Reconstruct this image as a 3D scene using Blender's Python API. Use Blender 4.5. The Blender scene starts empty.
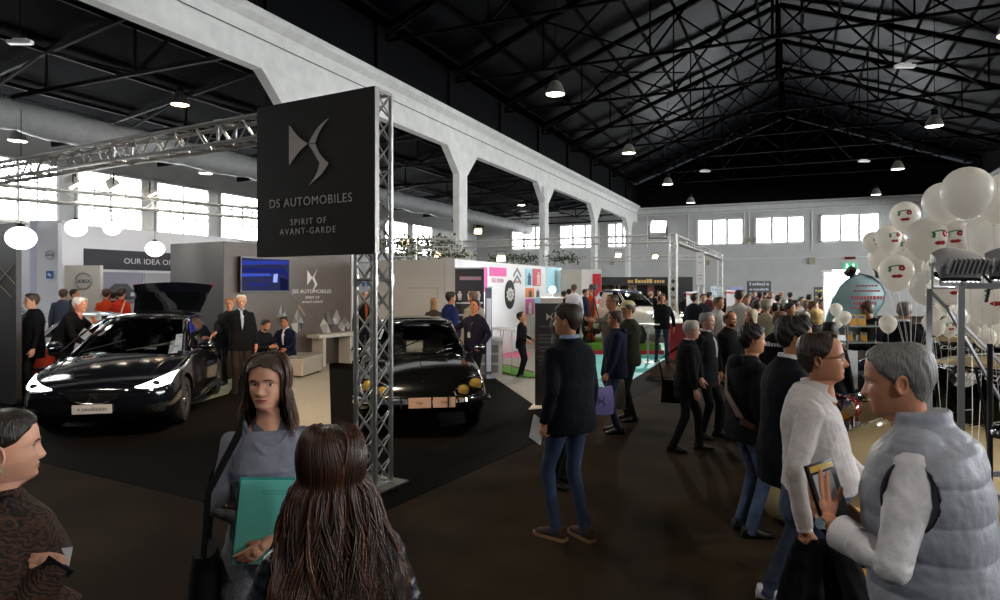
import bpy, bmesh, math, random
import numpy as np
from mathutils import Vector, Matrix
from mathutils.bvhtree import BVHTree
random.seed(7)
C = bpy.context.scene.collection
PI = math.pi
R_ = math.radians
H = 1.95          # eye height
FPX = 667.0       # focal length in pixels of the 1000 px wide frame
HZ = 288.0        # horizon row
PSI = R_(24)      # the camera looks 24 deg to the left of the hall's axis (+Y)
FW = Vector((-math.sin(PSI), math.cos(PSI), 0)); RT = Vector((math.cos(PSI), math.sin(PSI), 0))
def at(px, d, z=0.0):
    p = FW * d + RT * ((px - 500) / FPX * d); return Vector((p.x, p.y, z))
def zat(py, d): return H - (py - HZ) * d / FPX
def cam(lat, d, z=0.0):
    p = FW * d + RT * lat; return Vector((p.x, p.y, z))
def lin(c):
    return tuple((x / 12.92 if x <= .04045 else ((x + .055) / 1.055) ** 2.4) for x in c)
def rgb(h):
    h = h.lstrip('#'); return lin(tuple(int(h[i:i + 2], 16) / 255 for i in (0, 2, 4)))
MATS = {}
def mat(name, col, rough=.6, metal=0, noise=0, nscale=20, bump=0, bscale=80, spec=.5, coat=0, trans=0, emit=None, estr=0, sheen=0, alpha=1):
    key = (name, col, rough, metal, noise, nscale, bump, bscale, emit, estr)
    if key in MATS: return MATS[key]
    m = bpy.data.materials.new(name); m.use_nodes = True
    nt = m.node_tree; b = nt.nodes['Principled BSDF']
    c = rgb(col) if isinstance(col, str) else col
    b.inputs['Base Color'].default_value = (*c, 1); b.inputs['Roughness'].default_value = rough
    b.inputs['Metallic'].default_value = metal; b.inputs['Specular IOR Level'].default_value = spec
    b.inputs['Coat Weight'].default_value = coat; b.inputs['Coat Roughness'].default_value = .03
    b.inputs['Transmission Weight'].default_value = trans
    b.inputs['Sheen Weight'].default_value = sheen
    b.inputs['Alpha'].default_value = alpha
    if emit is not None:
        e = rgb(emit) if isinstance(emit, str) else emit
        b.inputs['Emission Color'].default_value = (*e, 1); b.inputs['Emission Strength'].default_value = estr
    if noise or bump:
        tc = nt.nodes.new('ShaderNodeTexCoord')
    if noise:
        n = nt.nodes.new('ShaderNodeTexNoise'); n.inputs['Scale'].default_value = nscale; n.inputs['Detail'].default_value = 5
        nt.links.new(tc.outputs['Object'], n.inputs['Vector'])
        r = nt.nodes.new('ShaderNodeValToRGB')
        r.color_ramp.elements[0].position = .3; r.color_ramp.elements[1].position = .7
        r.color_ramp.elements[0].color = (*[x * (1 - noise) for x in c], 1)
        r.color_ramp.elements[1].color = (*[min(1, x * (1 + noise)) for x in c], 1)
        nt.links.new(n.outputs['Fac'], r.inputs['Fac']); nt.links.new(r.outputs['Color'], b.inputs['Base Color'])
    if bump:
        n2 = nt.nodes.new('ShaderNodeTexNoise'); n2.inputs['Scale'].default_value = bscale; n2.inputs['Detail'].default_value = 4
        nt.links.new(tc.outputs['Object'], n2.inputs['Vector'])
        bp = nt.nodes.new('ShaderNodeBump'); bp.inputs['Strength'].default_value = bump; bp.inputs['Distance'].default_value = .01
        nt.links.new(n2.outputs['Fac'], bp.inputs['Height']); nt.links.new(bp.outputs['Normal'], b.inputs['Normal'])
    MATS[key] = m
    return m
def wavemat(name, c1, c2, scale, axis='Z', dist=2, rough=.6, metal=0, bump=0, rot=(0, 0, 0), profile='SIN', detail=2, stretch=(1, 1, 1)):
    key = ('wave', name)
    if key in MATS: return MATS[key]
    m = bpy.data.materials.new(name); m.use_nodes = True; nt = m.node_tree; b = nt.nodes['Principled BSDF']
    b.inputs['Roughness'].default_value = rough; b.inputs['Metallic'].default_value = metal
    tc = nt.nodes.new('ShaderNodeTexCoord'); mp = nt.nodes.new('ShaderNodeMapping'); mp.inputs['Rotation'].default_value = rot
    mp.inputs['Scale'].default_value = stretch
    nt.links.new(tc.outputs['Object'], mp.inputs['Vector'])
    w = nt.nodes.new('ShaderNodeTexWave'); w.bands_direction = axis; w.wave_profile = profile
    w.inputs['Scale'].default_value = scale; w.inputs['Distortion'].default_value = dist; w.inputs['Detail'].default_value = detail
    nt.links.new(mp.outputs['Vector'], w.inputs['Vector'])
    r = nt.nodes.new('ShaderNodeValToRGB')
    r.color_ramp.elements[0].color = (*rgb(c1), 1); r.color_ramp.elements[1].color = (*rgb(c2), 1)
    nt.links.new(w.outputs['Fac'], r.inputs['Fac']); nt.links.new(r.outputs['Color'], b.inputs['Base Color'])
    if bump:
        bp = nt.nodes.new('ShaderNodeBump'); bp.inputs['Strength'].default_value = bump; bp.inputs['Distance'].default_value = .02
        nt.links.new(w.outputs['Fac'], bp.inputs['Height']); nt.links.new(bp.outputs['Normal'], b.inputs['Normal'])
    MATS[key] = m
    return m
def glassmat(name, tint=(.6, .65, .65), dark=.5, rough=.02):
    key = ('glass', name)
    if key in MATS: return MATS[key]
    m = bpy.data.materials.new(name); m.use_nodes = True; nt = m.node_tree
    for n in list(nt.nodes): nt.nodes.remove(n)
    o = nt.nodes.new('ShaderNodeOutputMaterial'); mx = nt.nodes.new('ShaderNodeMixShader')
    t = nt.nodes.new('ShaderNodeBsdfTransparent'); t.inputs['Color'].default_value = (*[x * dark for x in tint], 1)
    g = nt.nodes.new('ShaderNodeBsdfGlossy'); g.inputs['Roughness'].default_value = rough
    f = nt.nodes.new('ShaderNodeFresnel'); f.inputs['IOR'].default_value = 1.5
    nt.links.new(f.outputs['Fac'], mx.inputs['Fac']); nt.links.new(t.outputs['BSDF'], mx.inputs[1]); nt.links.new(g.outputs['BSDF'], mx.inputs[2])
    nt.links.new(mx.outputs['Shader'], o.inputs['Surface'])
    MATS[key] = m
    return m
def frame_of(d):
    d = d.normalized(); a = Vector((0, 0, 1)) if abs(d.z) < .95 else Vector((1, 0, 0))
    u = d.cross(a).normalized(); v = d.cross(u).normalized()
    return u, v
class MB:
    def __init__(s): s.v = []; s.f = []; s.m = []
    def add(s, V, F, mi=0):
        b = len(s.v); s.v.extend([tuple(p) for p in V]); s.f.extend([tuple(b + i for i in f) for f in F]); s.m.extend([mi] * len(F)); return s
    def box(s, c, sz, mi=0, M=None):
        x, y, z = sz[0] / 2, sz[1] / 2, sz[2] / 2
        V = [Vector((i, j, k)) for i in (-x, x) for j in (-y, y) for k in (-z, z)]
        if M is not None: V = [M @ p for p in V]
        V = [p + Vector(c) for p in V]
        return s.add(V, [(0, 1, 3, 2), (4, 6, 7, 5), (0, 4, 5, 1), (2, 3, 7, 6), (0, 2, 6, 4), (1, 5, 7, 3)], mi)
    def bar(s, a, b, w, h, mi=0):
        a, b = Vector(a), Vector(b); d = (b - a); L = d.length; u, v = frame_of(d); d.normalize()
        # v is 'up-ish', u sideways
        M = Matrix((u, d, v)).transposed()
        return s.box((a + b) / 2, (w, L, h), mi, M)
    def tube(s, pts, r, n=8, mi=0, cap=True, fl=1.0):
        pts = [Vector(p) for p in pts]; k = len(pts)
        rr = list(r) if isinstance(r, (list, tuple)) else [r] * k
        T = [((pts[min(i + 1, k - 1)] - pts[max(i - 1, 0)])) for i in range(k)]
        T = [t.normalized() if t.length > 1e-9 else Vector((0, 0, 1)) for t in T]
        u, _ = frame_of(T[0]); V = []
        for i in range(k):
            u = (u - T[i] * u.dot(T[i])); u = u.normalized() if u.length > 1e-6 else frame_of(T[i])[0]
            v = T[i].cross(u)
            for j in range(n):
                a = 2 * PI * j / n
                V.append(pts[i] + u * (rr[i] * math.cos(a)) + v * (rr[i] * fl * math.sin(a)))
        F = [(i * n + j, i * n + (j + 1) % n, (i + 1) * n + (j + 1) % n, (i + 1) * n + j) for i in range(k - 1) for j in range(n)]
        if cap: F += [tuple(range(n - 1, -1, -1)), tuple((k - 1) * n + j for j in range(n))]
        return s.add(V, F, mi)
    def ell(s, c, r, n=12, m=8, mi=0, M=None):
        if not isinstance(r, (tuple, list, Vector)): r = (r, r, r)
        c = Vector(c); V = [Vector((0, 0, r[2]))]
        for i in range(1, m):
            t = PI * i / m
            for j in range(n):
                a = 2 * PI * j / n
                V.append(Vector((r[0] * math.sin(t) * math.cos(a), r[1] * math.sin(t) * math.sin(a), r[2] * math.cos(t))))
        V.append(Vector((0, 0, -r[2])))
        if M is not None: V = [M @ p for p in V]
        V = [p + c for p in V]
        F = [(0, 1 + j, 1 + (j + 1) % n) for j in range(n)]
        for i in range(m - 2):
            for j in range(n):
                a = 1 + i * n; F.append((a + j, a + n + j, a + n + (j + 1) % n, a + (j + 1) % n))
        a = 1 + (m - 2) * n; F += [(a + (j + 1) % n, a + j, len(V) - 1) for j in range(n)]
        return s.add(V, F, mi)
    def loft(s, rings, mi=0, cap=(True, True), closed=True):
        n = len(rings[0]); V = [p for r in rings for p in r]; F = []
        for i in range(len(rings) - 1):
            for j in range(n if closed else n - 1):
                F.append((i * n + j, i * n + (j + 1) % n, (i + 1) * n + (j + 1) % n, (i + 1) * n + j))
        if cap[0]: F.append(tuple(range(n - 1, -1, -1)))
        if cap[1]: F.append(tuple((len(rings) - 1) * n + j for j in range(n)))
        return s.add(V, F, mi)
    def lathe(s, prof, c=(0, 0, 0), n=24, mi=0, M=None, cap=(False, False)):
        rings = []
        for r, z in prof:
            ring = [Vector((r * math.cos(2 * PI * j / n), r * math.sin(2 * PI * j / n), z)) for j in range(n)]
            if M is not None: ring = [M @ p for p in ring]
            rings.append([p + Vector(c) for p in ring])
        return s.loft(rings, mi, cap)
    def prism(s, poly, h, O, X, Y, mi=0):
        # poly in (x, y) of the plane O, X, Y; extruded by h along X x Y
        O, X, Y = Vector(O), Vector(X), Vector(Y); N = X.cross(Y).normalized(); n = len(poly)
        A = [O + X * x + Y * y for x, y in poly]; B = [p + N * h for p in A]
        F = [tuple(range(n - 1, -1, -1)), tuple(range(n, 2 * n))] + [(i, (i + 1) % n, n + (i + 1) % n, n + i) for i in range(n)]
        return s.add(A + B, F, mi)
    def quad(s, a, b, c, d, mi=0): return s.add([a, b, c, d], [(0, 1, 2, 3)], mi)
    def chain(s, pts, rr, n=10, mi=0, ends=(True, True), m=6):
        s.tube(pts, rr, n, mi)
        for i, (p, r) in enumerate(zip(pts, rr)):
            if (i == 0 and not ends[0]) or (i == len(pts) - 1 and not ends[1]): continue
            s.ell(p, r * .99, n, m, mi)
        return s
    def mesh(s, name):
        me = bpy.data.meshes.new(name); me.from_pydata(s.v, [], s.f)
        if any(s.m): me.polygons.foreach_set('material_index', s.m)
        return me
    def build(s, name, mats, parent=None, smooth=True, ang=40, fix=True, loc=None):
        me = s.mesh(name)
        if fix:
            bm = bmesh.new(); bm.from_mesh(me); bmesh.ops.recalc_face_normals(bm, faces=bm.faces); bm.to_mesh(me); bm.free()
        return link(name, me, mats, parent, smooth, ang, loc)
def link(name, me, mats, parent=None, smooth=True, ang=40, loc=None):
    for m in (mats if isinstance(mats, (list, tuple)) else [mats]): me.materials.append(m)
    if smooth:
        me.polygons.foreach_set('use_smooth', [True] * len(me.polygons))
        if ang and ang < 180: me.set_sharp_from_angle(angle=R_(ang))
    o = bpy.data.objects.new(name, me); C.objects.link(o)
    if parent is not None: o.parent = parent
    if loc is not None: o.location = loc
    return o
def tag(o, label, cat, group=None):
    o['label'] = label; o['category'] = cat
    if group: o['group'] = group
    return o
def thing(name, label, cat, loc=(0, 0, 0), rz=0, group=None):
    o = bpy.data.objects.new(name, None); C.objects.link(o); o.location = loc; o.rotation_euler = (0, 0, rz); o.empty_display_size = .1
    return tag(o, label, cat, group)
def struct(o): o['kind'] = 'structure'; return o
def stuff(o): o['kind'] = 'stuff'; return o
def copytree(o, parent=None):
    c = o.copy(); C.objects.link(c)
    if parent is not None: c.parent = parent; c.matrix_parent_inverse = o.matrix_parent_inverse.copy()
    for ch in o.children: copytree(ch, c)
    return c
def addmod(o, kind, **k):
    m = o.modifiers.new(kind.lower(), kind)
    for a, b in k.items(): setattr(m, a, b)
    return m
def bake(o):
    dg = bpy.context.evaluated_depsgraph_get(); dg.update()
    me = bpy.data.meshes.new_from_object(o.evaluated_get(dg), preserve_all_data_layers=True, depsgraph=dg)
    old = o.data; o.modifiers.clear(); o.data = me
    if old.users == 0: bpy.data.meshes.remove(old)
    return o
TEX = {}
def clouds(size):
    if size not in TEX:
        t = bpy.data.textures.new('clouds', 'CLOUDS'); t.noise_scale = size; t.noise_depth = 2; TEX[size] = t
    return TEX[size]
def remesh(mb, voxel, smooth=6, disp=None, post=None, fac=.5):
    """one continuous surface grown over overlapping closed pieces"""
    me = mb.mesh('tmp'); o = bpy.data.objects.new('tmp', me); C.objects.link(o)
    addmod(o, 'REMESH', mode='VOXEL', voxel_size=voxel, use_smooth_shade=True)
    if smooth: addmod(o, 'SMOOTH', factor=fac, iterations=smooth)
    for st, sz in (disp or []): addmod(o, 'DISPLACE', texture=clouds(sz), strength=st, mid_level=.5, texture_coords='LOCAL')
    dg = bpy.context.evaluated_depsgraph_get(); dg.update()
    r = bpy.data.meshes.new_from_object(o.evaluated_get(dg), depsgraph=dg)
    bpy.data.objects.remove(o); bpy.data.meshes.remove(me); r.materials.clear()
    if post is not None:
        n = len(r.vertices); co = np.empty(n * 3, np.float32); r.vertices.foreach_get('co', co); co = co.reshape(n, 3)
        no = np.empty(n * 3, np.float32); r.vertices.foreach_get('normal', no); no = no.reshape(n, 3)
        co = post(co, no); r.vertices.foreach_set('co', co.astype(np.float32).ravel()); r.update()
    return r
def text(body, size, O, X, Y, m, parent, depth=.004, align='CENTER', name='lettering', wide=1.0, spacing=1.0):
    cu = bpy.data.curves.new('t', 'FONT'); cu.body = body; cu.size = size; cu.extrude = depth / 2; cu.align_x = align; cu.align_y = 'CENTER'; cu.space_character = spacing
    cu.resolution_u = 3
    o = bpy.data.objects.new('t', cu); C.objects.link(o)
    dg = bpy.context.evaluated_depsgraph_get(); dg.update()
    me = bpy.data.meshes.new_from_object(o.evaluated_get(dg)); bpy.data.objects.remove(o)
    X, Y, O = Vector(X).normalized(), Vector(Y).normalized(), Vector(O); N = X.cross(Y)
    M = Matrix(((X.x * wide, Y.x, N.x, O.x), (X.y * wide, Y.y, N.y, O.y), (X.z * wide, Y.z, N.z, O.z), (0, 0, 0, 1)))
    me.transform(M); me.materials.clear()
    return link(name, me, m, parent, smooth=False)
def rot(ax, a): return Matrix.Rotation(a, 3, ax)
# ------------------------------------------------------------------ the hall
WL, WR = -11.8, 10.4            # inner faces of the two arcades
YB = 53.9                     # back wall
XL, XR = -26.3, 25          # outer walls of the side aisles
EV, RX, RZ = 10.07, -.7, 14.4   # eaves, ridge
white_paint = mat('painted concrete', '#dedfdc', .7, noise=.08, nscale=3, bump=.1, bscale=30)
wall_paint = mat('wall paint', '#bfc0bf', .8, noise=.06, nscale=1.2, bump=.05, bscale=40)
dark_steel = mat('dark painted steel', '#08090c', .7, noise=.2, nscale=6, spec=.15)
dark_wall = mat('dark upper wall', '#040509', .9, spec=.15, noise=.15, nscale=2)
roof_foil = mat('roof foil', '#0d1320', .38, metal=.85, noise=.6, nscale=1.4, bump=.5, bscale=5)
pane_m = mat('daylight pane', '#ffffff', .4, emit='#f3f6f7', estr=8)
pane_side = mat('daylight side pane', '#ffffff', .4, emit='#f3f6f7', estr=16)
pane_right = mat('daylight right pane', '#ffffff', .4, emit='#f3f6f7', estr=60)
def floor_noise(name, col, n, s, rough, bump):
    return mat(name, col, rough, noise=n, nscale=s, bump=bump, bscale=220, spec=.06)
aisle_carpet = floor_noise('aisle carpet', '#30271d', .3, 1.3, .9, .3)
black_carpet = floor_noise('black carpet', '#0e0b0a', .25, 2, .85, .3)
b = MB(); b.quad((-34, -12, 0), (34, -12, 0), (34, YB + .3, 0), (-34, YB + .3, 0))
struct(b.build('floor', aisle_carpet, smooth=False))
def carpet(name, pts, m, z=.004):
    b = MB(); n = len(pts); V = [Vector((p.x, p.y, z)) for p in pts] + [Vector((p.x, p.y, 0)) for p in pts]
    b.add(V, [tuple(range(n))] + [(i, (i + 1) % n, n + (i + 1) % n, n + i) for i in range(n)])
    return struct(b.build(name, m, smooth=False))
def gp(px, py): return at(px, H * FPX / (py - HZ))
BU = (FW * .489 - RT * .872); BW = (FW * .872 + RT * .489)    # booth axes: BU to the left and away, BW straight into the booth
CORN = cam(-1.30, 5.30)
carpet('floor_carpet', [CORN, CORN + BU * 11, CORN + BU * 11 + BW * 12, CORN + BW * 10.5], black_carpet)
pale_floor = mat('pale stand floor', '#a8a294', .5, noise=.06, nscale=8)
grey_floor = mat('grey stand floor', '#9a9890', .6, noise=.06, nscale=8)
turq = mat('turquoise stand floor', '#58c2c4', .55, noise=.05, nscale=8)
pinkf = mat('pink stand floor', '#d86a92', .55)
def walls():
    # back wall with its ledge and pipes
    b = MB(); b.box(((XL + XR) / 2, YB + .15, 4.2), (XR - XL, .3, 8.4)); struct(b.build('wall_back', wall_paint, smooth=False))
    b = MB(); V = [(WL - .4, YB - .02, 8.4), (WR + .4, YB - .02, 8.4), (WR + .4, YB - .02, EV + .1), (RX, YB - .02, RZ + .2), (WL - .4, YB - .02, EV + .1)]
    W = [(x, y + .3, z) for x, y, z in V]
    b.add(V + W, [(0, 1, 2, 3, 4), (9, 8, 7, 6, 5)] + [(i, (i + 1) % 5, 5 + (i + 1) % 5, 5 + i) for i in range(5)])
    struct(b.build('wall_gable', dark_wall, smooth=False))
    b = MB(); b.box((0, YB - .08, 8.05), (XR - XL - 1, .14, .3)); b.box((0, YB - .1, 7.76), (XR - XL - 1, .1, .05)); b.box((0, YB - .12, 8.36), (XR - XL - 1, .2, .08)); struct(b.build('trim_1', white_paint, smooth=False))
    b = MB()
    for x in (-3.3, -3.65, 1.0, -7.8, -11, 6.2): b.tube([(x, YB - .06, 7.71), (x, YB - .06, 4.65 if x > 0 else 5.21)], .045, 8)
    b.tube([(-8, YB - .05, 4.17), (9, YB - .05, 4.17)], .025, 6)
    struct(b.build('trim_2', white_paint))
    for (px, py, w, h) in ((749, 240, .3, .35), (755, 240, .26, .35), (812, 261, .45, .5), (708, 263, .35, .35), (612, 262, .35, .5)):
        p = at(px, 37.4); t = math.atan2(px - 500, FPX); x = YB * math.tan(t - PSI); d = YB * math.cos(PSI) - x * math.sin(PSI); d = x * -math.sin(PSI) + YB * math.cos(PSI)
        e = thing('junction_box', 'beige electrical box fixed on the back wall' if px != 812 else 'larger beige electrical box at the foot of a wall pipe', 'electrical box', (x, YB - .08, zat(py, d)), 0, 'electrical boxes on the back wall' if px != 812 else None)
        b = MB(); b.box((0, 0, 0), (w, .14, h)); b.box((0, -.08, 0), (w * .8, .03, h * .8)); b.build('box_body', mat('beige plastic', '#a79f8c', .6), e, smooth=False)
        b = MB(); b.box((w * .25, -.1, -h * .1), (.03, .02, .06)); b.build('latch', dark_steel, e, smooth=False)
    # windows of the back wall
    n = 1
    cols = [(-5.06, -2.77), (-2.0, .29), (1.2, 3.78), (-13.2, -10.9), (-10.2, -8.95), (-16.4, -14.1)]
    for x0, x1 in cols:
        x0 *= 1.386; x1 *= 1.386; z0, z1 = 5.37, 7.18
        cx, w = (x0 + x1) / 2, x1 - x0
        fr = MB()
        for z in (z0 - .06, z1 + .06): fr.box((cx, YB - .06, z), (w + .3, .16, .14))
        fr.box((cx, YB - .12, z0 - .14), (w + .4, .3, .05))
        for x in (x0 - .08, x1 + .08): fr.box((x, YB - .06, (z0 + z1) / 2), (.14, .16, z1 - z0 + .2))
        for k in (1, 2): fr.box((x0 + w * k / 3, YB - .05, (z0 + z1) / 2), (.19, .14, z1 - z0))
        o = struct(fr.build('window_%d' % n, white_paint, smooth=False)); n += 1
        p = MB(); p.box((cx, YB - .015, (z0 + z1) / 2), (w, .03, z1 - z0)); p.build('pane', pane_m, o, smooth=False)
    # side walls with tall gridded windows
    for side, X, cnt in (('left', XL, 12), ('right', XR, 12)):
        s = 1 if side == 'left' else -1
        b = MB(); b.box((X - s * .15, 22, 3.895), (.3, 64, 7.79)); b.box((X + s * .05, 22, 6.87), (.12, 64, .08)); b.box((X + s * .04, 22, 4.11), (.1, 64, .08)); struct(b.build('wall_' + side, wall_paint, smooth=False))
        for k in range(cnt):
            y0 = 6.58 + 3.63 * k if side == 'left' else 4 + 4 * k
            y0 -= 3.63 if side == 'left' else 0
            w = 2.77; z0, z1 = 4.45, 6.67
            fr = MB(); cy = y0 + w / 2
            for z in (z0 - .04, z1 + .04): fr.box((X + s * .04, cy, z), (.16, w + .18, .1))
            for y in (y0 - .05, y0 + w + .05): fr.box((X + s * .04, y, (z0 + z1) / 2), (.16, .1, z1 - z0))
            for q in (1, 2, 3): fr.box((X + s * .05, y0 + w * q / 4, (z0 + z1) / 2), (.1, .06 if q != 2 else .09, z1 - z0))
            for q in (1, 2): fr.box((X + s * .05, cy, z0 + (z1 - z0) * q / 3), (.1, w, .06))
            o = struct(fr.build('window_%d' % n, white_paint, smooth=False)); n += 1
            p = MB(); p.box((X + s * .015, cy, (z0 + z1) / 2), (.03, w, z1 - z0)); p.build('pane', pane_side if side == 'left' else pane_right, o, smooth=False)
walls()
COLY = [-5.07 + 9.37 * k for k in range(7)]
def arcade(side):
    s = 1 if side == 'left' else -1           # s: towards the nave
    X = WL if side == 'left' else WR
    xc = X - s * .15
    b = MB(); y0, y1 = -9, YB
    b.box((xc, (y0 + y1) / 2, 7.6), (.3, y1 - y0, .69)); b.box((xc, (y0 + y1) / 2, 8.07), (.34, y1 - y0, .3))
    # stepped lip on top
    prof = [(.17, 8.14), (.2, 8.26), (.38, 8.4), (.38, 8.57), (-.38, 8.57), (-.38, 8.4), (-.17, 8.14)]
    b.add([(xc + s * x, y0, z) for x, z in prof] + [(xc + s * x, y1, z) for x, z in prof], [tuple(range(7)), tuple(range(13, 6, -1))] + [(i, (i + 1) % 7, 7 + (i + 1) % 7, 7 + i) for i in range(7)])
    b.tube([(X + s * .025, y0, 7.94), (X + s * .025, y1, 7.94)], .012, 5, 1)
    struct(b.build('beam_' + side, [white_paint, dark_steel], smooth=False))
    for y in COLY[1:] if side == 'left' else COLY[1:]:
        c = MB(); c.box((xc, y, 3.65), (.28, .66, 7.3))
        for q in (-1, 1): c.add([(xc + i * .14, y + q * a, z) for i in (-1, 1) for a, z in ((.32, 6.32), (.32, 7.27), (1.32, 7.27), (1.2, 7.18))], [(0, 1, 2, 3), (7, 6, 5, 4)] + [(i, (i + 1) % 4, 4 + (i + 1) % 4, 4 + i) for i in range(4)])
        struct(c.build('column_' + side, white_paint, smooth=False))
        c = MB(); c.tube([(X + s * .04, y - .65, 7.08), (X + s * .04, y - .65, 6.67), (X + s * .04, y - .42, 6.49), (X + s * .04, y - .42, .3)] if side == 'left' and 30 < y < 36 else [(xc - s * .2, y + .1, 7.2), (xc - s * .2, y + .1, .1)], .05, 8)
        struct(c.build('trim_downpipe', white_paint))
    # dark wall above the beam, with pilasters
    b = MB(); b.box((xc, (y0 + y1) / 2, 9.32), (.2, y1 - y0, 1.58))
    y = -6.0
    while y < YB - .5:
        b.box((xc + s * .13, y, 9.28), (.14, .4, 1.52)); y += 4.67
    struct(b.build('wall_upper_' + side, dark_wall, smooth=False))
    # roof slope over this half of the nave
    e = X - s * .5; nx = 44; ny = 10; rows = []
    V = []; F = []
    for i in range(ny + 1):
        for j in range(nx + 1):
            t = i / ny; x = e + (RX - e) * t; z = EV + (RZ - EV) * t
            V.append((x, y0 + (y1 - y0) * j / nx, z + .25 + .015 * math.sin(i * 2.1 + j * 1.7)))
    for i in range(ny):
        for j in range(nx): a = i * (nx + 1) + j; F.append((a, a + 1, a + nx + 2, a + nx + 1))
    b = MB(); b.add(V, F); struct(b.build('ceiling_' + side, roof_foil))
    b = MB()
    for k in range(8):
        t = (k + .4) / 8; x = e + (RX - e) * t; z = EV + (RZ - EV) * t + .16
        b.box((x, (y0 + y1) / 2, z), (.08, y1 - y0, .14))
    struct(b.build('ceiling_purlin_' + side, dark_steel, smooth=False))
    # sloping roof over the aisle
    b = MB(); xo = XL if side == 'left' else XR
    b.add([(xc, y0, 9.66), (xc, y1, 9.66), (xo - s * .2, y1, 7.71), (xo - s * .2, y0, 7.71)], [(0, 1, 2, 3)])
    struct(b.build('ceiling_aisle_' + side, mat('dark aisle roof', '#05060a', 1, spec=.05, noise=.3, nscale=1), smooth=False))
    y = 2.5
    while y < YB:
        b = MB(); n = 4; P = [Vector((xc + (xo - xc) * k / n, y, 9.51 - 1.95 * k / n)) for k in range(n + 1)]; Q = [Vector((xc + (xo - xc) * k / n, y, 7.46)) for k in range(n + 1)]
        b.bar(P[0], P[-1], .1, .16); b.bar(Q[0], Q[-1], .09, .1)
        for k in range(n):
            b.bar(Q[k] + Vector((0, 0, 0)), P[k], .05, .06); b.bar(Q[k + 1] if k % 2 == 0 else Q[k], P[k] if k % 2 == 0 else P[k + 1], .07, .07)
        struct(b.build('ceiling_aisle_truss_' + side, dark_steel, smooth=False)); y += 4.67
    b = MB()
    for k in range(5): x = xc + (xo - xc) * (k + .5) / 5; b.box((x, (y0 + y1) / 2, 9.54 - 1.95 * (k + .5) / 5), (.08, y1 - y0, .12))
    struct(b.build('ceiling_aisle_purlin_' + side, dark_steel, smooth=False))
arcade('left'); arcade('right')
def roof_truss(y):
    b = MB(); L, Rr = Vector((WL - .3, y, EV)), Vector((WR + .3, y, EV)); T = Vector((RX, y, RZ))
    b.bar(L, T, .16, .2); b.bar(Rr, T, .16, .2)
    zt = EV - .3
    b.bar((L.x, y, zt), (Rr.x, y, zt), .07, .09)
    b.bar((RX, y, zt), T, .09, .09)
    for E in (L, Rr):
        pts = [E + (T - E) * t for t in (.0, .3333, .6667, 1)]; low = [Vector((p.x, y, zt)) for p in pts]
        for k in (1, 2): b.bar(low[k], pts[k], .05, .05); b.bar(low[k], pts[k + 1] if k == 2 else pts[k + 1], .07, .07)
        b.bar(low[0] + Vector((0, 0, 0)), pts[1], .06, .08); b.bar(low[2], pts[1], .05, .06)
        g = pts[2]; b.bar(g, low[3], .05, .06)
        b.box((E.x, y, EV - .1), (.4, .2, .5))
    struct(b.build('ceiling_truss', dark_steel, smooth=False))
y = 3.8
while y < YB - .5: roof_truss(y); y += 4.67
b = MB()
for k in range(5):
    y = 8.47 + k * 9.34
    b.bar((RX, y, RZ - .3), (RX, y + 4.67, EV), .06, .06); b.bar((RX, y, EV), (RX, y + 4.67, RZ - .3), .06, .06)
    for sx in (-7.5, 6.2): b.bar((sx, y, EV + .9), (sx + 2.7 * (1 if sx < 0 else -1), y + 4.67, EV + 1.9), .05, .05)
struct(b.build('ceiling_bracing', dark_steel, smooth=False))
# ridge ventilators
for y in (13.1, 17.8, 22.4):
    e = thing('roof_ventilator', 'round grey roof ventilator under the ridge between the dark trusses', 'ventilator', (RX, y + 1.6, RZ - .28), 0, 'ridge ventilators')
    b = MB(); b.lathe([(.02, .3), (.3, .3), (.34, .1), (.26, -.05), (.18, -.06), (.16, .1), (.02, .12)], n=18); b.build('cowl', mat('galvanised metal', '#8b9096', .35, metal=.8), e)
    b = MB(); b.lathe([(.02, -.05), (.1, -.05), (.1, .0), (.02, .0)], n=12); b.build('hub', dark_steel, e)
# ------------------------------------------------------------------ lamps of the hall
lamp_glow = mat('lamp glow', '#ffffff', .4, emit='#fff3df', estr=14)
warm_glow = mat('warm lamp glow', '#ffffff', .4, emit='#ffd2a0', estr=14)
lamp_shade = mat('lamp reflector', '#a9a59c', .3, metal=.6)
def hall_lamp(x, y, z, top, label, warm=False, grp=None):
    e = thing('ceiling_lamp', label, 'lamp', (x, y, z), 0, grp)
    b = MB(); b.lathe([(.285, 0), (.295, .02), (.26, .14), (.18, .31), (.11, .39), (.1, .37), (.165, .3), (.24, .14), (.275, .02)], n=24); b.build('lamp_shade', lamp_shade, e)
    b = MB(); b.lathe([(.001, .05), (.2, .05), (.26, .025), (.262, .015), (.001, .012)], n=24); b.build('bulb_glass', warm_glow if warm else lamp_glow, e)
    b = MB(); b.lathe([(.001, .6), (.1, .6), (.11, .55), (.11, .4), (.08, .38), (.001, .38)], n=16); b.build('ballast', dark_steel, e)
    b = MB(); b.tube([(0, 0, .6), (0, 0, top - z)], .012, 6); b.build('rod', dark_steel, e)
    l = bpy.data.lights.new('lamp_light', 'SPOT'); l.energy = 520 if not warm else 350; l.color = (1, .86, .68) if not warm else (1, .72, .45); l.spot_size = R_(130); l.spot_blend = .6; l.shadow_soft_size = .2
    o = bpy.data.objects.new('lamp_light', l); C.objects.link(o); o.parent = e; o.location = (0, 0, -.03)
for i, y in enumerate((18.6, 28, 37.3, 46)):
    hall_lamp(-6.5, y, 7.64, 12.16, 'lit bell lamp by the arcade, ' + ('largest of its row, with an orange glint above', 'second largest of its row', 'third largest, small, before the gable', 'smallest, above the floodlight by the back wall')[i])
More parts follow.
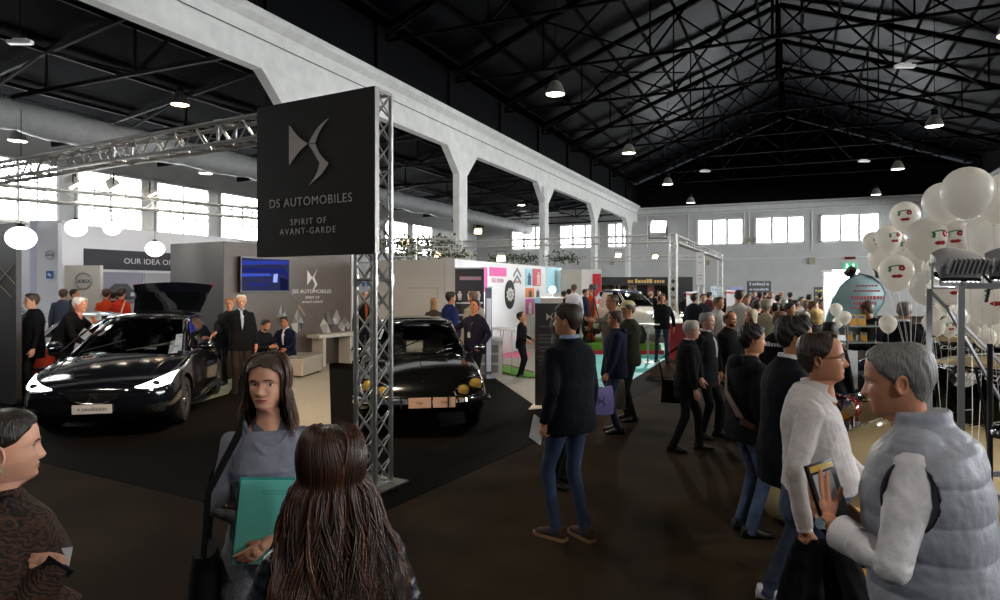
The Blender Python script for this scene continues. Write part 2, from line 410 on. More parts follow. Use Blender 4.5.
for i, y in enumerate((27.7, 37, 46.6)):
    hall_lamp(4.42, y, 7.64, 12.27, 'lit bell lamp above the balloons, ' + ('highest and largest of that row', 'middle one of that row', 'lowest of that row, close over the back windows')[i])
hall_lamp(-6.5, 9.1, 7.64, 12.16, 'bell lamp hanging over the aisle before the sign'); hall_lamp(4.42, 9.1, 7.64, 12.27, 'bell lamp hanging over the aisle near the balloons'); hall_lamp(4.42, 18.4, 7.64, 12.27, 'bell lamp hanging above the crowd ahead of the balloons')
hall_lamp(-18, 15.3, 7.79, 8.91, 'warm glowing bell lamp under the dark side roof above the sign truss', True)
hall_lamp(-23.6, 13.7, 6.81, 7.91, 'white bell lamp below the grey air duct over the far stands')
hall_lamp(-23.6, 21.4, 6.94, 7.91, 'white bell lamp close to the lower edge of the air duct, over the windows')
hall_lamp(-18, 44.2, 7.85, 8.91, 'small bell lamp in the side aisle seen under the arcade beam')
for px, py, d, L in ((20, 42, 14, 'white emergency light box high in the dark side roof'), (705, 171, 33, 'thin white light strip on the last tie beam over the back windows'), (864, 161, 30, 'thin white light strip hanging over the back corner'), (905, 66, 17, 'pale light strip fixed under the roof near the upper lamp')):
    e = thing('emergency_light', L, 'light', at(px, d, zat(py, d)), PSI)
    b = MB(); b.box((0, 0, 0), (.5, .12, .07)); b.box((0, 0, .05), (.3, .06, .05)); b.build('housing', mat('white plastic', '#d8d8d4', .5), e, smooth=False)
    b = MB(); b.box((0, 0, -.04), (.46, .09, .02)); b.build('lens', mat('dull lens', '#e8e8e4', .3, emit='#ffffff', estr=.25), e, smooth=False)
    b = MB(); b.tube([(0, 0, .07), (0, 0, .9)], .01, 5); b.build('hanger', dark_steel, e)
# air duct of stitched fabric
def duct():
    X, Z, r = -20.8, 6.96, .45; rings = []; n = 28; k = 160; V = []
    for i in range(k):
        y = 1 + (YB - 2) * i / k; ring = []
        sec = (y % 3) / 3
        for j in range(n):
            a = 2 * PI * j / n
            sag = .06 * max(0, -math.sin(a)) * math.sin(PI * sec)
            wr = .018 * math.sin(a * 3 + y * 5.3) * math.sin(y * 9.1 + a * 2) + .012 * math.sin(a * 7 - y * 11)
            rr = r - .05 * (1 - math.sin(PI * sec)) ** 3 + wr + sag
            ring.append(Vector((X + rr * math.cos(a), y, Z + rr * math.sin(a))))
        rings.append(ring)
    b = MB(); b.loft(rings); e = b.build('air_duct', mat('duct fabric', '#8d8f90', .55, noise=.12, nscale=4), smooth=True, ang=180)
    tag(e, 'long grey fabric air duct hanging along the side aisle roof', 'air duct')
    b = MB()
    for q in range(34): b.lathe([(.012, .45), (.02, .48), (.012, .55)], (X, 1.2 + q * 1.5, Z), 6)
    b.tube([(X, 1, Z + .55), (X, YB - 1, Z + .55)], .01, 5); b.build('suspension_wire', dark_steel, e)
duct()

hall_lamp(-6.5, -.3, 7.64, 12.15, 'bell lamp hanging over the entrance aisle'); hall_lamp(4.42, -.3, 7.64, 12.27, 'bell lamp hanging over the entrance aisle beyond the balloons')
# ------------------------------------------------------------------ trusses
alu = mat('aluminium truss', '#b4b3b0', .32, metal=.85, noise=.08, nscale=12)
alu_far = mat('pale aluminium', '#c9c9c6', .45, metal=.3)
UP = Vector((0, 0, 1))
def truss(e, A, B, S1, S2, w=.29, cr=.025, br=.009, pitch=.29, m=None, n=10, cross=False):
    """four chords with zigzag lacing between; S1, S2 are the unit sides of the square"""
    m = m or alu; A, B = Vector(A), Vector(B); ax = B - A; L = ax.length; ax.normalize(); h = w / 2 - cr
    off = [S1 * h * a + S2 * h * b for a, b in ((-1, -1), (1, -1), (1, 1), (-1, 1))]
    for o in off:
        b = MB(); b.tube([A + o, B + o], cr, n); b.build('chord', m, e)
    k = max(2, round(L / pitch)); k += k % 2
    for i in range(4):
        b = MB(); p, q = off[i], off[(i + 1) % 4]
        for j in range(k):
            s0, s1 = A + ax * (L * j / k), A + ax * (L * (j + 1) / k)
            a, c = (p, q) if j % 2 == i % 2 else (q, p)
            b.tube([s0 + a, s1 + c], br, 6)
            if cross: b.tube([s0 + c, s1 + a], br, 6)
        b.build('lattice_brace', m, e)
    for P in (A, B):
        b = MB()
        for i in range(4): b.tube([P + off[i], P + off[(i + 1) % 4]], cr * .8, 8)
        b.build('end_frame', m, e)
    if L > 2.6:
        t = 2.0
        while t < L - .5:
            b = MB()
            for i in range(4): b.tube([A + ax * t + off[i], A + ax * t + off[(i + 1) % 4]], cr * .7, 6); b.lathe([(cr * 1.35, -.05), (cr * 1.35, .05)], A + ax * t + off[i], 8, M=Matrix((frame_of(ax)[0], frame_of(ax)[1], ax)).transposed())
            b.build('joint_frame', m, e); t += 2.0
def tower(P, h, S1, S2, label, m=None, **k):
    e = thing('truss_tower', label, 'truss', (P.x, P.y, 0))
    truss(e, Vector((0, 0, .03)), Vector((0, 0, h)), S1, S2, m=m, **k)
    b = MB(); b.box((0, 0, .012), (.5, .5, .02), M=Matrix((S1, S2, UP)).transposed()); b.build('base_plate', m or alu, e, smooth=False)
    return e
def beam(A, B, label, m=None, side=None, **k):
    mid = A
    e = thing('lighting_truss', label, 'truss', mid)
    ax = (B - A).normalized(); s = ax.cross(UP).normalized()
    truss(e, Vector((0, 0, 0)), B - A, s, ax.cross(s).normalized(), m=m, **k)
    return e
T0 = cam((375.5 - 500) / FPX * 6.4, 6.4)                     # corner of the sign tower that faces the aisle
TC = T0 + BU * .145 + BW * .145
tower(TC, 3.87, BU.copy(), BW.copy(), 'silver box truss tower with crossed braces carrying the black sign', cross=True, pitch=.24, br=.0085)
ZT = 3.705
bA = TC + BU * .16; bA.z = ZT; bB = TC + BU * 8.6; bB.z = ZT
beam(bA, bB, 'long silver box truss running from the black sign over the black cars', pitch=.2, br=.0095, n=10)
TB = TC + BU * 8.9
tower(TB, 3.87, BU.copy(), BW.copy(), 'silver truss tower holding the far end of the sign truss', pitch=.3, cross=True)
# ------------------------------------------------------------------ the big sign
def sign_board():
    X = -BU; N = -BW
    e = thing('hanging_sign', 'large square black sign with silver winged emblem hung on the truss', 'sign', (T0.x, T0.y, 2.276))
    o = BW * -.035 + X * .03       # in the root's frame: right lower corner
    W, Hh = 1.6, 1.594
    blk = mat('sign black', '#1f1c1c', .55, noise=.05, nscale=2)
    b = MB(); M = Matrix((X, BW, UP)).transposed(); b.box(o - X * W / 2 + UP * Hh / 2, (W, .05, Hh), 0, M); b.build('panel', blk, e, smooth=False)
    edge = mat('sign edge', '#8f8b88', .4, metal=.5)
    b = MB(); b.box(o + X * .006 + UP * Hh / 2 + BW * .01, (.012, .06, Hh), 0, M); b.build('edge_trim', edge, e, smooth=False)
    L = o - X * W + BW * -.03      # lower left corner of the face
    def P(px, py):                 # a point of the face from where the photograph shows it
        t = (px - 258) / 118.0; d0, d1 = 7.18, 6.4
        s = t * d1 / (d1 * t + d0 * (1 - t)) if False else t * d0 ** -1 / (t / d0 + (1 - t) / d1) if False else None
        lat_u = lambda u: (-BU.dot(RT)) 
        # solve along the board for this column
        k = (px - 500) / FPX; a, c = T0.dot(RT), T0.dot(FW); u = (k * c - a) / (BU.dot(RT) - k * BU.dot(FW))
        d = c + u * BU.dot(FW); return (W - (u + .03)), zat(py, d) - 2.276
    silver = mat('sign silver', '#d2cbca', .45)
    b = MB()
    def wing(pts): b.prism([P(x, y) for x, y in pts], .006, L, X, UP)
    tri = [(294.2, 126.2), (294.2, 166.8)]
    for t in np.linspace(0, 1, 7): tri.append((294.2 + 19 * t + 0, 166.8 - 22 * t - 4 * math.sin(PI * t) * .6))
    for t in np.linspace(.12, 1, 7): tri.append((313.2 - 19 * t, 144.8 - 18.6 * t + 4.5 * math.sin(PI * t) * .6))
    wing(tri)
    up = [(334, 119.2)] + [(334 - 14 * t + -6.5 * math.sin(PI * t) * .3, 119.2 + 25.4 * t) for t in (.2, .4, .6, .8, 1)] + [(313.6, 144.6)] + [(313.6 + 20.4 * t - 1.5 * math.sin(PI * t), 144.6 - 25.4 * t - 1.2 * math.sin(PI * t) * 2) for t in (.2, .4, .6, .8)]
    wing(up)
    lo = [(313.6, 145.6), (320.5, 145.2)] + [(320.5 + 13 * t - 2.4 * math.sin(PI * t), 145.2 + 19.2 * t) for t in (.2, .4, .6, .8, 1)] + [(333.5 - 19.8 * t + 2.5 * math.sin(PI * t), 164.4 + 21.8 * t) for t in (.25, .5, .75, 1)] + [(313.7 + 11 * t + 2.2 * math.sin(PI * t), 186.2 - 22 * t) for t in (.3, .6, 1)] + [(324 - 7 * t, 163.5 - 13 * t) for t in (.4, .8)]
    wing(lo)
    b.build('emblem', silver, e, smooth=False)
    for s, x, y, sz, sp in (('DS AUTOMOBILES', 314, 202, .128, 1.12), ('SPIRIT OF', 313, 222, .088, 1.35), ('AVANT-GARDE', 312, 231.5, .092, 1.3)):
        u, v = P(x, y); text(s, sz, L + X * u + UP * v + BW * -.004, X, UP, silver, e, .004, spacing=sp)
sign_board()
# ------------------------------------------------------------------ dark exhibition booth wall
D1 = 14.4
CN = cam(-.4138 * D1, D1); WLEN = .277 * D1; WH = 2.96
booth_brown = mat('booth wall taupe', '#574d46', .5, noise=.06, nscale=2)
booth_grey = mat('booth wall grey', '#242324', .55, noise=.05, nscale=2)
def booth_wall():
    e = thing('booth_wall', 'tall dark taupe booth wall with printed emblem and crystal graphics', 'exhibition wall', (CN.x, CN.y, 0))
    M = Matrix((BU, BW, UP)).transposed()
    b = MB(); b.box(BU * .9 + BW * WLEN / 2 + UP * WH / 2, (1.8, WLEN, WH), 0, M); b.build('panel', booth_brown, e, smooth=False)
    b = MB(); b.box(BU * .9 - BW * .012 + UP * WH / 2, (1.8, .02, WH - .02), 0, M); b.build('front_panel', booth_grey, e, smooth=False)
    b = MB(); b.box(BW * (WLEN + .04) + BU * .1 + UP * WH / 2, (.26, .06, WH), 0, M); b.build('edge_strip', mat('white booth edge', '#d5d5d8', .5), e, smooth=False)
    N = -BU; X = BW                     # face towards the booth, X runs away along it
    def F(t, z, o=.006): return BW * t + UP * z + N * o
    wh = mat('printed white', '#d8d2cc', .6); gd = mat('printed gold line', '#8a7a62', .6)
    b = MB(); s = .5; cx, cz = 2.55, 2.2
    b.prism([(-.26 * s, .38 * s), (-.26 * s, -.35 * s), (.08 * s, .02 * s)], .003, F(cx, cz), X, UP)
    b.prism([(.44 * s, .5 * s), (.2 * s, .05 * s), (.06 * s, .0), (.2 * s, .16 * s)], .003, F(cx, cz), X, UP)
    b.prism([(.06 * s, .0), (.2 * s, .05 * s), (.42 * s, -.32 * s), (.06 * s, -.72 * s), (.26 * s, -.32 * s)], .003, F(cx, cz), X, UP)
    b.build('emblem', wh, e, smooth=False)
    text('DS AUTOMOBILES', .13, F(2.6, 1.86), X, UP, wh, e, .003, wide=1.25)
    text('SPIRIT OF', .09, F(2.6, 1.71), X, UP, wh, e, .003, wide=1.3); text('AVANT-GARDE', .08, F(2.6, 1.6), X, UP, wh, e, .003, wide=1.3)
    cr = [mat('crystal print %d' % i, c, .5) for i, c in enumerate(('#6f6c68', '#96938e', '#b9b5ae', '#3a3735', '#8a744e'))]
    def gem(x, z, w, h, seed):
        rnd = random.Random(seed); b = MB(); n = 7
        top = (0, h * .62); pts = [(-w / 2, 0), (-w * .28, -h * .3), (0, -h * .38), (w * .28, -h * .3), (w / 2, 0), (w * .25, h * .3), top, (-w * .25, h * .3)]
        c = (w * .03, h * .05)
        for i in range(8): b.prism([c, pts[i], pts[(i + 1) % 8]], .002 + .0004 * (i % 3), F(x, z), X, UP, rnd.randrange(4))
        b.build('crystal_print', cr, e, smooth=False)
    gem(3.1, 1.0, .5, .62, 3); gem(2.1, 1.08, .42, .6, 5); gem(3.75, .95, .5, .4, 8); gem(1.6, 1.25, .34, .5, 11); gem(3.45, 1.15, .3, .4, 13)
    b = MB(); b.prism([(-.1, .0), (.12, -.25), (.16, -.22), (-.05, .05)], .003, F(2.2, 1.5), X, UP); b.build('gold_print', cr[4], e, smooth=False)
    b = MB()
    for a, c in (((1.7, 1.9), (3.1, .95)), ((.4, 1.0), (1.3, 1.7)), ((2.6, .9), (3.5, 1.5))):
        b.bar(F(*a), F(*c), .012, .004)
    b.build('printed_line', gd, e, smooth=False)
booth_wall()
def tv(t0, w, z, h, label):
    N = -BU
    e = thing('television', label, 'TV', CN + BW * (t0 + w / 2) + N * .08 + UP * z)
    M = Matrix((BW, N, UP)).transposed()
    b = MB(); b.box((0, 0, 0), (w, .07, h), 0, M); b.box(N * .036 + UP * h * .49, (w, .02, .02), 0, M); b.box(N * .036 - UP * h * .48, (w, .02, .03), 0, M)
    for q in (-1, 1): b.box(N * .036 + BW * q * w * .49, (.02, .02, h), 0, M)
    b.build('housing', mat('tv black', '#0b0b0d', .3), e, smooth=False)
    m = bpy.data.materials.new('screen picture'); m.use_nodes = True; nt = m.node_tree; bs = nt.nodes['Principled BSDF']; bs.inputs['Base Color'].default_value = (.01, .01, .02, 1); bs.inputs['Roughness'].default_value = .6; bs.inputs['Specular IOR Level'].default_value = .1
    bs.inputs['Emission Color'].default_value = (.004, .006, .045, 1); bs.inputs['Emission Strength'].default_value = 1
    b = MB(); b.box(N * .037, (w - .05, .006, h - .06), 0, M); b.build('screen', m, e, smooth=False)
    for col, es, pts in (('#27389a', .9, [(-.68, .30), (.66, .34), (.66, .26), (-.1, .24), (-.68, .20)]), ('#16206a', .8, [(-.68, .14), (.2, .17), (.5, .16), (.66, .05), (.66, -.05), (.3, .06), (-.68, .05)]), ('#3a4fc0', .9, [(-.68, .02), (.1, .03), (.16, -.02), (-.68, -.05)]), ('#8fa6ff', 1.0, [(.22, .02), (.34, .03), (.32, -.17), (.20, -.17)]), ('#1b2a80', .7, [(-.5, -.2), (.05, -.2), (.0, -.26), (-.5, -.25)]), ('#0b103a', .6, [(.4, -.05), (.66, -.1), (.66, -.36), (.42, -.36)])):
        b = MB(); b.prism([(x * w / 1.42, y * h / .79) for x, y in pts], .002, N * .041, BW, UP); b.build('screen_picture', mat('picture glow ' + col, '#020208', .7, spec=.05, emit=col, estr=es), e, smooth=False)
    b = MB(); b.box(N * -.055, (.3, .05, .3), 0, M); b.build('wall_mount', dark_steel, e, smooth=False)
tv(.33, 1.42, 2.25, .79, 'wide flat TV showing a blue car on the booth wall')
def slab_table(name, A, u, v, L, Wd, z, th, legs, m, label, cat):
    e = thing(name, label, cat, (A.x, A.y, 0)); M = Matrix((u, v, UP)).transposed()
    b = MB(); b.box(u * L / 2 + v * Wd / 2 + UP * (z - th / 2), (L, Wd, th), 0, M); b.build('bench_top', m, e, smooth=False)
    for t in legs: b = MB(); b.box(u * t + v * Wd / 2 + UP * (z - th) / 2, (.09, Wd * .9, z - th), 0, M); b.build('support_leg', m, e, smooth=False)
    return e
white_lam = mat('white laminate', '#cfcbc4', .35)
A = CN + BW * 2.35 - BU * .06
slab_table('wall_counter', A, BW.copy(), -BU, 2.6, .42, .80, .08, (.2, 1.15, 2.5), white_lam, 'long white counter on panel legs along the taupe booth wall', 'counter')
def pouf(p, sz, label, rz):
    e = thing('pouf', label, 'stool', (p.x, p.y, 0), rz)
    b = MB(); b.box((0, 0, .04 + .19), (sz[0], sz[1], .38)); o = b.build('seat_block', mat('pale leatherette', '#b9b1a6', .5), e, smooth=False); addmod(o, 'BEVEL', width=.025, segments=3)
    b = MB(); b.box((0, 0, .43), (sz[0] * .98, sz[1] * .98, .05)); o = b.build('cushion', mat('grey cushion', '#8d8780', .7), e, smooth=False); addmod(o, 'BEVEL', width=.02, segments=3)
    b = MB()
    for i in (-1, 1):
        for j in (-1, 1): b.lathe([(.02, 0), (.025, .05)], (i * sz[0] * .4, j * sz[1] * .4, 0), 8)
    b.build('foot', dark_steel, e)
pf = cam((300 - 500) / FPX * 15.0, 15.0)
pouf(pf, (.6, 1.15), 'long pale pouf with grey cushion under the seated man in navy', PSI - .1)
pouf(cam((258 - 500) / FPX * 14.3, 14.3), (.5, .5), 'square pale pouf under the bearded seated man by the wall', PSI + .2)
# light floor in the booth, dark mat
carpet('floor_pale', [gp(270, 364), gp(329, 362), gp(331, 425), gp(318, 452), gp(276, 452), gp(262, 396)], pale_floor, .008)
carpet('floor_pale', [gp(203, 386), gp(240, 377), gp(228, 394), gp(168, 412), gp(160, 408)], mat('pale green floor', '#7d8577', .5), .0082)
# tall dark panel with gold lines at the edge of the view
def side_panel():
    d = 10.9; p = cam((15.5 - 500) / FPX * d, d)
    e = thing('panel_tower', 'tall dark grey panel tower with thin gold lines by the black hatchback', 'exhibition wall', (p.x, p.y, 0)); M = Matrix((BU, BW, UP)).transposed()
    b = MB(); b.box(BU * .8 + BW * .05 + UP * 1.51, (1.6, .08, 3.02), 0, M); b.build('panel', mat('tower panel', '#1f1e24', .5), e, smooth=False)
    gd = mat('gold line', '#8d7d60', .4); b = MB()
    def F(u, z): return BU * u + UP * z - BW * .004
    for a, c in (((.05, 2.35), (.8, 1.9)), ((.05, 2.75), (.8, 2.95)), ((0.02, 2.02), (.5, 2.3)), ((.12, 1.8), (.7, 2.1)), ((.05, 2.62), (.45, 2.86))): b.bar(F(*a), F(*c), .012, .004)
    b.build('gold_line', gd, e, smooth=False)
    b = MB(); b.box(BU * .8 + BW * .05 + UP * .03, (1.6, .2, .06), 0, M); b.build('plinth', dark_steel, e, smooth=False)
side_panel()
# ------------------------------------------------------------------ the white car stand far to the side
vw = mat('stand white', '#dcdde2', .5); vb = mat('banner slate', '#2b2c36', .6); sil = mat('badge silver', '#9ea3a8', .3, metal=.7)
HX = Vector((1, 0, 0)); HY = Vector((0, 1, 0))
def ring_badge(e, O, X, r, body, size):
    N = X.cross(UP)
    b = MB(); pts = [O + X * (r * math.cos(2 * PI * i / 28)) + UP * (r * math.sin(2 * PI * i / 28)) + N * .01 for i in range(29)]
    b.tube(pts, r * .1, 8, cap=False); b.build('badge_ring', sil, e)
    b = MB(); b.prism([(-r * .98, -r * .2), (r * .98, -r * .2), (r * .98, r * .2), (-r * .98, r * .2)], .02, O + N * .005, X, UP); b.build('badge_bar', mat('badge blue', '#27304a', .4), e, smooth=False)
    text(body, size, O + N * .03, X, UP, mat('badge lettering', '#e6e6e8', .4), e, .003, wide=1.3)
def far_stand():
    # long white wall with the slate banner, facing the hall
    d = 19.0; p = cam((84 - 500) / FPX * d, d); h = 3.75
    e = thing('stand_wall', 'long white stand wall with a slate banner and car pictures', 'exhibition wall', (p.x, p.y, 0))
    b = MB(); b.box(HY * 2.6 + HX * -.12 + UP * h / 2, (.2, 6.4, h)); b.build('panel', vw, e, smooth=False)
    b = MB(); b.box(HY * 2.9 + HX * .0 + UP * 2.79, (.04, 5.8, .58)); b.build('banner', vb, e, smooth=False)
    text('OUR IDEA OF LUXURY', .24, HX * .03 + HY * 2.62 + UP * 2.76, HY, UP, mat('banner lettering', '#d9d8dc', .5), e, .004, wide=1.15)
    for y0, c in ((.4, '#8d8fa0'), (1.95, '#a4a3a8'), (3.5, '#8f93a2')):
        b = MB(); b.box(HX * .005 + HY * (y0 + .72) + UP * 1.95, (.03, 1.5, .95)); o = b.build('car_picture', mat('picture ' + c, c, .5), e, smooth=False)
        b = MB()     # a dark car drawn on the picture
        O = HX * .025 + HY * (y0 + .72) + UP * 1.8
        b.prism([(-.6, -.2), (.6, -.2), (.62, .03), (.4, .1), (.2, .28), (-.2, .28), (-.42, .1), (-.62, .03)], .004, O, HY, UP); b.build('printed_car', mat('printed car dark', '#3c3a48', .5), e, smooth=False)
        b = MB()
        for k in (-.4, .4): b.prism([(k - .1, -.1), (k + .1, -.1), (k + .12, .0), (k - .08, .02)], .003, O + HX * .005, HY, UP)
        b.build('printed_headlamp', mat('printed pale', '#c5c6cf', .5), e, smooth=False)
    # grey panel with ring badge
    d = 17.5; p = cam((66 - 500) / FPX * d, d)
    e = thing('badge_panel', 'pale grey panel with a large round silver car badge', 'exhibition wall', (p.x, p.y, 0))
    b = MB(); X = cam(1, 0).normalized(); Y = cam(0, 1).normalized(); M = Matrix((X, Y, UP)).transposed(); b.box(X * .47 + UP * 1.27, (.94, .12, 2.54), 0, M); b.build('panel', mat('panel pale grey', '#c4c2bc', .5), e, smooth=False)
    ring_badge(e, X * .5 + UP * 2.13 - Y * .07, X, .21, 'VOLVO', .1)
    # white tower with oval badge and blue square
    d = 19.5; p = cam((44 - 500) / FPX * d, d)
    e = thing('stand_tower', 'tall white tower with a small silver badge and blue square', 'exhibition wall', (p.x, p.y, 0))
    b = MB(); b.box(X * .36 + UP * 1.95, (.72, .6, 3.9), 0, M); b.build('panel', vw, e, smooth=False)
    b = MB(); b.box(X * -.12 + UP * 1.95, (.24, .5, 3.9), 0, M); b.build('side_fin', mat('stand lilac white', '#c3c6de', .5), e, smooth=False)
    ring_badge(e, X * .38 + UP * 2.9 - Y * .31, X, .12, 'VOLVO', .055)
    b = MB(); b.box(X * .38 + UP * 2.33 - Y * .31, (.2, .03, .22), 0, M); b.build('blue_badge', mat('badge sky blue', '#3f6fae', .4), e, smooth=False)
    b = MB(); b.box(X * .38 + UP * 2.33 - Y * .33, (.1, .02, .05), 0, M @ rot('Y', .7)); b.build('badge_mark', vw, e, smooth=False)
    d = 22.0; p = cam((8 - 500) / FPX * d, d)
    e = thing('stand_backdrop', 'white stand wall behind the white car with hanging fixtures', 'exhibition wall', (p.x, p.y, 0))
    b = MB(); b.box(X * .3 + UP * 2.0, (2.6, .2, 4.0), 0, M); b.build('panel', vw, e, smooth=False)
    b = MB(); b.box(X * 1.1 - Y * .12 + UP * 2.6, (.5, .04, .05), 0, M); b.build('shelf', dark_steel, e, smooth=False)
far_stand()
globe = mat('globe lamp', '#ffffff', .4, emit='#ffffff', estr=1.6)
for px, py, d, r, L in ((21, 238, 9.9, .2, 'white globe lamp nearest the dark panel tower'), (76, 228, 15.5, .23, 'white globe lamp above the round car badge'), (112, 228, 17.5, .22, 'white globe lamp above the start of the slate banner'), (155, 249, 16.2, .22, 'white globe lamp hanging before the banner lettering')):
    p = at(px, d, zat(py, d)); e = thing('globe_lamp', L, 'lamp', p, 0)
    b = MB(); b.ell((0, 0, 0), (r, r, r * .86), 24, 16); b.build('globe', globe, e)
    b = MB(); b.lathe([(.05, r * .83), (.05, r * 1.0), (.015, r * 1.05)], n=10); b.tube([(0, 0, r), (0, 0, 4.6 - p.z)], .006, 5); b.build('cord', dark_steel, e)
    l = bpy.data.lights.new('globe_light', 'POINT'); l.energy = 25; l.shadow_soft_size = .3; o = bpy.data.objects.new('globe_light', l); C.objects.link(o); o.parent = e; o.location = (0, -.0, -.45)
# truss with floodlights over that stand
fA = cam(-10.2, 11.5, 3.75); fB = cam(-4.6, 17.4, 3.75)
beam(fA, fB, 'pale box truss with white floodlights in front of the side windows', m=alu_far, pitch=.3)
fA2 = cam(-9.9, 12.4, 3.1 + .35)
flood_on = mat('floodlight lens', '#ffffff', .3, emit='#fff0d8', estr=6)
white_case = mat('white lamp case', '#d4d3cf', .45)
def flood(P, aim, sz, label, en=60, ang=95, case=None, group=None, col=(1, .9, .76), hang=True, emis=None):
    e = thing('floodlight', label, 'floodlight', P, 0, group)
    aim = Vector(aim).normalized(); u, v = frame_of(aim); M = Matrix((u, aim, v)).transposed(); s = sz
    b = MB(); b.loft([[M @ Vector((x * a * s, y * s, z * a * s)) for x, z in ((-.5, -.4), (.5, -.4), (.5, .4), (-.5, .4))] for a, y in ((.62, -.5), (.95, -.15), (1, .12))]); b.build('lamp_housing', case or white_case, e, smooth=False)
    b = MB(); b.box(aim * s * .125, (s * .86, s * .02, s * .68), 0, M); b.build('lens', emis or flood_on, e, smooth=False)
    b = MB()
    up = UP * (s * .75 if hang else -s * .75)
    b.tube([u * s * .55, u * s * .55 + up, -u * s * .55 + up, -u * s * .55], s * .04, 6); b.build('bracket', dark_steel, e)
    l = bpy.data.lights.new('flood_light', 'SPOT'); l.energy = en; l.color = col; l.spot_size = R_(ang); l.spot_blend = .8; l.shadow_soft_size = .12
    o = bpy.data.objects.new('flood_light', l); C.objects.link(o); o.parent = e; o.location = aim * s * .2
    o.rotation_euler = aim.to_track_quat('-Z', 'Y').to_euler()
    return e
for px, py, L in ((74, 184, 'white floodlight at the window end of the pale truss'), (114, 186, 'middle white floodlight of the three on the pale truss'), (150, 194, 'white floodlight of the pale truss closest to the sign truss')):
    # depth on the truss line
    k = (px - 500) / FPX; a = fA.dot(RT); c = fA.dot(FW); u = (fB - fA).normalized(); t = (k * c - a) / (u.dot(RT) - k * u.dot(FW)); d = c + t * u.dot(FW)
    p = at(px, d, zat(py, d)); flood(p, RT * .25 - FW * .25 - UP * .9 + BW * .6, .32, L, 300)
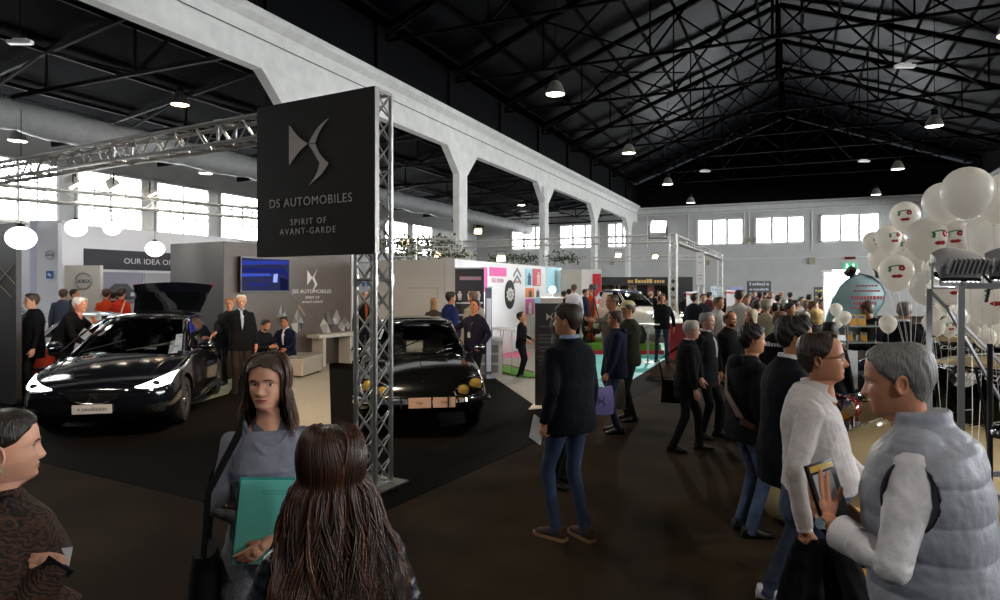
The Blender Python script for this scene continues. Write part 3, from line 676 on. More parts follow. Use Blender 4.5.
# ------------------------------------------------------------------ white stand with coloured graphics, along the hall
def graphic_stand():
    d = 17.0; P = cam((455 - 500) / FPX * d, d); h = 2.69; L = 8.45
    e = thing('graphic_wall', 'long white stand wall with pink and blue graphics and chevron emblem', 'exhibition wall', (P.x, P.y, 0))
    cw = mat('graphic white', '#e3e3e6', .5)
    b = MB(); b.box(HX * -.15 + HY * L / 2 + UP * h / 2, (.3, L, h)); b.build('panel', cw, e, smooth=False)
    def face(px, py):
        k = (px - 500) / FPX; a, c = P.dot(RT), P.dot(FW); t = (k * c - a) / (HY.dot(RT) - k * HY.dot(FW)); dd = c + t * HY.dot(FW); return t, zat(py, dd)
    def patch(x0, y0, x1, y1, col, name, o=.006):
        t0, za = face(x0, y0); t1, zb = face(x1, y1); z1 = za; z0 = face(x0, y1)[1]
        b = MB(); b.box(HX * o + HY * (t0 + t1) / 2 + UP * (z0 + z1) / 2, (.012, abs(t1 - t0), abs(z1 - z0))); return b.build(name, mat('graphic ' + col, col, .5), e, smooth=False)
    patch(481, 267, 487, 292, '#d25aa5', 'pink_band'); patch(489.5, 267, 506, 276, '#dd5aa4', 'pink_panel')
    patch(525.5, 268.5, 531.5, 286, '#9fd4e6', 'photo_tile'); patch(532.5, 268.5, 540.5, 286, '#c5576a', 'photo_tile')
    patch(525.5, 288, 534, 297.5, '#e08a4e', 'photo_tile'); patch(536, 288, 539.5, 297.5, '#d8d6d8', 'photo_tile')
    patch(525.5, 299, 534, 315, '#cf5aa0', 'photo_tile'); patch(534.6, 298, 541, 308, '#8fcfe0', 'photo_tile')
    patch(546, 267, 560.5, 293, '#a9dcec', 'blue_panel')
    for x, y0, y1, c in ((529, 273, 285, '#3c5b84'), (538, 272, 285, '#e6b9a4'), (530, 290, 297, '#5a3a3a'), (529.6, 303, 314, '#f0dfe6'), (537.5, 290, 297, '#444')):
        t, z1 = face(x, y0); z0 = face(x, y1)[1]
        b = MB(); hh = z1 - z0; b.prism([(-.16, 0), (.16, 0), (.12, hh * .5), (.17, hh * .72), (.06, hh * .8), (.08, hh), (-.08, hh), (-.06, hh * .8), (-.17, hh * .72), (-.12, hh * .5)], .003, HX * .014 + HY * t + UP * z0, HY, UP); b.build('printed_figure', mat('figure ' + c, c if len(c) == 7 else '#444444', .5), e, smooth=False)
    t, z = face(497.5, 282.5); text('FEEL GOOD', .17, HX * .01 + HY * t + UP * (z + .05), HY, UP, mat('lettering pink', '#c0557f', .5), e, .004, wide=.95)
    t, z = face(517, 274.5); g = mat('chevron grey', '#77777c', .4)
    b = MB()
    for q in (0, -.22): b.prism([(-.3, q), (0, q + .22), (.3, q), (.3, q - .09), (0, q + .13), (-.3, q - .09)], .01, HX * .005 + HY * t + UP * (z), HY, UP)
    b.build('chevron_emblem', g, e, smooth=False)
    t, z = face(517, 281.8); text('CITROEN', .1, HX * .01 + HY * t + UP * z, HY, UP, mat('lettering red', '#b8616a', .5), e, .004, wide=1.2)
    t, z = face(509.5, 294.5)
    b = MB(); b.prism([(.37 * math.cos(2 * PI * i / 28), .44 * math.sin(2 * PI * i / 28)) for i in range(28)], .02, HX * .005 + HY * t + UP * z, HY, UP); b.build('oval_poster', mat('poster black', '#17161a', .5), e, smooth=False)
    b = MB()
    for i in range(9):
        a = 2 * PI * i / 9; b.prism([(.2 * math.cos(a) + .11 * math.cos(a + j) , .15 * math.sin(a) + .07 * math.sin(a + j)) for j in (0, 1.6, 3.1, 4.7)], .004, HX * .027 + HY * t + UP * z, HY, UP)
    b.prism([(.09 * math.cos(i), .07 * math.sin(i)) for i in range(6)], .004, HX * .027 + HY * t + UP * z, HY, UP)
    b.build('oval_print', mat('print pale', '#cfcdc6', .5), e, smooth=False)
    # end wall towards the aisle of the cars: plain white with a door line
    t = -HX
    b = MB(); Z = .0; b.box(HX * -1.36 + HY * .1 + UP * h / 2, (2.1, .2, h)); b.build('end_panel', mat('end panel white', '#d9d7d4', .5), e, smooth=False)
    b = MB(); b.box(HX * -.95 + HY * -.004 + UP * 1.95, (.9, .01, .012)); b.box(HX * -.5 + HY * -.004 + UP * .98, (.012, .01, 1.95)); b.build('door_line', mat('door gap', '#9c9894', .6), e, smooth=False)
    # beige block and red banner at the far end
    dd = 24.0; Q = cam((561 - 500) / FPX * dd, dd); X = cam(1, 0).normalized(); Y = cam(0, 1).normalized(); M = Matrix((X, Y, UP)).transposed()
    e2 = thing('stand_block', 'beige and white stand block with a tall red panel', 'exhibition wall', (Q.x, Q.y, 0)); hh = zat(269.5, dd)
    b = MB(); b.box(X * .36 + UP * hh / 2, (.72, .3, hh), 0, M); b.build('panel', mat('block beige', '#b7b3ab', .5), e2, smooth=False)
    b = MB(); b.box(X * 1.08 + UP * hh / 2 + Y * .1, (.74, .3, hh), 0, M); b.build('white_panel', cw, e2, smooth=False)
    b = MB(); b.box(X * 1.28 + UP * 2.05 - Y * .06, (.3, .03, .82), 0, M); b.build('red_panel', mat('panel red', '#c22a3a', .5), e2, smooth=False)
    # reception counter
    for (x0, x1, yt, yb, dd, L) in ((433, 503, 338.5, 357, 14.6, 'long white reception counter with niches in front of the graphic wall'),):
        Q = cam((x0 - 500) / FPX * dd, dd); W = (x1 - x0) / FPX * dd; z1 = zat(yt, dd)
        e3 = thing('reception_counter', L, 'counter', (Q.x, Q.y, 0))
        b = MB(); b.box(X * W / 2 + Y * .3 + UP * (z1 - .03), (W, .65, .06), 0, M); b.build('counter_top', cw, e3, smooth=False)
        b = MB(); b.box(X * W / 2 + Y * .3 + UP * (z1 - .06) / 2, (W - .04, .56, z1 - .06), 0, M); b.build('body', mat('counter white', '#c9c6c2', .5), e3, smooth=False)
        b = MB()
        for k in range(3): b.box(X * (W - .3) + Y * .012 + UP * (.18 + .22 * k), (.4, .02, .17), 0, M)
        b.build('niche', mat('niche grey', '#8c8884', .6), e3, smooth=False)
    # beige platform / desk behind the black totem
    dd = 17.5; Q = cam((541 - 500) / FPX * dd, dd); z1 = zat(298.5, dd)
    e4 = thing('display_desk', 'beige display desk with small lamp behind the black totem', 'counter', (Q.x, Q.y, 0)); W = .55
    b = MB(); b.box(X * W / 2 + UP * z1 / 2, (W, .5, z1), 0, M); b.build('body', mat('desk beige', '#b3aca2', .5), e4, smooth=False)
    b = MB(); b.box(X * W / 2 + UP * (z1 + .015), (W + .05, .55, .03), 0, M); b.build('desk_top', cw, e4, smooth=False)
    p = Q + X * .3; e5 = thing('desk_lamp', 'small bright spherical lamp standing on the beige display desk', 'lamp', (p.x, p.y, z1 + .03))
    b = MB(); b.lathe([(.001, 0), (.06, 0), (.06, .015), (.012, .02), (.012, .12), (.001, .12)], n=12); b.build('base', sil, e5)
    b = MB(); b.ell((0, 0, .2), .09, 16, 10); b.build('lamp_globe', mat('bright globe', '#ffffff', .4, emit='#fff4e4', estr=8), e5)
    l = bpy.data.lights.new('desk_light', 'POINT'); l.energy = 40; l.shadow_soft_size = .1; o = bpy.data.objects.new('desk_light', l); C.objects.link(o); o.parent = e5; o.location = (0, -.2, .25)
    # high white tables
    for px, d, L in ((492, 16.0, 'small white high table by the graphic wall beside the counter'), (512, 15.6, 'small white high table in front of the oval poster')):
        q = cam((px - 500) / FPX * d, d); e6 = thing('bistro_table', L, 'table', (q.x, q.y, 0))
        b = MB(); b.lathe([(.001, 1.0), (.33, 1.0), (.34, .985), (.33, .97), (.001, .97)], n=24); b.build('table_top', cw, e6)
        for k in range(4): a = k * PI / 2 + .4; b = MB(); b.tube([(.28 * math.cos(a), .28 * math.sin(a), .0), (.2 * math.cos(a), .2 * math.sin(a), .97)], .013, 8); b.build('leg', sil, e6)
graphic_stand()
def dashes(n, width, size, O, X, Y, m, parent, seed=1, name='lettering'):
    rnd = random.Random(seed); b = MB(); x = -width / 2
    while x < width / 2 - size * .3:
        w = min(rnd.uniform(.35, .75) * size, width / 2 - x); hh = size * rnd.choice((.7, .7, .95)); b.prism([(x, -size * .35), (x + w, -size * .35), (x + w, -size * .35 + hh), (x, -size * .35 + hh)], .003, O, X, Y); x += w + size * (.16 if rnd.random() > .18 else .5)
    return b.build(name, m, parent, smooth=False)
def rollup(px0, px1, yt, d, label, col, rows, tilt=0, prints=True, face=None):
    Q = cam(((px0 + px1) / 2 - 500) / FPX * d, d); W = (px1 - px0) / FPX * d; h = zat(yt, d)
    X = (cam(1, 0).normalized() * math.cos(tilt) + cam(0, 1).normalized() * math.sin(tilt)); N = X.cross(UP); M = Matrix((X, -N, UP)).transposed()
    e = thing('rollup_banner', label, 'banner', (Q.x, Q.y, 0))
    b = MB(); b.box(UP * (h / 2 + .04), (W, .02, h - .08), 0, M); b.build('banner_sheet', mat('banner ' + col, col, .5), e, smooth=False)
    b = MB(); b.box(UP * .05, (W + .06, .22, .09), 0, M); b.build('base', sil, e, smooth=False)
    b = MB(); b.box(UP * (h - .005), (W + .02, .035, .03), 0, M); b.build('top_rail', sil, e, smooth=False)
    return e, X, N, W, h
def dark_rollup():
    e, X, N, W, h = rollup(455, 484, 268, 14.9, 'tall charcoal banner with white icons and lines behind the talking men', '#26272f', 4, .12)
    wh = mat('banner print white', '#c9c9cf', .5); O = N * .013
    for s, z, sz in (('a', h - .23, .13), ('b', h - .78, .06), ('c', h - 1.05, .07), ('d', h - 1.2, .07)):
        b = MB(); b.prism([(-.22 if sz > .1 else -.3, -sz * .3), (.26 if sz > .1 else .3, -sz * .3), (.26 if sz > .1 else .3, sz * .3), (-.22 if sz > .1 else -.3, sz * .3)], .002, O + UP * z, X, UP); b.build('printed_bar', wh if sz < .1 else mat('print mixed', '#8d8aa0', .5), e, smooth=False)
    b = MB(); b.prism([(-.22, -.025), (-.03, -.025), (-.03, .025), (-.22, .025)], .003, O + UP * (h - .22), X, UP); b.prism([(.05, -.03), (.25, -.03), (.25, .02), (.05, .02)], .003, O + UP * (h - .24), X, UP); b.build('printed_logo', mat('print red', '#b07a86', .5), e, smooth=False)
    for i, x in enumerate((-.22, 0, .2)):
        b = MB(); z = h - .62
        b.prism([(x - .03, z - .1), (x + .03, z - .1), (x + .05, z + .04), (x + .02, z + .06), (x + .03, z + .1), (x - .03, z + .1), (x - .02, z + .06), (x - .05, z + .04)], .002, O, X, UP); b.build('printed_icon', wh, e, smooth=False)
    e, X, N, W, h = rollup(485, 492, 287, 14.4, 'narrow navy framed banner with pale text sheet by the counter', '#2a2f4d', 4, .5)
    b = MB(); b.box(N * .014 + UP * (h / 2 - .05), (W * .75, .004, h * .8), 0, Matrix((X, -N, UP)).transposed()); b.build('text_sheet', mat('sheet pale', '#c9cbd6', .5), e, smooth=False)
dark_rollup()
def totem():
    d = 11.0; px0, px1 = 535, 563; Q = cam((px0 - 500) / FPX * d, d); W = (px1 - px0) / FPX * d; h = zat(304.5, d)
    X = cam(1, 0).normalized(); Y = cam(0, 1).normalized(); M = Matrix((X, Y, UP)).transposed()
    e = thing('info_totem', 'black information totem with small winged emblem and text lines', 'totem', (Q.x, Q.y, 0))
    b = MB(); b.box(X * W / 2 + UP * (h / 2 + .02), (W, .05, h), 0, M); b.build('panel', mat('totem black', '#131214', .35), e, smooth=False)
    pb = mat('base plate white', '#d6d2c4', .5)
    b = MB(); b.add([X * x + Y * y + UP * z for z in (0, .02) for x, y in ((-.12, -.34), (W * .7, -.16), (W * .7, .2), (.0, .2))], [(0, 3, 2, 1), (4, 5, 6, 7)] + [(i, (i + 1) % 4, 4 + (i + 1) % 4, 4 + i) for i in range(4)]); b.build('base_plate', pb, e, smooth=False)
    g = mat('totem print', '#8b8886', .5); O = X * W / 2 - Y * .027
    b = MB(); s = .15; z = h - .2
    b.prism([(-.3 * s, z + .4 * s), (-.3 * s, z - .4 * s), (.1 * s, z)], .002, O, X, UP); b.prism([(.5 * s, z + .5 * s), (.25 * s, z), (.5 * s, z - .35 * s), (.1 * s, z - .7 * s), (.28 * s, z - .3 * s), (.08 * s, z)], .002, O, X, UP); b.build('emblem', g, e, smooth=False)
    for k, (w, zz) in enumerate(((.3, .36), (.36, .5), (.38, .56), (.36, .62), (.38, .7), (.3, .76), (.38, .86), (.34, .92), (.36, .98))):
        b = MB(); b.prism([(-w / 2, h - zz - .008), (w / 2, h - zz - .008), (w / 2, h - zz + .008), (-w / 2, h - zz + .008)], .002, O, X, UP); b.build('text_line', mat('totem text', '#4c4a4a', .5), e, smooth=False)
totem()
# coloured floors of the graphic stand
carpet('floor_light', [gp(468, 372), gp(486, 372), gp(537, 407), gp(571, 419), gp(662, 361), gp(700, 345), gp(455, 345)], grey_floor, .006)
carpet('floor_turquoise', [gp(588, 407), gp(627, 383), gp(662, 361), gp(690, 348), gp(672, 343), gp(586, 345), gp(580, 372)], turq, .009)
carpet('floor_pink', [gp(571, 418.5), gp(582, 412), gp(590, 385), gp(584, 362), gp(576, 362)], pinkf, .0095)
carpet('floor_pink', [gp(606, 396), gp(627, 383), gp(619, 383), gp(600, 395)], pinkf, .0105)
carpet('floor_pink', [gp(495, 352), gp(530, 352), gp(530, 358), gp(497, 358)], pinkf, .0095)
def turf():
    e = thing('turf_mat', 'curved bright green artificial turf mat with red edges on the pale floor', 'mat', gp(505, 372))
    o = gp(505, 372); P = [gp(x, y) - o for x, y in ((486, 363), (497, 365.5), (512, 368), (533, 374), (536, 379), (520, 378), (505, 374), (487, 372))]
    b = MB(); n = len(P); V = [Vector((p.x, p.y, .045)) for p in P] + [Vector((p.x, p.y, .012)) for p in P]
    b.add(V, [tuple(range(n))] + [(i, (i + 1) % n, n + (i + 1) % n, n + i) for i in range(n)]); b.build('turf', mat('turf green', '#5b9a2c', .9, noise=.3, nscale=40, bump=.6, bscale=200), e, smooth=False)
    b = MB(); b.tube([Vector((p.x, p.y, .04)) for p in P[:4]], .025, 6); b.build('red_edge', mat('edge red', '#8e3a2a', .6), e)
turf()
# ------------------------------------------------------------------ the truss frame of the stand in the middle distance
def frame_stand():
    d = 22.7; Pc = cam((673 - 500) / FPX * d, d); z = 3.64
    tower(Pc, 3.79, HX.copy(), HY.copy(), 'pale truss tower at the front corner of the middle stand', m=alu_far, cross=True, br=.012)
    A = Pc + HX * 0; A = Vector((Pc.x, Pc.y, z)); B = A - HX * 10.5
    beam(A - HX * .15, B, 'pale box truss across the front of the middle stand', m=alu_far, br=.012, pitch=.35)
    Bk = A + HY * 15.2; 
    beam(A + HY * .15, Bk, 'pale box truss running back along the middle stand', m=alu_far, br=.012, pitch=.35)
    beam(Bk - HX * .15, Bk - HX * 13, 'pale box truss across the back of the middle stand', m=alu_far, br=.012, pitch=.4)
    tower(Vector((Bk.x, Bk.y, 0)), 3.79, HX.copy(), HY.copy(), 'pale truss tower at the back corner of the middle stand', m=alu_far, cross=True, br=.012, pitch=.4)
    m = A + HY * 7.2
    tower(Vector((m.x, m.y, 0)), 3.5, HX.copy(), HY.copy(), 'pale truss tower halfway along the middle stand with white banner', m=alu_far, cross=True, br=.012, pitch=.4)
    tower(Vector((B.x, B.y, 0)), 3.79, HX.copy(), HY.copy(), 'truss tower at the hidden end of the front truss', m=alu_far, br=.012, pitch=.4)
    e = thing('hanging_banner', 'narrow white vertical banner on the middle truss tower', 'banner', (m.x, m.y - .22, 2.1))
    b = MB(); b.box((0, 0, .75), (.34, .03, 1.55)); b.build('banner_sheet', mat('banner white', '#e6e6e8', .5), e, smooth=False)
    b = MB(); b.tube([(-.19, 0, 1.54), (.19, 0, 1.54)], .015, 6); b.tube([(-.19, 0, -.03), (.19, 0, -.03)], .015, 6); b.build('banner_rod', sil, e)
    b = MB()
    for k, zz in enumerate((1.2, .95, .4, .25)): b.box((0, -.018, zz), (.16, .004, .05))
    b.build('banner_print', mat('banner print grey', '#b9b2b4', .5), e, smooth=False)
    # greenery on the trusses between the columns
    return A, Bk
FA, FB = frame_stand()
flood(at(658, 22.6, zat(226, 22.6)), -FW * .75 - UP * .35, .55, 'bright floodlight standing on the middle stand truss', 700, 120, hang=False, emis=mat('bright flood lens', '#ffffff', .3, emit='#ffffff', estr=18), col=(1, .97, .92))
for i, (px, py, d) in enumerate(((618, 255, 31), (655, 256.5, 34), (405, 242, 23), (437, 254, 24), (501, 258, 22), (478, 231, 25))):
    flood(at(px, d, zat(py, d)), -FW * .8 - UP * .6 + RT * .1, .3, ('small lit spotlight on the back truss near the third column', 'small lit spotlight on the back truss by the truss tower', 'warm spotlight on the greenery truss closest to the sign tower', 'warm spotlight below the greenery truss', 'warm spotlight above the graphic wall corner', 'spotlight clamped on the front truss by the first column')[i], 480, 110, col=(1, .85, .66), emis=mat('warm flood lens', '#ffffff', .3, emit='#ffd9a0', estr=9))
leafm = [mat('leaf %d' % i, c, .6) for i, c in enumerate(('#3c4a33', '#55624a', '#74806a', '#2c3826'))]
def greenery(A, B, label, n, r=.22, sag=.0):
    rnd = random.Random(int(A.x * 100)); A, B = Vector(A), Vector(B)
    e = thing('garland', label, 'garland', A)
    b = MB(); b.tube([Vector((0, 0, 0)) + (B - A) * t + UP * sag * math.sin(9 * t) for t in np.linspace(0, 1, 14)], .02, 5); b.build('vine_stem', leafm[3], e)
    b = MB()
    for i in range(n):
        p = (B - A) * rnd.random() + Vector((rnd.gauss(0, 1), rnd.gauss(0, 1), rnd.gauss(0, 1))) * r * .5
        u = Vector((rnd.gauss(0, 1), rnd.gauss(0, 1), rnd.gauss(0, 1))).normalized(); v = u.cross(Vector((rnd.gauss(0, 1), rnd.gauss(0, 1), 1))).normalized(); s = rnd.uniform(.05, .1)
        b.add([p - u * s, p + v * s * .45 + u * s * .1, p + u * s, p - v * s * .45 + u * s * .1], [(0, 1, 2, 3)], rnd.randrange(4))
    stuff(b.build('leaves', leafm, e, smooth=False, fix=False))
d = 20.0
gA = cam((396 - 500) / FPX * d, d, zat(243, d)); gB = cam((456 - 500) / FPX * d, d, zat(243, d))
beam(gA - RT * .6, gB, 'box truss wound with leaves beside the first arcade column', m=alu_far, pitch=.4)
greenery(gA - RT * .6, gB, 'leafy garland wound round the upper truss beside the first column', 420)
d2 = 22.5; gC = cam((392 - 500) / FPX * d2, d2, zat(253, d2)); gD = cam((470 - 500) / FPX * d2, d2, zat(256, d2))
greenery(gC, gD, 'leafy garland along the lower truss above the white end panel', 420); beam(gC, gD, 'lower box truss wound with leaves above the white end panel', m=alu_far, pitch=.4)
d3 = 19.6; gE = cam((415.5 - 500) / FPX * d3, d3, 3.3)
greenery(gE, Vector((gE.x, gE.y, .1)), 'leafy garland twisting up a post beside the white end panel', 380, .2)
e = thing('post', 'thin post wound with leaves beside the white end panel', 'post', (gE.x, gE.y, 0)); b = MB(); b.tube([(0, 0, 0), (0, 0, 3.3)], .05, 8); b.build('shaft', alu_far, e); b = MB(); b.lathe([(.001, 0), (.2, 0), (.2, .02), (.05, .03)], n=16); b.build('base_plate', alu_far, e)
greenery(cam((490 - 500) / FPX * 24, 24, zat(259, 24)), cam((535 - 500) / FPX * 26, 26, zat(259, 26)), 'leafy garland hanging over the white graphic wall', 300)
greenery(cam((548 - 500) / FPX * 27, 27, zat(258.5, 27)), cam((578 - 500) / FPX * 28, 28, zat(259, 28)), 'leafy garland between the second and third arcade columns', 200)
# white partitions far behind the classic car
def far_partition():
    X = cam(1, 0).normalized(); Y = cam(0, 1).normalized(); M = Matrix((X, Y, UP)).transposed()
    for px0, px1, d, yt, col, L in ((394, 452, 34, 262, '#d5d9de', 'plain white partition far behind the classic black car'), (348, 398, 27, 262, '#d0d6dd', 'pale blue white partition with a small sign seen through the truss tower')):
        Q = cam((px0 - 500) / FPX * d, d); W = (px1 - px0) / FPX * d; h = zat(yt, d)
        e = thing('partition_panel', L, 'exhibition wall', (Q.x, Q.y, 0)); b = MB(); b.box(X * W / 2 + UP * h / 2, (W, .15, h), 0, M); b.build('panel', mat('partition ' + col, col, .5), e, smooth=False)
        b = MB(); b.box(X * W / 2 + UP * (h - .03) - Y * .09, (W, .04, .06), 0, M); b.build('top_rail', sil, e, smooth=False)
        if px0 == 348: dashes(1, 1.1, .26, X * W * .35 - Y * .085 + UP * (h - .9), X, UP, mat('lettering blue', '#5a7fb0', .5), e, 4)
far_partition()
# ------------------------------------------------------------------ black booth and signs by the back wall
def back_row():
    X = cam(1, 0).normalized(); Y = cam(0, 1).normalized(); M = Matrix((X, Y, UP)).transposed()
    d = 40.0; Q = cam((600 - 500) / FPX * d, d); W = 92 / FPX * d; h = zat(277, d)
    e = thing('black_booth', 'long black booth with fascia sign near the back wall', 'booth', (Q.x, Q.y, 0)); blk = mat('booth black', '#131316', .6)
    b = MB(); b.box(X * W / 2 + Y * 2 + UP * h / 2, (W, .1, h), 0, M); b.build('back_panel', blk, e, smooth=False)
    b = MB(); b.box(X * W * .45 + UP * (h - .25), (W * .9, .1, .5), 0, M); b.build('fascia', blk, e, smooth=False)
    for t in (0, 1): b = MB(); b.box(X * W * t + Y * 1 + UP * h / 2, (.1, 2, h), 0, M); b.build('side_wall', blk, e, smooth=False)
    b = MB(); b.box(X * W * .92 - Y * .02 + UP * h / 2, (W * .16, .08, h), 0, M); b.build('front_panel', blk, e, smooth=False)
    dashes(1, 2.2, .24, X * W * .5 - Y * .06 + UP * (h - .27), X, UP, mat('fascia gold', '#c9a262', .5), e, 6)
    for t, w, zz, hh, c in ((.42, .55, 1.75, .85, '#b9a68d'), (.22, .12, 1.7, .9, '#8f8a6c'), (.27, .12, 1.7, .9, '#b0a07a'), (.63, .4, 1.8, .6, '#a0626a'), (.12, .4, 1.7, .7, '#5a4a48')):
        b = MB(); b.box(X * W * t + Y * 1.9 + UP * zz, (w, .05, hh), 0, M); b.build('poster', mat('poster ' + c, c, .6), e, smooth=False)
    b = MB(); b.prism([(.1 * math.cos(i), .14 * math.sin(i)) for i in range(6)], .005, X * W * .42 + Y * 1.87 + UP * 1.85, X, UP); b.build('poster_print', mat('print brown', '#7c3f2e', .6), e, smooth=False)
    def board(px0, px1, yt, yb, d, col, L, lines, name='sign_board', lc='#b9bcc6'):
        Q = cam((px0 - 500) / FPX * d, d); W = (px1 - px0) / FPX * d; z1, z0 = zat(yt, d), zat(yb, d)
        e = thing(name, L, 'sign', (Q.x, Q.y, 0)); b = MB(); b.box(X * W / 2 + UP * (z0 + z1) / 2, (W, .06, z1 - z0), 0, M); b.build('panel', mat('board ' + col, col, .5), e, smooth=False)
        b = MB()
        for q in (.1, .9): b.tube([X * W * q + Y * .06, X * W * q + Y * .06 + UP * z1], .03, 6)
        b.build('support', dark_steel, e)
        for k, (t, s) in enumerate(lines): dashes(1, W * .8, s, X * W / 2 - Y * .035 + UP * (z1 - (z1 - z0) * (k + .65) / (len(lines) + .3)), X, UP, mat('board print ' + lc, lc, .5), e, k + 3)
    board(747, 771, 281, 298, 44, '#20222a', 'black sign board with rows of white text before the back wall', (('AUTO CLUB', .2), ('MUSEO STORICO', .15), ('OLD CARS', .2)))
    board(814, 826, 287, 312, 36, '#2a2b30', 'narrow dark banner with a yellow heading next to the lit showcase', (('VINTAGE', .12), ('CLUB', .12), ('', .1), ('', .1)), lc='#b5b04a')
    board(711, 723, 286, 300, 38, '#cfe0ea', 'pale blue white poster board behind the middle truss tower', (('EXPO', .16), ('AUTO', .16)), lc='#9ab0c4')
    board(731, 743, 287, 297, 42, '#8f93c4', 'lilac screen board beside the black sign board', (('NEWS', .16),), lc='#c9cbe6')
    for px0, px1, yt, d, L in ((688, 696, 292, 21.5, 'white banner with red edge standing beside the front truss tower'), (728, 736, 290.5, 23, 'white banner with red edge standing between two truss towers in the crowd')):
        e, Xx, N, W, h = rollup(px0 - 2, px1 + 1, yt, d, L, '#e4e2e4', 2, .2)
        b = MB(); b.box(Xx * W * .42 + N * .013 + UP * (h / 2), (W * .14, .006, h * .92), 0, Matrix((Xx, -N, UP)).transposed()); b.build('red_edge', mat('banner red', '#c8484e', .5), e, smooth=False)
        b = MB(); b.box(N * .013 + UP * (h - .07), (W * .96, .006, .08), 0, Matrix((Xx, -N, UP)).transposed()); b.build('red_heading', mat('banner red', '#c8484e', .5), e, smooth=False)
    # red counter and chrome stool
    d = 18.6; Q = cam((668 - 500) / FPX * d, d); z1 = zat(323, d)
    e = thing('red_counter', 'red fabric covered counter behind the man on the phone', 'counter', (Q.x, Q.y, 0)); b = MB(); b.box(X * .42 + UP * z1 / 2, (.84, .6, z1), 0, M); b.build('body', mat('counter red', '#8e1f26', .6), e, smooth=False)
    b = MB(); b.box(X * .42 + UP * (z1 + .015), (.9, .66, .03), 0, M); b.build('counter_top', mat('counter top pale', '#c9c2bb', .4), e, smooth=False)
    d = 17.4; Q = cam((648 - 500) / FPX * d, d); e = thing('bistro_table', 'small chrome high table with white top beside the man on the phone', 'table', (Q.x, Q.y, 0))
    b = MB(); b.lathe([(.001, 1.02), (.3, 1.02), (.3, .99), (.001, .99)], n=20); b.build('table_top', white_lam, e); b = MB(); b.tube([(0, 0, .02), (0, 0, .99)], .03, 10); b.build('stem', alu, e); b = MB(); b.lathe([(.001, 0), (.26, 0), (.25, .02), (.04, .04)], n=20); b.build('base', alu, e)
    # green and red edged stage under the white show car
    d = 19.5; Q = cam((562 - 500) / FPX * d, d); e = thing('car_stage', 'low show car stage with green turf top and red edge', 'stage', (Q.x, Q.y, 0)); W = 102 / FPX * d
    b = MB(); b.box(X * W / 2 + Y * 1.7 + UP * .06, (W, 3.4, .12), 0, M); b.build('red_edge', mat('stage red', '#c02a34', .6), e, smooth=False)
    b = MB(); b.box(X * W / 2 + Y * 1.75 + UP * .2, (W - .1, 3.2, .16), 0, M); b.build('turf', mat('stage green', '#5d9a2f', .9, noise=.25, nscale=30), e, smooth=False)
    # exit sign
    t = math.atan2(850 - 500, FPX); x = YB * math.tan(t - PSI); dd = YB * math.cos(PSI) - x * math.sin(PSI)
    e = thing('exit_sign', 'green lit emergency exit sign on the back wall', 'exit sign', (x, YB - .06, zat(266, dd))); b = MB(); b.box((0, 0, 0), (.9, .1, .42)); b.build('housing', mat('exit green', '#2f8a5c', .5, emit='#5fd9a0', estr=.5), e, smooth=False)
    b = MB()
    for q in (-.2, .2): b.ell((q, -.055, .1), (.06, .01, .06), 10, 6); b.prism([(q - .1, -.12), (q + .02, -.12), (q + .1, .04), (q - .02, .06)], .01, (0, -.055, 0), (1, 0, 0), (0, 0, 1))
    b.build('running_figure', mat('exit white', '#eafff2', .5, emit='#eafff2', estr=1.2), e, smooth=False)
    e = thing('alarm_light', 'small dark red alarm light above the exit sign', 'alarm', (x, YB - .06, zat(258, dd))); b = MB(); b.box((0, 0, 0), (.7, .12, .18)); b.build('housing', mat('alarm red', '#7a2328', .5), e, smooth=False); b = MB(); b.box((0, -.07, 0), (.5, .02, .1)); b.build('lens', mat('alarm lens', '#5a1a1d', .3), e, smooth=False)
back_row()

# added floodlights, hidden by the sign, to light the cars and pale floor
for t, L, aim in ((.75, 'added floodlight hidden behind the black sign, aimed at the saloon', RT * .15 + FW * .75 - UP * .65), (1.25, 'added floodlight hidden behind the black sign, aimed at the poufs', -RT * .35 + FW * .75 - UP * .35), (1.55, 'added floodlight hidden behind the black sign, aimed at the hatchback', -RT * .8 + FW * .5 - UP * .5)):
    p = TC + BU * t + BW * .28; p.z = 3.42; flood(p, aim, .2, L, 620, 85, case=dark_steel, col=(1, .76, .52))
# added front fill, unseen behind the camera: a floodlight on a truss tower
q = cam(2.3, -2.6); tower(q, 3.9, HX.copy(), HY.copy(), 'added truss tower behind the camera, carrying the fill light', m=alu_far, pitch=.5)
flood(Vector((q.x, q.y, 3.72)) + FW * .35, FW * .9 - UP * .42 - RT * .32, .4, 'added fill floodlight on the unseen truss tower behind the camera', 210, 90, col=(.95, .96, 1))
# ------------------------------------------------------------------ vehicles
chrome = mat('chrome', '#d9dadc', .08, metal=1); tyre_m = mat('tyre rubber', '#121212', .75); rim_m = mat('alloy rim', '#8b8d92', .25, metal=.9)
plate_m = mat('plate', '#c9c7c4', .45); glass_dark = glassmat('tinted car glass', (.55, .6, .58), .55); glass_clear = glassmat('clear glass', (.9, .95, .92), .85)
seat_m = mat('car seat', '#2a2624', .7); trim_black = mat('black trim', '#0d0d0f', .35)
def paint(col): return mat('car paint ' + col, col, .12, coat=.5, spec=.45)
def car_body(st):
    mb = MB(); R = []
    for y, wl, wb, zl, zb, zc in st:
        wm = max(wl, wb) + .015; zm = zl + (zb - zl) * .55
        h = [(0, zl), (wl * .9, zl), (wl, zl + .07), (wm, zm), (wb, zb - .05), (wb - .05, zb), (wb * .55, zb + (zc - zb) * .75), (0, zc)]
        ring = [Vector((x, y, z)) for x, z in h] + [Vector((-x, y, z)) for x, z in h[-2:0:-1]]
        R.append(ring)
    mb.loft(R); return mb
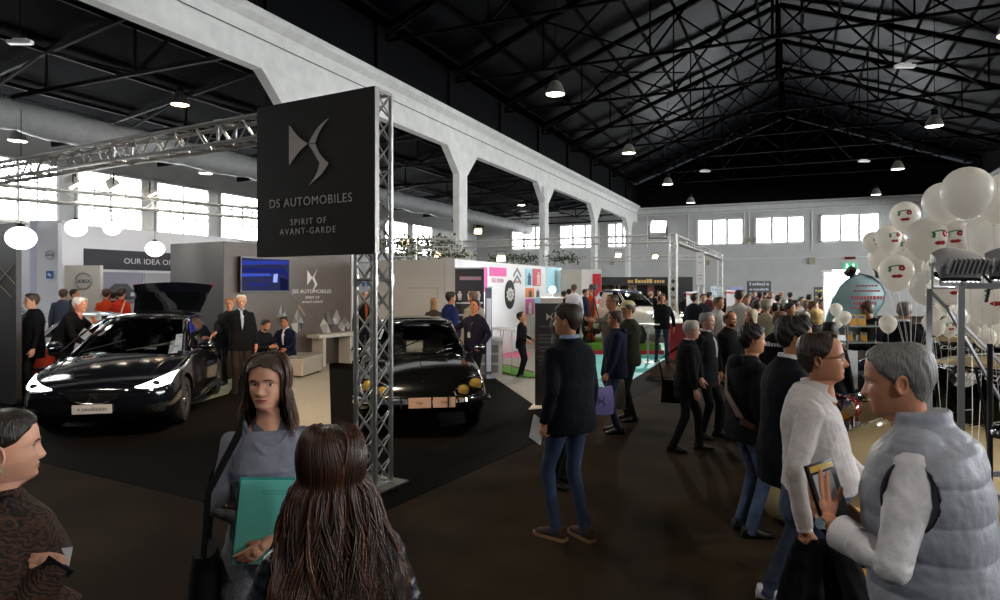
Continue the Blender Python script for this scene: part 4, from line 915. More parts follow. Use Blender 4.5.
def superring(yr, yf, w, z, n=48, ex=5, dome=0):
    cy, hy = (yr + yf) / 2, (yf - yr) / 2; out = []
    for j in range(n):
        a = 2 * PI * (j + .5) / n; ca, sa = math.cos(a), math.sin(a); q = 2 / ex
        x = w * abs(ca) ** q * (1 if ca > 0 else -1); y = cy + hy * abs(sa) ** q * (1 if sa > 0 else -1)
        out.append(Vector((x, y, z - dome * (abs(sa) ** 6))))
    return out
class Proj:
    def __init__(s, o):
        dg = bpy.context.evaluated_depsgraph_get(); dg.update(); bm = bmesh.new(); bm.from_object(o, dg); s.t = BVHTree.FromBMesh(bm); bm.free()
    def front(s, x, z, off=.006, yd=4):
        h = s.t.ray_cast(Vector((x, yd, z)), Vector((0, -1 if yd > 0 else 1, 0)))
        return h[0] + h[1] * off if h[0] else None
    def side(s, y, z, sx=1, off=.006):
        h = s.t.ray_cast(Vector((sx * 3, y, z)), Vector((-sx, 0, 0))); return h[0] + h[1] * off if h[0] else None
    def top(s, x, y, off=.006):
        h = s.t.ray_cast(Vector((x, y, 4)), Vector((0, 0, -1))); return h[0] + h[1] * off if h[0] else None
def patch(mb, f, top, bot, nu=8, nv=3, mi=0):
    """a sheet between two outlines, laid on the body by f"""
    L = lambda P, t: tuple(np.interp(t * (len(P) - 1), range(len(P)), [p[k] for p in P]) for k in (0, 1))
    V = []; ok = True; last = None
    for i in range(nu + 1):
        a, c = L(top, i / nu), L(bot, i / nu)
        for j in range(nv + 1):
            t = j / nv; p = f(a[0] + (c[0] - a[0]) * t, a[1] + (c[1] - a[1]) * t)
            if p is None: p = last if last is not None else Vector((0, 0, 0))
            last = p; V.append(p)
    F = [(i * (nv + 1) + j, (i + 1) * (nv + 1) + j, (i + 1) * (nv + 1) + j + 1, i * (nv + 1) + j + 1) for i in range(nu) for j in range(nv)]
    mb.add(V, F, mi)
def wheel(e, x, y, r, w, m_rim=None, spokes=7, simple=False):
    s = 1 if x > 0 else -1; M = rot('Y', PI / 2 * s)
    b = MB(); b.lathe([(r * .62, -w / 2), (r * .9, -w / 2), (r, -w * .3), (r, w * .3), (r * .9, w / 2), (r * .62, w / 2), (r * .62, -w / 2)], (x, y, r), 32, M=M); o = b.build('wheel', tyre_m, e)
    b = MB(); b.lathe([(r * .64, -w * .4), (r * .64, w * .42), (r * .58, w * .45), (r * .57, w * .2), (r * .2, w * .1), (.001, w * .1)], (x, y, r), 28, M=M)
    for k in range(spokes):
        a = 2 * PI * k / spokes; b.bar(Vector((x + s * w * .3, y, r)), Vector((x + s * w * .33, y + r * .6 * math.cos(a), r + r * .6 * math.sin(a))), .05, .035)
    b.lathe([(.001, w * .42), (r * .14, w * .4), (r * .16, w * .3)], (x, y, r), 14, M=M); b.build('rim', m_rim or rim_m, o)
def car(name, label, pos, front, st, gh, pm, wheels, glass=None, arch=True, z0=0.0, group=None, subd=2, pillar=None, roofm=None, seats=True, seatcol=None):
    """gh: belt ring and roof ring (yr, yf, w, z) of the glass house; front: direction the nose points to"""
    rz = math.atan2(-front.x, front.y); e = thing(name, label, 'car', (pos.x, pos.y, z0), rz, group)
    o = car_body(st).build('body', pm, e, ang=180); addmod(o, 'SUBSURF', levels=subd, render_levels=subd)
    if arch:
        cb = MB()
        for x, y, r, w in wheels: cb.lathe([(.001, -.6), (r * 1.13, -.6), (r * 1.13, .6), (.001, .6)], (x * .98, y, r), 28, M=rot('Y', PI / 2))
        cu = cb.build('cut', pm)
        cu.parent = e; m = addmod(o, 'BOOLEAN', object=cu, operation='DIFFERENCE', solver='EXACT'); bake(o); bpy.data.objects.remove(cu)
    else: bake(o)
    o.data.polygons.foreach_set('use_smooth', [True] * len(o.data.polygons)); o.data.set_sharp_from_angle(angle=R_(50))
    for x, y, r, w in wheels: wheel(e, x, y, r, w)
    a, c = gh[0], gh[1]; n = 48
    R = []
    for t in (0, .5, 1): R.append(superring(a[0] + (c[0] - a[0]) * t, a[1] + (c[1] - a[1]) * t, a[2] + (c[2] - a[2]) * t + .015 * math.sin(PI * t), a[3] + (c[3] - a[3]) * t - (.02 if t == 0 else 0), n))
    pil = set(gh[2]) if len(gh) > 2 else {4, 5, 18, 19, 28, 29, 42, 43, 0, 47, 23, 24}
    PB = {}; last = -9; G = {}; gi = 0
    for j in sorted(pil): PB[j] = PB[j - 1] if j - 1 in PB else MB()
    if 0 in PB and n - 1 in PB: PB[n - 1] = PB[0]
    for j in range(n):
        if j in pil: gi += 1
        else: G[j] = gi
    top_g = max(G.values()) if G else 0; G = {j: (0 if (g == top_g and 0 in G) else g) for j, g in G.items()}; GB = {g: MB() for g in G.values()}
    for i in range(2):
        for j in range(n):
            q = [R[i][j], R[i][(j + 1) % n], R[i + 1][(j + 1) % n], R[i + 1][j]]; (PB[j] if j in pil else GB[G[j]]).add(q, [(0, 1, 2, 3)])
    for g in GB.values():
        y = sum(v[1] for v in g.v) / len(g.v); xx = sum(v[0] for v in g.v) / len(g.v); g.build('side_window' if abs(xx) > .25 else 'windscreen' if y > (a[0] + a[1]) / 2 else 'rear_window', glass or glass_dark, e, ang=180)
    for p_ in {id(v): v for v in PB.values()}.values(): p_.build('pillar', pillar or pm, e, ang=60)
    rb = MB(); z = c[3]; T = [R[2]] + [superring(c[0] + k * .5, c[1] - k * .5, c[2] - k * .45, z + h, n, ex) for k, h, ex in ((-.02, .012, 5), (.06, .035, 4.5), (.3, .065, 4), (.7, .085, 3.5))]
    rb.loft(T, cap=(False, True)); rb.build('roof', roofm or pm, e, ang=180)
    if seats:
        for sx in (-.36, .36):
            yy = (c[0] + c[1]) / 2 + .1
            b = MB(); b.box((sx, yy - .2, a[3] + .02), (.44, .14, .5), M=rot('X', .2)); b.box((sx, yy - .28, a[3] + .36), (.24, .09, .16), M=rot('X', .2)); so = b.build('seat', seatcol or seat_m, e, smooth=False); addmod(so, 'BEVEL', width=.04, segments=2)
        b = MB(); sw = [Vector((.36 + .17 * math.cos(t), yy + .45 + .05 * math.sin(t), a[3] + .1 + .16 * math.sin(t))) for t in np.linspace(0, 2 * PI, 21)]; b.tube(sw, .014, 6, cap=False); b.tube([sw[5], sw[15]], .014, 6); b.build('steering_wheel', trim_black, e)
    return e, o, Proj(o)
def camdir(lat, dep): return (RT * lat + FW * dep).normalized()
# ---- the black hatchback with the raised tailgate
def hatchback():
    ax = camdir(-.24, 1); d = 8.55; nose = cam((93 - 500) / FPX * d, d); pos = nose + ax * 2.26
    pm = paint('#0b0c13')
    st = [(2.27, .58, .60, .33, .60, .63), (2.17, .80, .78, .22, .68, .73), (1.98, .90, .87, .18, .76, .83), (1.5, .925, .90, .17, .87, .95), (1.0, .93, .91, .17, .95, 1.02), (.55, .93, .90, .17, .99, 1.05), (0, .93, .89, .17, 1.0, 1.03), (-1, .93, .88, .17, 1.02, 1.03), (-1.7, .92, .86, .2, 1.04, 1.05), (-2.1, .86, .80, .28, .98, 1.0), (-2.26, .75, .7, .38, .86, .88)]
    wh = [(.80, 1.32, .34, .22), (-.80, 1.32, .34, .22), (.80, -1.36, .34, .22), (-.80, -1.36, .34, .22)]
    e, o, P = car('hatchback', 'black hatchback with lit headlamps and raised tailgate', pos, -ax, st, ((-2.0, 1.12, .84, 1.0), (-1.5, -.12, .60, 1.45)), pm, wh)
    f = lambda x, z: P.front(x, z, .012)
    hl = mat('headlamp lit', '#ffffff', .2, emit='#f2f6ff', estr=7)
    for s in (-1, 1):
        b = MB(); patch(b, f, [(s * .48, .655), (s * .62, .70), (s * .80, .775), (s * .87, .80)], [(s * .48, .645), (s * .62, .63), (s * .76, .64), (s * .85, .67)], 14, 5); b.build('headlamp', hl, e, ang=180)
        b = MB(); p = f(s * .71, .685); b.ell(p + Vector((0, .01, 0)), (.05, .02, .035), 14, 8); b.build('lamp_lens', mat('lamp projector', '#3d4248', .15, metal=.5), e)
        b = MB(); pts = [f(s * x, z) for x, z in ((.87, .66), (.72, .615), (.52, .60), (.40, .625), (.33, .60), (.26, .52), (.12, .475), (0, .47))]; b.tube([p for p in pts if p], .009, 6); b.build('chrome_wing', chrome, e)
        b = MB(); pts = [P.top(s * .60, 2.0, .004)] + [P.top(s * x, y, .004) for x, y in ((.62, 1.7), (.66, 1.3), (.72, .95), (.78, .7))]; b.tube([p for p in pts if p], .008, 6); b.build('hood_strip', chrome, e)
        b = MB(); patch(b, f, [(s * .60, .42), (s * .84, .44)], [(s * .62, .32), (s * .80, .32)], 5, 3); b.build('fog_intake', trim_black, e, ang=180)
        b = MB(); p = f(s * .72, .37)
        if p: b.lathe([(.001, .03), (.04, .03), (.05, .0), (.04, -.02)], p, 14, M=rot('X', -PI / 2)); b.build('fog_lamp', chrome, e)
        b = MB(); b.tube([(s * .86, .62, 1.03), (s * 1.0, .6, 1.05)], .02, 6); b.ell((s * 1.05, .58, 1.07), (.12, .07, .08), 14, 10); b.build('wing_mirror', pm, e)
        b = MB(); b.ell((s * 1.05, .615, 1.05), (.1, .04, .02), 10, 6); b.build('mirror_trim', chrome, e)
        b = MB(); b.tube([(s * .945, y, z) for y, z in ((1.0, .28), (0, .25), (-1.0, .28))], .014, 6); b.build('sill_trim', chrome, e)
        b = MB(); pts = [(s * .86, 1.0, 1.01), (s * .80, .55, 1.17), (s * .69, .1, 1.36), (s * .63, -.25, 1.455), (s * .62, -.9, 1.48), (s * .63, -1.45, 1.44)]; b.tube(pts, .016, 6); b.build('chrome_arc', chrome, e)
        b = MB(); b.box((s * .935, .2, .8), (.02, .2, .025)); b.box((s * .935, -.85, .82), (.02, .2, .025)); b.build('door_handle', chrome, e, smooth=False)
    b = MB(); patch(b, f, [(-.30, .59), (0, .60), (.30, .59)], [(-.24, .50), (0, .48), (.24, .50)], 10, 4); b.build('grille', mat('grille black', '#08080a', .4), e, ang=180)
    b = MB(); p = f(0, .55); s = .13
    b.prism([(-.35 * s, .35 * s), (-.35 * s, -.35 * s), (.1 * s, 0)], .01, p + Vector((0, .012, 0)), (1, 0, 0), (0, 0, 1)); b.prism([(.45 * s, .5 * s), (.2 * s, 0), (.5 * s, -.3 * s), (.1 * s, -.6 * s), (.25 * s, -.3 * s), (.05 * s, 0)], .01, p + Vector((0, .012, 0)), (1, 0, 0), (0, 0, 1)); b.build('emblem', chrome, e, smooth=False)
    b = MB(); b.box((0, 2.29, .40), (.46, .015, .115)); b.build('number_plate', plate_m, e, smooth=False); dashes(1, .34, .045, Vector((0, 2.298, .40)), Vector((-1, 0, 0)), UP, mat('plate lettering', '#8d8d92', .5), e, 2)
    b = MB(); patch(b, f, [(-.55, .30), (0, .29), (.55, .30)], [(-.5, .24), (0, .235), (.5, .24)], 8, 2); b.build('lower_intake', trim_black, e, ang=180)
    b = MB()
    for a, c in (((-.05, 1.06, 1.035), (-.6, .72, 1.13)), ((.55, 1.02, 1.035), (.05, .74, 1.17))): b.tube([a, c], .009, 5)
    b.build('wiper', trim_black, e)
    # open tailgate
    b = MB(); H0 = Vector((0, -1.5, 1.50)); R = []
    for t in np.linspace(0, 1, 9):
        y, z = -1.5 - .50 * t - .05 * math.sin(PI * t), 1.50 + .56 * t; w = .56 + .12 * t + .08 * max(0, t - .7)
        R.append([Vector((x * w, y + .05 * (1 - x * x), z - .05 * x * x * t)) for x in np.linspace(-1, 1, 13)] + [Vector((x * w, y - .05 + .05 * (1 - x * x), z - .05 * x * x * t)) for x in np.linspace(1, -1, 13)])
    b.loft(R); tg = b.build('tailgate', pm, e, ang=50)
    b = MB(); R = [[Vector((x * (.46 + .08 * t), -1.5 - .5 * t - .05 * math.sin(PI * t) + .012 + .05 * (1 - x * x), 1.50 + .56 * t)) for x in np.linspace(-1, 1, 9)] for t in np.linspace(.1, .66, 5)]
    b.loft(R, cap=(False, False), closed=False); b.build('rear_window', mat('rear glass', '#06080a', .03, spec=.8), tg, ang=180)
    for s in (-1, 1): b = MB(); b.box((s * .66, -2.03, 2.0), (.09, .08, .04)); b.build('tail_lamp', mat('tail lamp red', '#a01722', .25), tg, smooth=False)
    b = MB(); b.tube([(-.55, -1.6, 1.3), (-.62, -1.85, 1.85)], .012, 6); b.build('gas_strut', trim_black, tg); b = MB(); b.tube([(.55, -1.6, 1.3), (.62, -1.85, 1.85)], .012, 6); b.build('gas_strut', trim_black, tg)
    b = MB(); b.prism([(-.07, 0), (.09, 0), (.09, .14), (-.05, .14)], .004, (.0, -1.66, 1.62), (-1, 0, 0), (0, -.68, .73)); b.build('window_sticker', mat('reflection pale green', '#9cb8a8', .5), tg, smooth=False)  # green reflection in the tailgate glass, painted as a flat pale patch
hatchback()
# ---- the classic black saloon
def saloon():
    d = 8.6; nose = cam((424 - 500) / FPX * d, d); ax = camdir(-.17, 1); pos = nose + ax * 2.43; pm = paint('#070808')
    st = [(2.43, .50, .50, .40, .50, .53), (2.33, .74, .72, .32, .58, .62), (2.12, .86, .83, .27, .69, .74), (1.65, .90, .86, .24, .80, .87), (1.1, .905, .87, .23, .87, .95), (.75, .905, .87, .23, .90, .97), (0, .90, .86, .23, .90, .92), (-1.2, .88, .82, .26, .86, .87), (-1.9, .78, .7, .32, .78, .79), (-2.4, .56, .48, .4, .62, .63)]
    wh = [(.74, 1.55, .33, .18), (-.74, 1.55, .33, .18), (.66, -1.55, .33, .18), (-.66, -1.55, .33, .18)]
    e, o, P = car('classic_saloon', 'glossy black classic saloon with chrome bumper and twin headlamps', pos, -ax, st, ((-1.75, 1.02, .80, .93), (-1.05, .30, .60, 1.38), {5, 18, 29, 42, 0, 47, 23, 24}), pm, wh, glass=glass_clear, pillar=chrome)
    f = lambda x, z: P.front(x, z, .01)
    yl = mat('headlamp amber', '#7d682c', .1, emit='#c99a2c', estr=.02)
    for s in (-1, 1):
        for x, z, r in ((.70, .655, .085), (.52, .60, .075)):
            p = f(s * x, z)
            if not p: continue
            b = MB(); b.lathe([(r, -.03), (r * 1.12, .0), (r * 1.12, .02), (r, .03)], p, 24, M=rot('X', -PI / 2)); ho = b.build('headlamp', chrome, e)
            b = MB(); b.lathe([(r, .02), (r * .8, .04), (r * .4, .055), (.001, .06)], p, 24, M=rot('X', -PI / 2)); b.build('lens', yl, ho)
        b = MB(); pts = [f(s * x, z) for x, z in ((.40, .585), (.46, .66), (.62, .72), (.80, .73), (.84, .67), (.76, .57), (.55, .52), (.42, .54), (.40, .585))]; b.tube([p for p in pts if p], .011, 6, cap=False); b.build('lamp_surround', chrome, e)
        b = MB(); b.tube([(s * .76, .9, .95), (s * .86, .92, 1.0), (s * .9, .93, 1.03)], .008, 5); b.ell((s * .93, .93, 1.04), (.08, .035, .045), 14, 8); b.build('wing_mirror', chrome, e)
        b = MB(); b.tube([(s * .73, 1.0, .98), (s * .82, .93, .92)], .012, 6); b.build('grab', chrome, e)
        b = MB(); b.box((s * .91, .1, .78), (.02, .16, .02)); b.box((s * .90, -.8, .77), (.02, .16, .02)); b.build('door_handle', chrome, e, smooth=False)
    b = MB(); R = []
    for x in np.linspace(-.92, .92, 25):
        y = 2.50 - .42 * abs(x / .92) ** 3.2; R.append([Vector((x, y, .44)), Vector((x, y + .035, .47)), Vector((x, y + .02, .52)), Vector((x, y - .03, .53))])
    b.loft(R); b.build('bumper', chrome, e, ang=60)
    for x in (-.30, .30): b = MB(); b.box((x + (0 if x < 0 else 0), 2.56, .50), (.02, .05, .16)); b.build('overrider', chrome, e, smooth=False)
    board = mat('board beige', '#bf9e86', .55)
    for x, t in ((.06, 'ID'), (-.25, 'DS')):
        b = MB(); b.box((x, 2.555, .49), (.285, .012, .13)); q = b.build('display_board', board, e, smooth=False); dashes(1, .08, .035, Vector((x, 2.562, .49)), Vector((-1, 0, 0)), UP, mat('board ink', '#8a6e5c', .6), q, 3)
    b = MB(); patch(b, f, [(-.5, .50), (0, .48), (.5, .50)], [(-.5, .42), (0, .42), (.5, .42)], 8, 2); b.build('lower_grille', trim_black, e, ang=180)
    for a, c in (((-.08, 1.0, .985), (-.55, .78, 1.10)), ((.42, .98, .985), (-.02, .78, 1.15))):
        b = MB(); b.tube([a, c], .008, 5); b.build('wiper', chrome, e)
    b = MB(); b.tube([P.top(0, y, .006) for y in (2.2, 1.6, 1.0)], .006, 5); b.build('hood_strip', chrome, e)
    b = MB(); b.tube([Vector((x, .98 - .14 * abs(x / .74) ** 3, .965)) for x in np.linspace(-.74, .74, 11)], .012, 6); b.tube([Vector((x, .33 - .05 * abs(x / .6) ** 3, 1.375)) for x in np.linspace(-.56, .56, 11)], .014, 6); b.build('screen_trim', chrome, e)
    b = MB(); b.box((.1, .45, 1.22), (.26, .02, .09)); b.build('inner_mirror', trim_black, e, smooth=False)
    b = MB(); b.box((-.1, -.95, 1.12), (.9, .3, .2)); b.build('rear_seat', seat_m, e)
saloon()
# ---- simpler cars
def small_car(name, label, pos, front, pm, z0=0.0, roofm=None, glass=None, scale=1.0, detail=True, seatcol=None):
    k = scale
    st = [(1.48, .38, .40, .32, .60, .64), (1.40, .56, .56, .25, .68, .74), (1.15, .64, .60, .20, .78, .84), (.75, .66, .62, .19, .84, .90), (.45, .665, .63, .19, .86, .92), (0, .665, .63, .19, .87, .88), (-.7, .665, .62, .2, .87, .89), (-1.2, .63, .57, .25, .80, .84), (-1.45, .48, .42, .34, .62, .66)]
    st = [tuple(v * k for v in r) for r in st]; wh = [(x * k, y * k, .26 * k, .13 * k) for x, y in ((.55, .95), (-.55, .95), (.55, -.9), (-.55, -.9))]
    e, o, P = car(name, label, pos, front, st, ((-1.0 * k, .62 * k, .59 * k, .87 * k), (-.72 * k, .12 * k, .47 * k, 1.25 * k), {5, 6, 17, 18, 29, 30, 41, 42, 0, 47, 23, 24}), pm, wh, z0=z0, roofm=roofm, glass=glass, seatcol=seatcol)
    f = lambda x, z: P.front(x * k, z * k, .01)
    for s in (-1, 1):
        p = f(s * .46, .66)
        if p: b = MB(); b.lathe([(.10 * k, -.05), (.11 * k, .0), (.10 * k, .03), (.06 * k, .05), (.001, .055)], p, 20, M=rot('X', -PI / 2)); b.build('headlamp', chrome, e)
        b = MB(); b.tube([(s * .62 * k, .42 * k, .9 * k), (s * .72 * k, .44 * k, .95 * k)], .008, 5); b.ell((s * .76 * k, .44 * k, .97 * k), (.06, .03, .05), 12, 8); b.build('wing_mirror', chrome, e)
        b = MB(); b.tube([Vector((s * .665 * k, y * k, .52 * k)) for y in (1.0, 0, -1.0)], .012, 5); b.build('side_trim', chrome, e)
        b = MB(); b.box((s * .67 * k, -.1 * k, .74 * k), (.02, .12, .02)); b.build('door_handle', chrome, e, smooth=False)
    b = MB(); b.tube([Vector((x * k, (1.55 - .3 * abs(x / .6) ** 3) * k, .4 * k)) for x in np.linspace(-.62, .62, 13)], .03, 8); b.build('bumper', chrome, e)
    # chrome windscreen surround
    b = MB(); pts = [Vector((x * k, (.60 - .12 * abs(x / .5) ** 3) * k, .885 * k)) for x in np.linspace(-.5, .5, 9)]; up = [Vector((x * k, (.155 - .06 * abs(x / .4) ** 3) * k, 1.245 * k)) for x in np.linspace(.4, -.4, 9)]
    b.tube(pts + up + [pts[0]], .018, 6, cap=False); b.build('screen_trim', chrome, e)
    for q in (0, 1):
        x0 = -.1 + .35 * q; b = MB(); b.tube([(x0 * k, .66 * k, .91 * k), ((x0 - .3) * k, .50 * k, 1.0 * k)], .007, 5); b.build('wiper', chrome, e)
    return e, P, k
cream = paint('#b9a67e')
X1 = camdir(-.86, -.5)
def sunstrip(e, k, s_):
    b = MB(); O = Vector((0, .215 * k, 1.195 * k)); up = Vector((0, -.78, .62)).normalized()
    text('Old Club', .085 * k, O + Vector((0, .012, .0)), (-1, 0, 0), up, mat('strip lettering', '#dcdcdc', .5), e, .002, wide=1.25)
dA = 7.9; pA = cam((970 - 500) / FPX * dA, dA)
eA, PA, kA = small_car('vintage_car', 'cream vintage small car with white lettering across its windscreen, behind the rack post', pA, X1, cream, scale=1.04, seatcol=mat('cream seat', '#a8925f', .6)); sunstrip(eA, kA, 0)
dB = 5.2; pB = cam((1000 - 500) / FPX * dB, dB)
eB, PB, kB = small_car('vintage_car', 'cream vintage small car closest to the grey rack, cut by the frame', pB, X1, cream, scale=1.06, seatcol=mat('cream seat', '#a8925f', .6)); sunstrip(eB, kB, 0)
dC = 10.36; pC = cam((938 - 500) / FPX * dC, dC)
small_car('vintage_car', 'dark vintage small car with chrome windscreen frame behind the grey haired head', pC, X1, paint('#14151a'), scale=1.06)
# white show car on the stage, cars of the far stands
dS = 21.2; small_car('show_car', 'white show car with navy roof on the green stage', cam((628 - 500) / FPX * dS, dS), camdir(.55, -.85), paint('#d9d6cc'), z0=.285, roofm=paint('#26304e'), scale=1.22)
d_ = 12.6; small_car('red_car', 'orange red car behind the man in profile by the panel tower', cam((-42 - 500) / FPX * d_, d_), camdir(.95, -.3), paint('#b8361c'), scale=1.2)
d_ = 14.6; small_car('silver_car', 'silver car behind the white haired man and the hatchback', cam((78 - 500) / FPX * d_, d_), camdir(-.9, -.3), paint('#a9b2bd'), scale=1.08)
d_ = 17.6; small_car('white_car', 'white car on the far white stand behind the panel tower', cam((-10 - 500) / FPX * d_, d_), camdir(.9, -.3), paint('#d5dae2'), scale=1.3)
# ---- motorcycles
def motorcycle(pos, front, tank, label):
    e = thing('motorcycle', label, 'motorcycle', (pos.x, pos.y, 0), math.atan2(-front.x, front.y))
    for y in (.68, -.68):
        b = MB(); c = Vector((0, y, .32)); b.tube([c + Vector((0, .29 * math.cos(t), .29 * math.sin(t))) for t in np.linspace(0, 2 * PI, 29)], .045, 8, cap=False); o = b.build('wheel', tyre_m, e)
        b = MB(); b.tube([c + Vector((0, .24 * math.cos(t), .24 * math.sin(t))) for t in np.linspace(0, 2 * PI, 25)], .014, 6, cap=False); b.tube([c - Vector((.06, 0, 0)), c + Vector((.06, 0, 0))], .045, 10)
        for k in range(18): a = 2 * PI * k / 18; b.tube([c + Vector((.03 * (-1) ** k, .04 * math.cos(a), .04 * math.sin(a))), c + Vector((0, .24 * math.cos(a + .3), .24 * math.sin(a + .3)))], .003, 4)
        b.build('rim', chrome, o)
        b = MB(); R = [[c + Vector((x, r * math.cos(t), r * math.sin(t))) for x, r in ((-.07, .335), (-.06, .36), (.06, .36), (.07, .335))] for t in np.linspace(.1 if y < 0 else .5, 2.6, 14)]; b.loft(R, closed=True); b.build('mudguard', tank, e, ang=50)
    for s in (-.07, .07): b = MB(); b.tube([(s, .68, .32), (s, .42, .92)], .02, 8); b.build('fork_tube', chrome, e)
    b = MB(); b.tube([(-.36, .24, 1.05), (-.24, .36, 1.02), (0, .42, .98), (.24, .36, 1.02), (.36, .24, 1.05)], .014, 8); b.build('handlebar', chrome, e)
    for s in (-1, 1): b = MB(); b.tube([(s * .36, .24, 1.05), (s * .28, .3, 1.03)], .02, 8); b.build('grip', trim_black, e); b = MB(); b.tube([(s * .25, .35, 1.02), (s * .3, .33, 1.2)], .006, 5); b.lathe([(.001, .01), (.05, .01), (.055, 0), (.001, -.01)], (s * .31, .33, 1.23), 14, M=rot('X', PI / 2)); b.build('mirror', chrome, e)
    b = MB(); b.lathe([(.001, -.1), (.06, -.08), (.1, .0), (.105, .04), (.09, .06), (.001, .065)], (0, .52, .88), 20, M=rot('X', -PI / 2)); b.build('headlamp', chrome, e)
    b = MB(); b.loft([[Vector((w * math.cos(t) * 1.0, y, z + h * math.sin(t))) for t in np.linspace(0, 2 * PI, 17)[:-1]] for y, w, h, z in ((.38, .04, .03, .82), (.3, .11, .09, .83), (.1, .14, .12, .82), (-.08, .11, .09, .79), (-.16, .05, .04, .76))]); b.build('fuel_tank', tank, e, ang=180)
    b = MB(); b.loft([[Vector((w * math.cos(t), y, z + h * math.sin(t))) for t in np.linspace(0, 2 * PI, 17)[:-1]] for y, w, h, z in ((-.1, .07, .03, .74), (-.3, .12, .05, .74), (-.6, .12, .05, .77), (-.75, .06, .03, .79))]); b.build('saddle', trim_black, e, ang=180)
    b = MB(); b.box((0, .05, .42), (.22, .34, .24)); b.box((0, .05, .58), (.16, .2, .14))
    for k in range(5): b.box((0, .05, .54 + k * .03), (.24, .26, .008))
    b.build('engine', mat('engine alloy', '#8d8f92', .3, metal=.85), e, smooth=False)
    b = MB(); b.tube([(.12, .16, .5), (.17, .22, .3), (.17, 0, .24), (.18, -.7, .3), (.18, -.95, .33)], [.02, .02, .022, .035, .035], 10); b.build('exhaust', chrome, e)
    b = MB(); b.tube([(0, .4, .85), (0, .2, .3), (0, -.3, .28), (0, -.68, .32)], .02, 6); b.tube([(0, .3, .75), (0, -.3, .68), (0, -.7, .7)], .02, 6); b.tube([(0, -.3, .28), (0, -.35, .68)], .02, 6); b.build('frame_tube', trim_black, e)
    b = MB(); b.tube([(-.1, -.1, .25), (-.25, -.12, .0)], .012, 6); b.build('stand', chrome, e)
    return e
red_t = paint('#8e1710'); 
motorcycle(cam((846 - 500) / FPX * 6.4, 6.4), camdir(-.5, -.86), red_t, 'vintage motorcycle with red tank and chrome bars beside the vest man')
def bollard(px, d, label):
    p = cam((px - 500) / FPX * d, d); e = thing('barrier_post', label, 'post', (p.x, p.y, 0)); ym = mat('post yellow', '#c28a12', .5)
    b = MB(); b.lathe([(.001, .72), (.05, .72), (.06, .69), (.06, .03), (.001, .03)], n=16); b.build('shaft', ym, e); b = MB(); b.lathe([(.001, .0), (.16, .0), (.16, .03), (.07, .05), (.001, .05)], n=20); b.build('base', trim_black, e)
    b = MB(); b.lathe([(.062, .5), (.063, .58)], n=16); b.build('band', trim_black, e)
bollard(856, 3.7, 'short yellow barrier post near the magazine of the vest man'); bollard(842, 5.4, 'short yellow barrier post in front of the motorcycle')
# ------------------------------------------------------------------ people
def skin_mat(col): return mat('skin ' + col, col, .5, noise=.06, nscale=30, spec=.35)
def cloth(col, rough=.85, kind='plain'):
    if kind == 'denim': return mat('denim ' + col, col, .85, noise=.35, nscale=9, bump=.25, bscale=300)
    if kind == 'knit': return mat('knit ' + col, col, .9, noise=.12, nscale=25, bump=.35, bscale=160)
    if kind == 'leather': return mat('leather ' + col, col, .32, noise=.2, nscale=12, bump=.35, bscale=45, spec=.6)
    return mat('cloth ' + col, col, rough, noise=.1, nscale=14, bump=.18, bscale=240, spec=.12)
def hair_mat(col):
    m = mat('hair ' + col, col, .48, noise=.32, nscale=1, bump=.55, bscale=1, spec=.4)
    if not m.get('streak'):
        m['streak'] = 1; nt = m.node_tree; tc = next(n for n in nt.nodes if n.type == 'TEX_COORD'); mp = nt.nodes.new('ShaderNodeMapping'); mp.inputs['Scale'].default_value = (170, 170, 14)
        nt.links.new(tc.outputs['Object'], mp.inputs['Vector'])
        for n in nt.nodes:
            if n.type == 'TEX_NOISE': n.inputs['Detail'].default_value = 2; nt.links.new(mp.outputs['Vector'], n.inputs['Vector'])
    return m
white_eye = mat('eye white', '#d8d0c8', .3); iris_m = mat('iris', '#2a1c14', .2); lash_m = mat('lash', '#140e0b', .6); lip_m = mat('lip', '#a2564e', .45); lip_man = mat('lip pale', '#a06a58', .5)
HU = [1.0, .985, .95, .90, .82, .72, .62, .56, .50, .42, .34, .26, .20, .13, .06, .01, -.03, -.08, -.2, -.4, -.55][::-1]
HF = [0, .030, .055, .073, .087, .094, .097, .098, .0925, .0915, .092, .092, .0925, .090, .088, .080, .062, .043, .046, .050, .052][::-1]
HB = [0, .045, .070, .085, .095, .099, .0995, .098, .095, .088, .078, .070, .066, .063, .061, .060, .059, .059, .061, .068, .074][::-1]
HW = [0, .035, .053, .066, .0735, .077, .0775, .077, .0755, .0735, .0705, .0665, .062, .056, .048, .040, .044, .054, .059, .063, .068][::-1]
NU = [.255, .275, .295, .325, .355, .40, .46, .52, .56]; NV = [.001, .009, .021, .0265, .0245, .0185, .011, .006, .002]
HH = .226
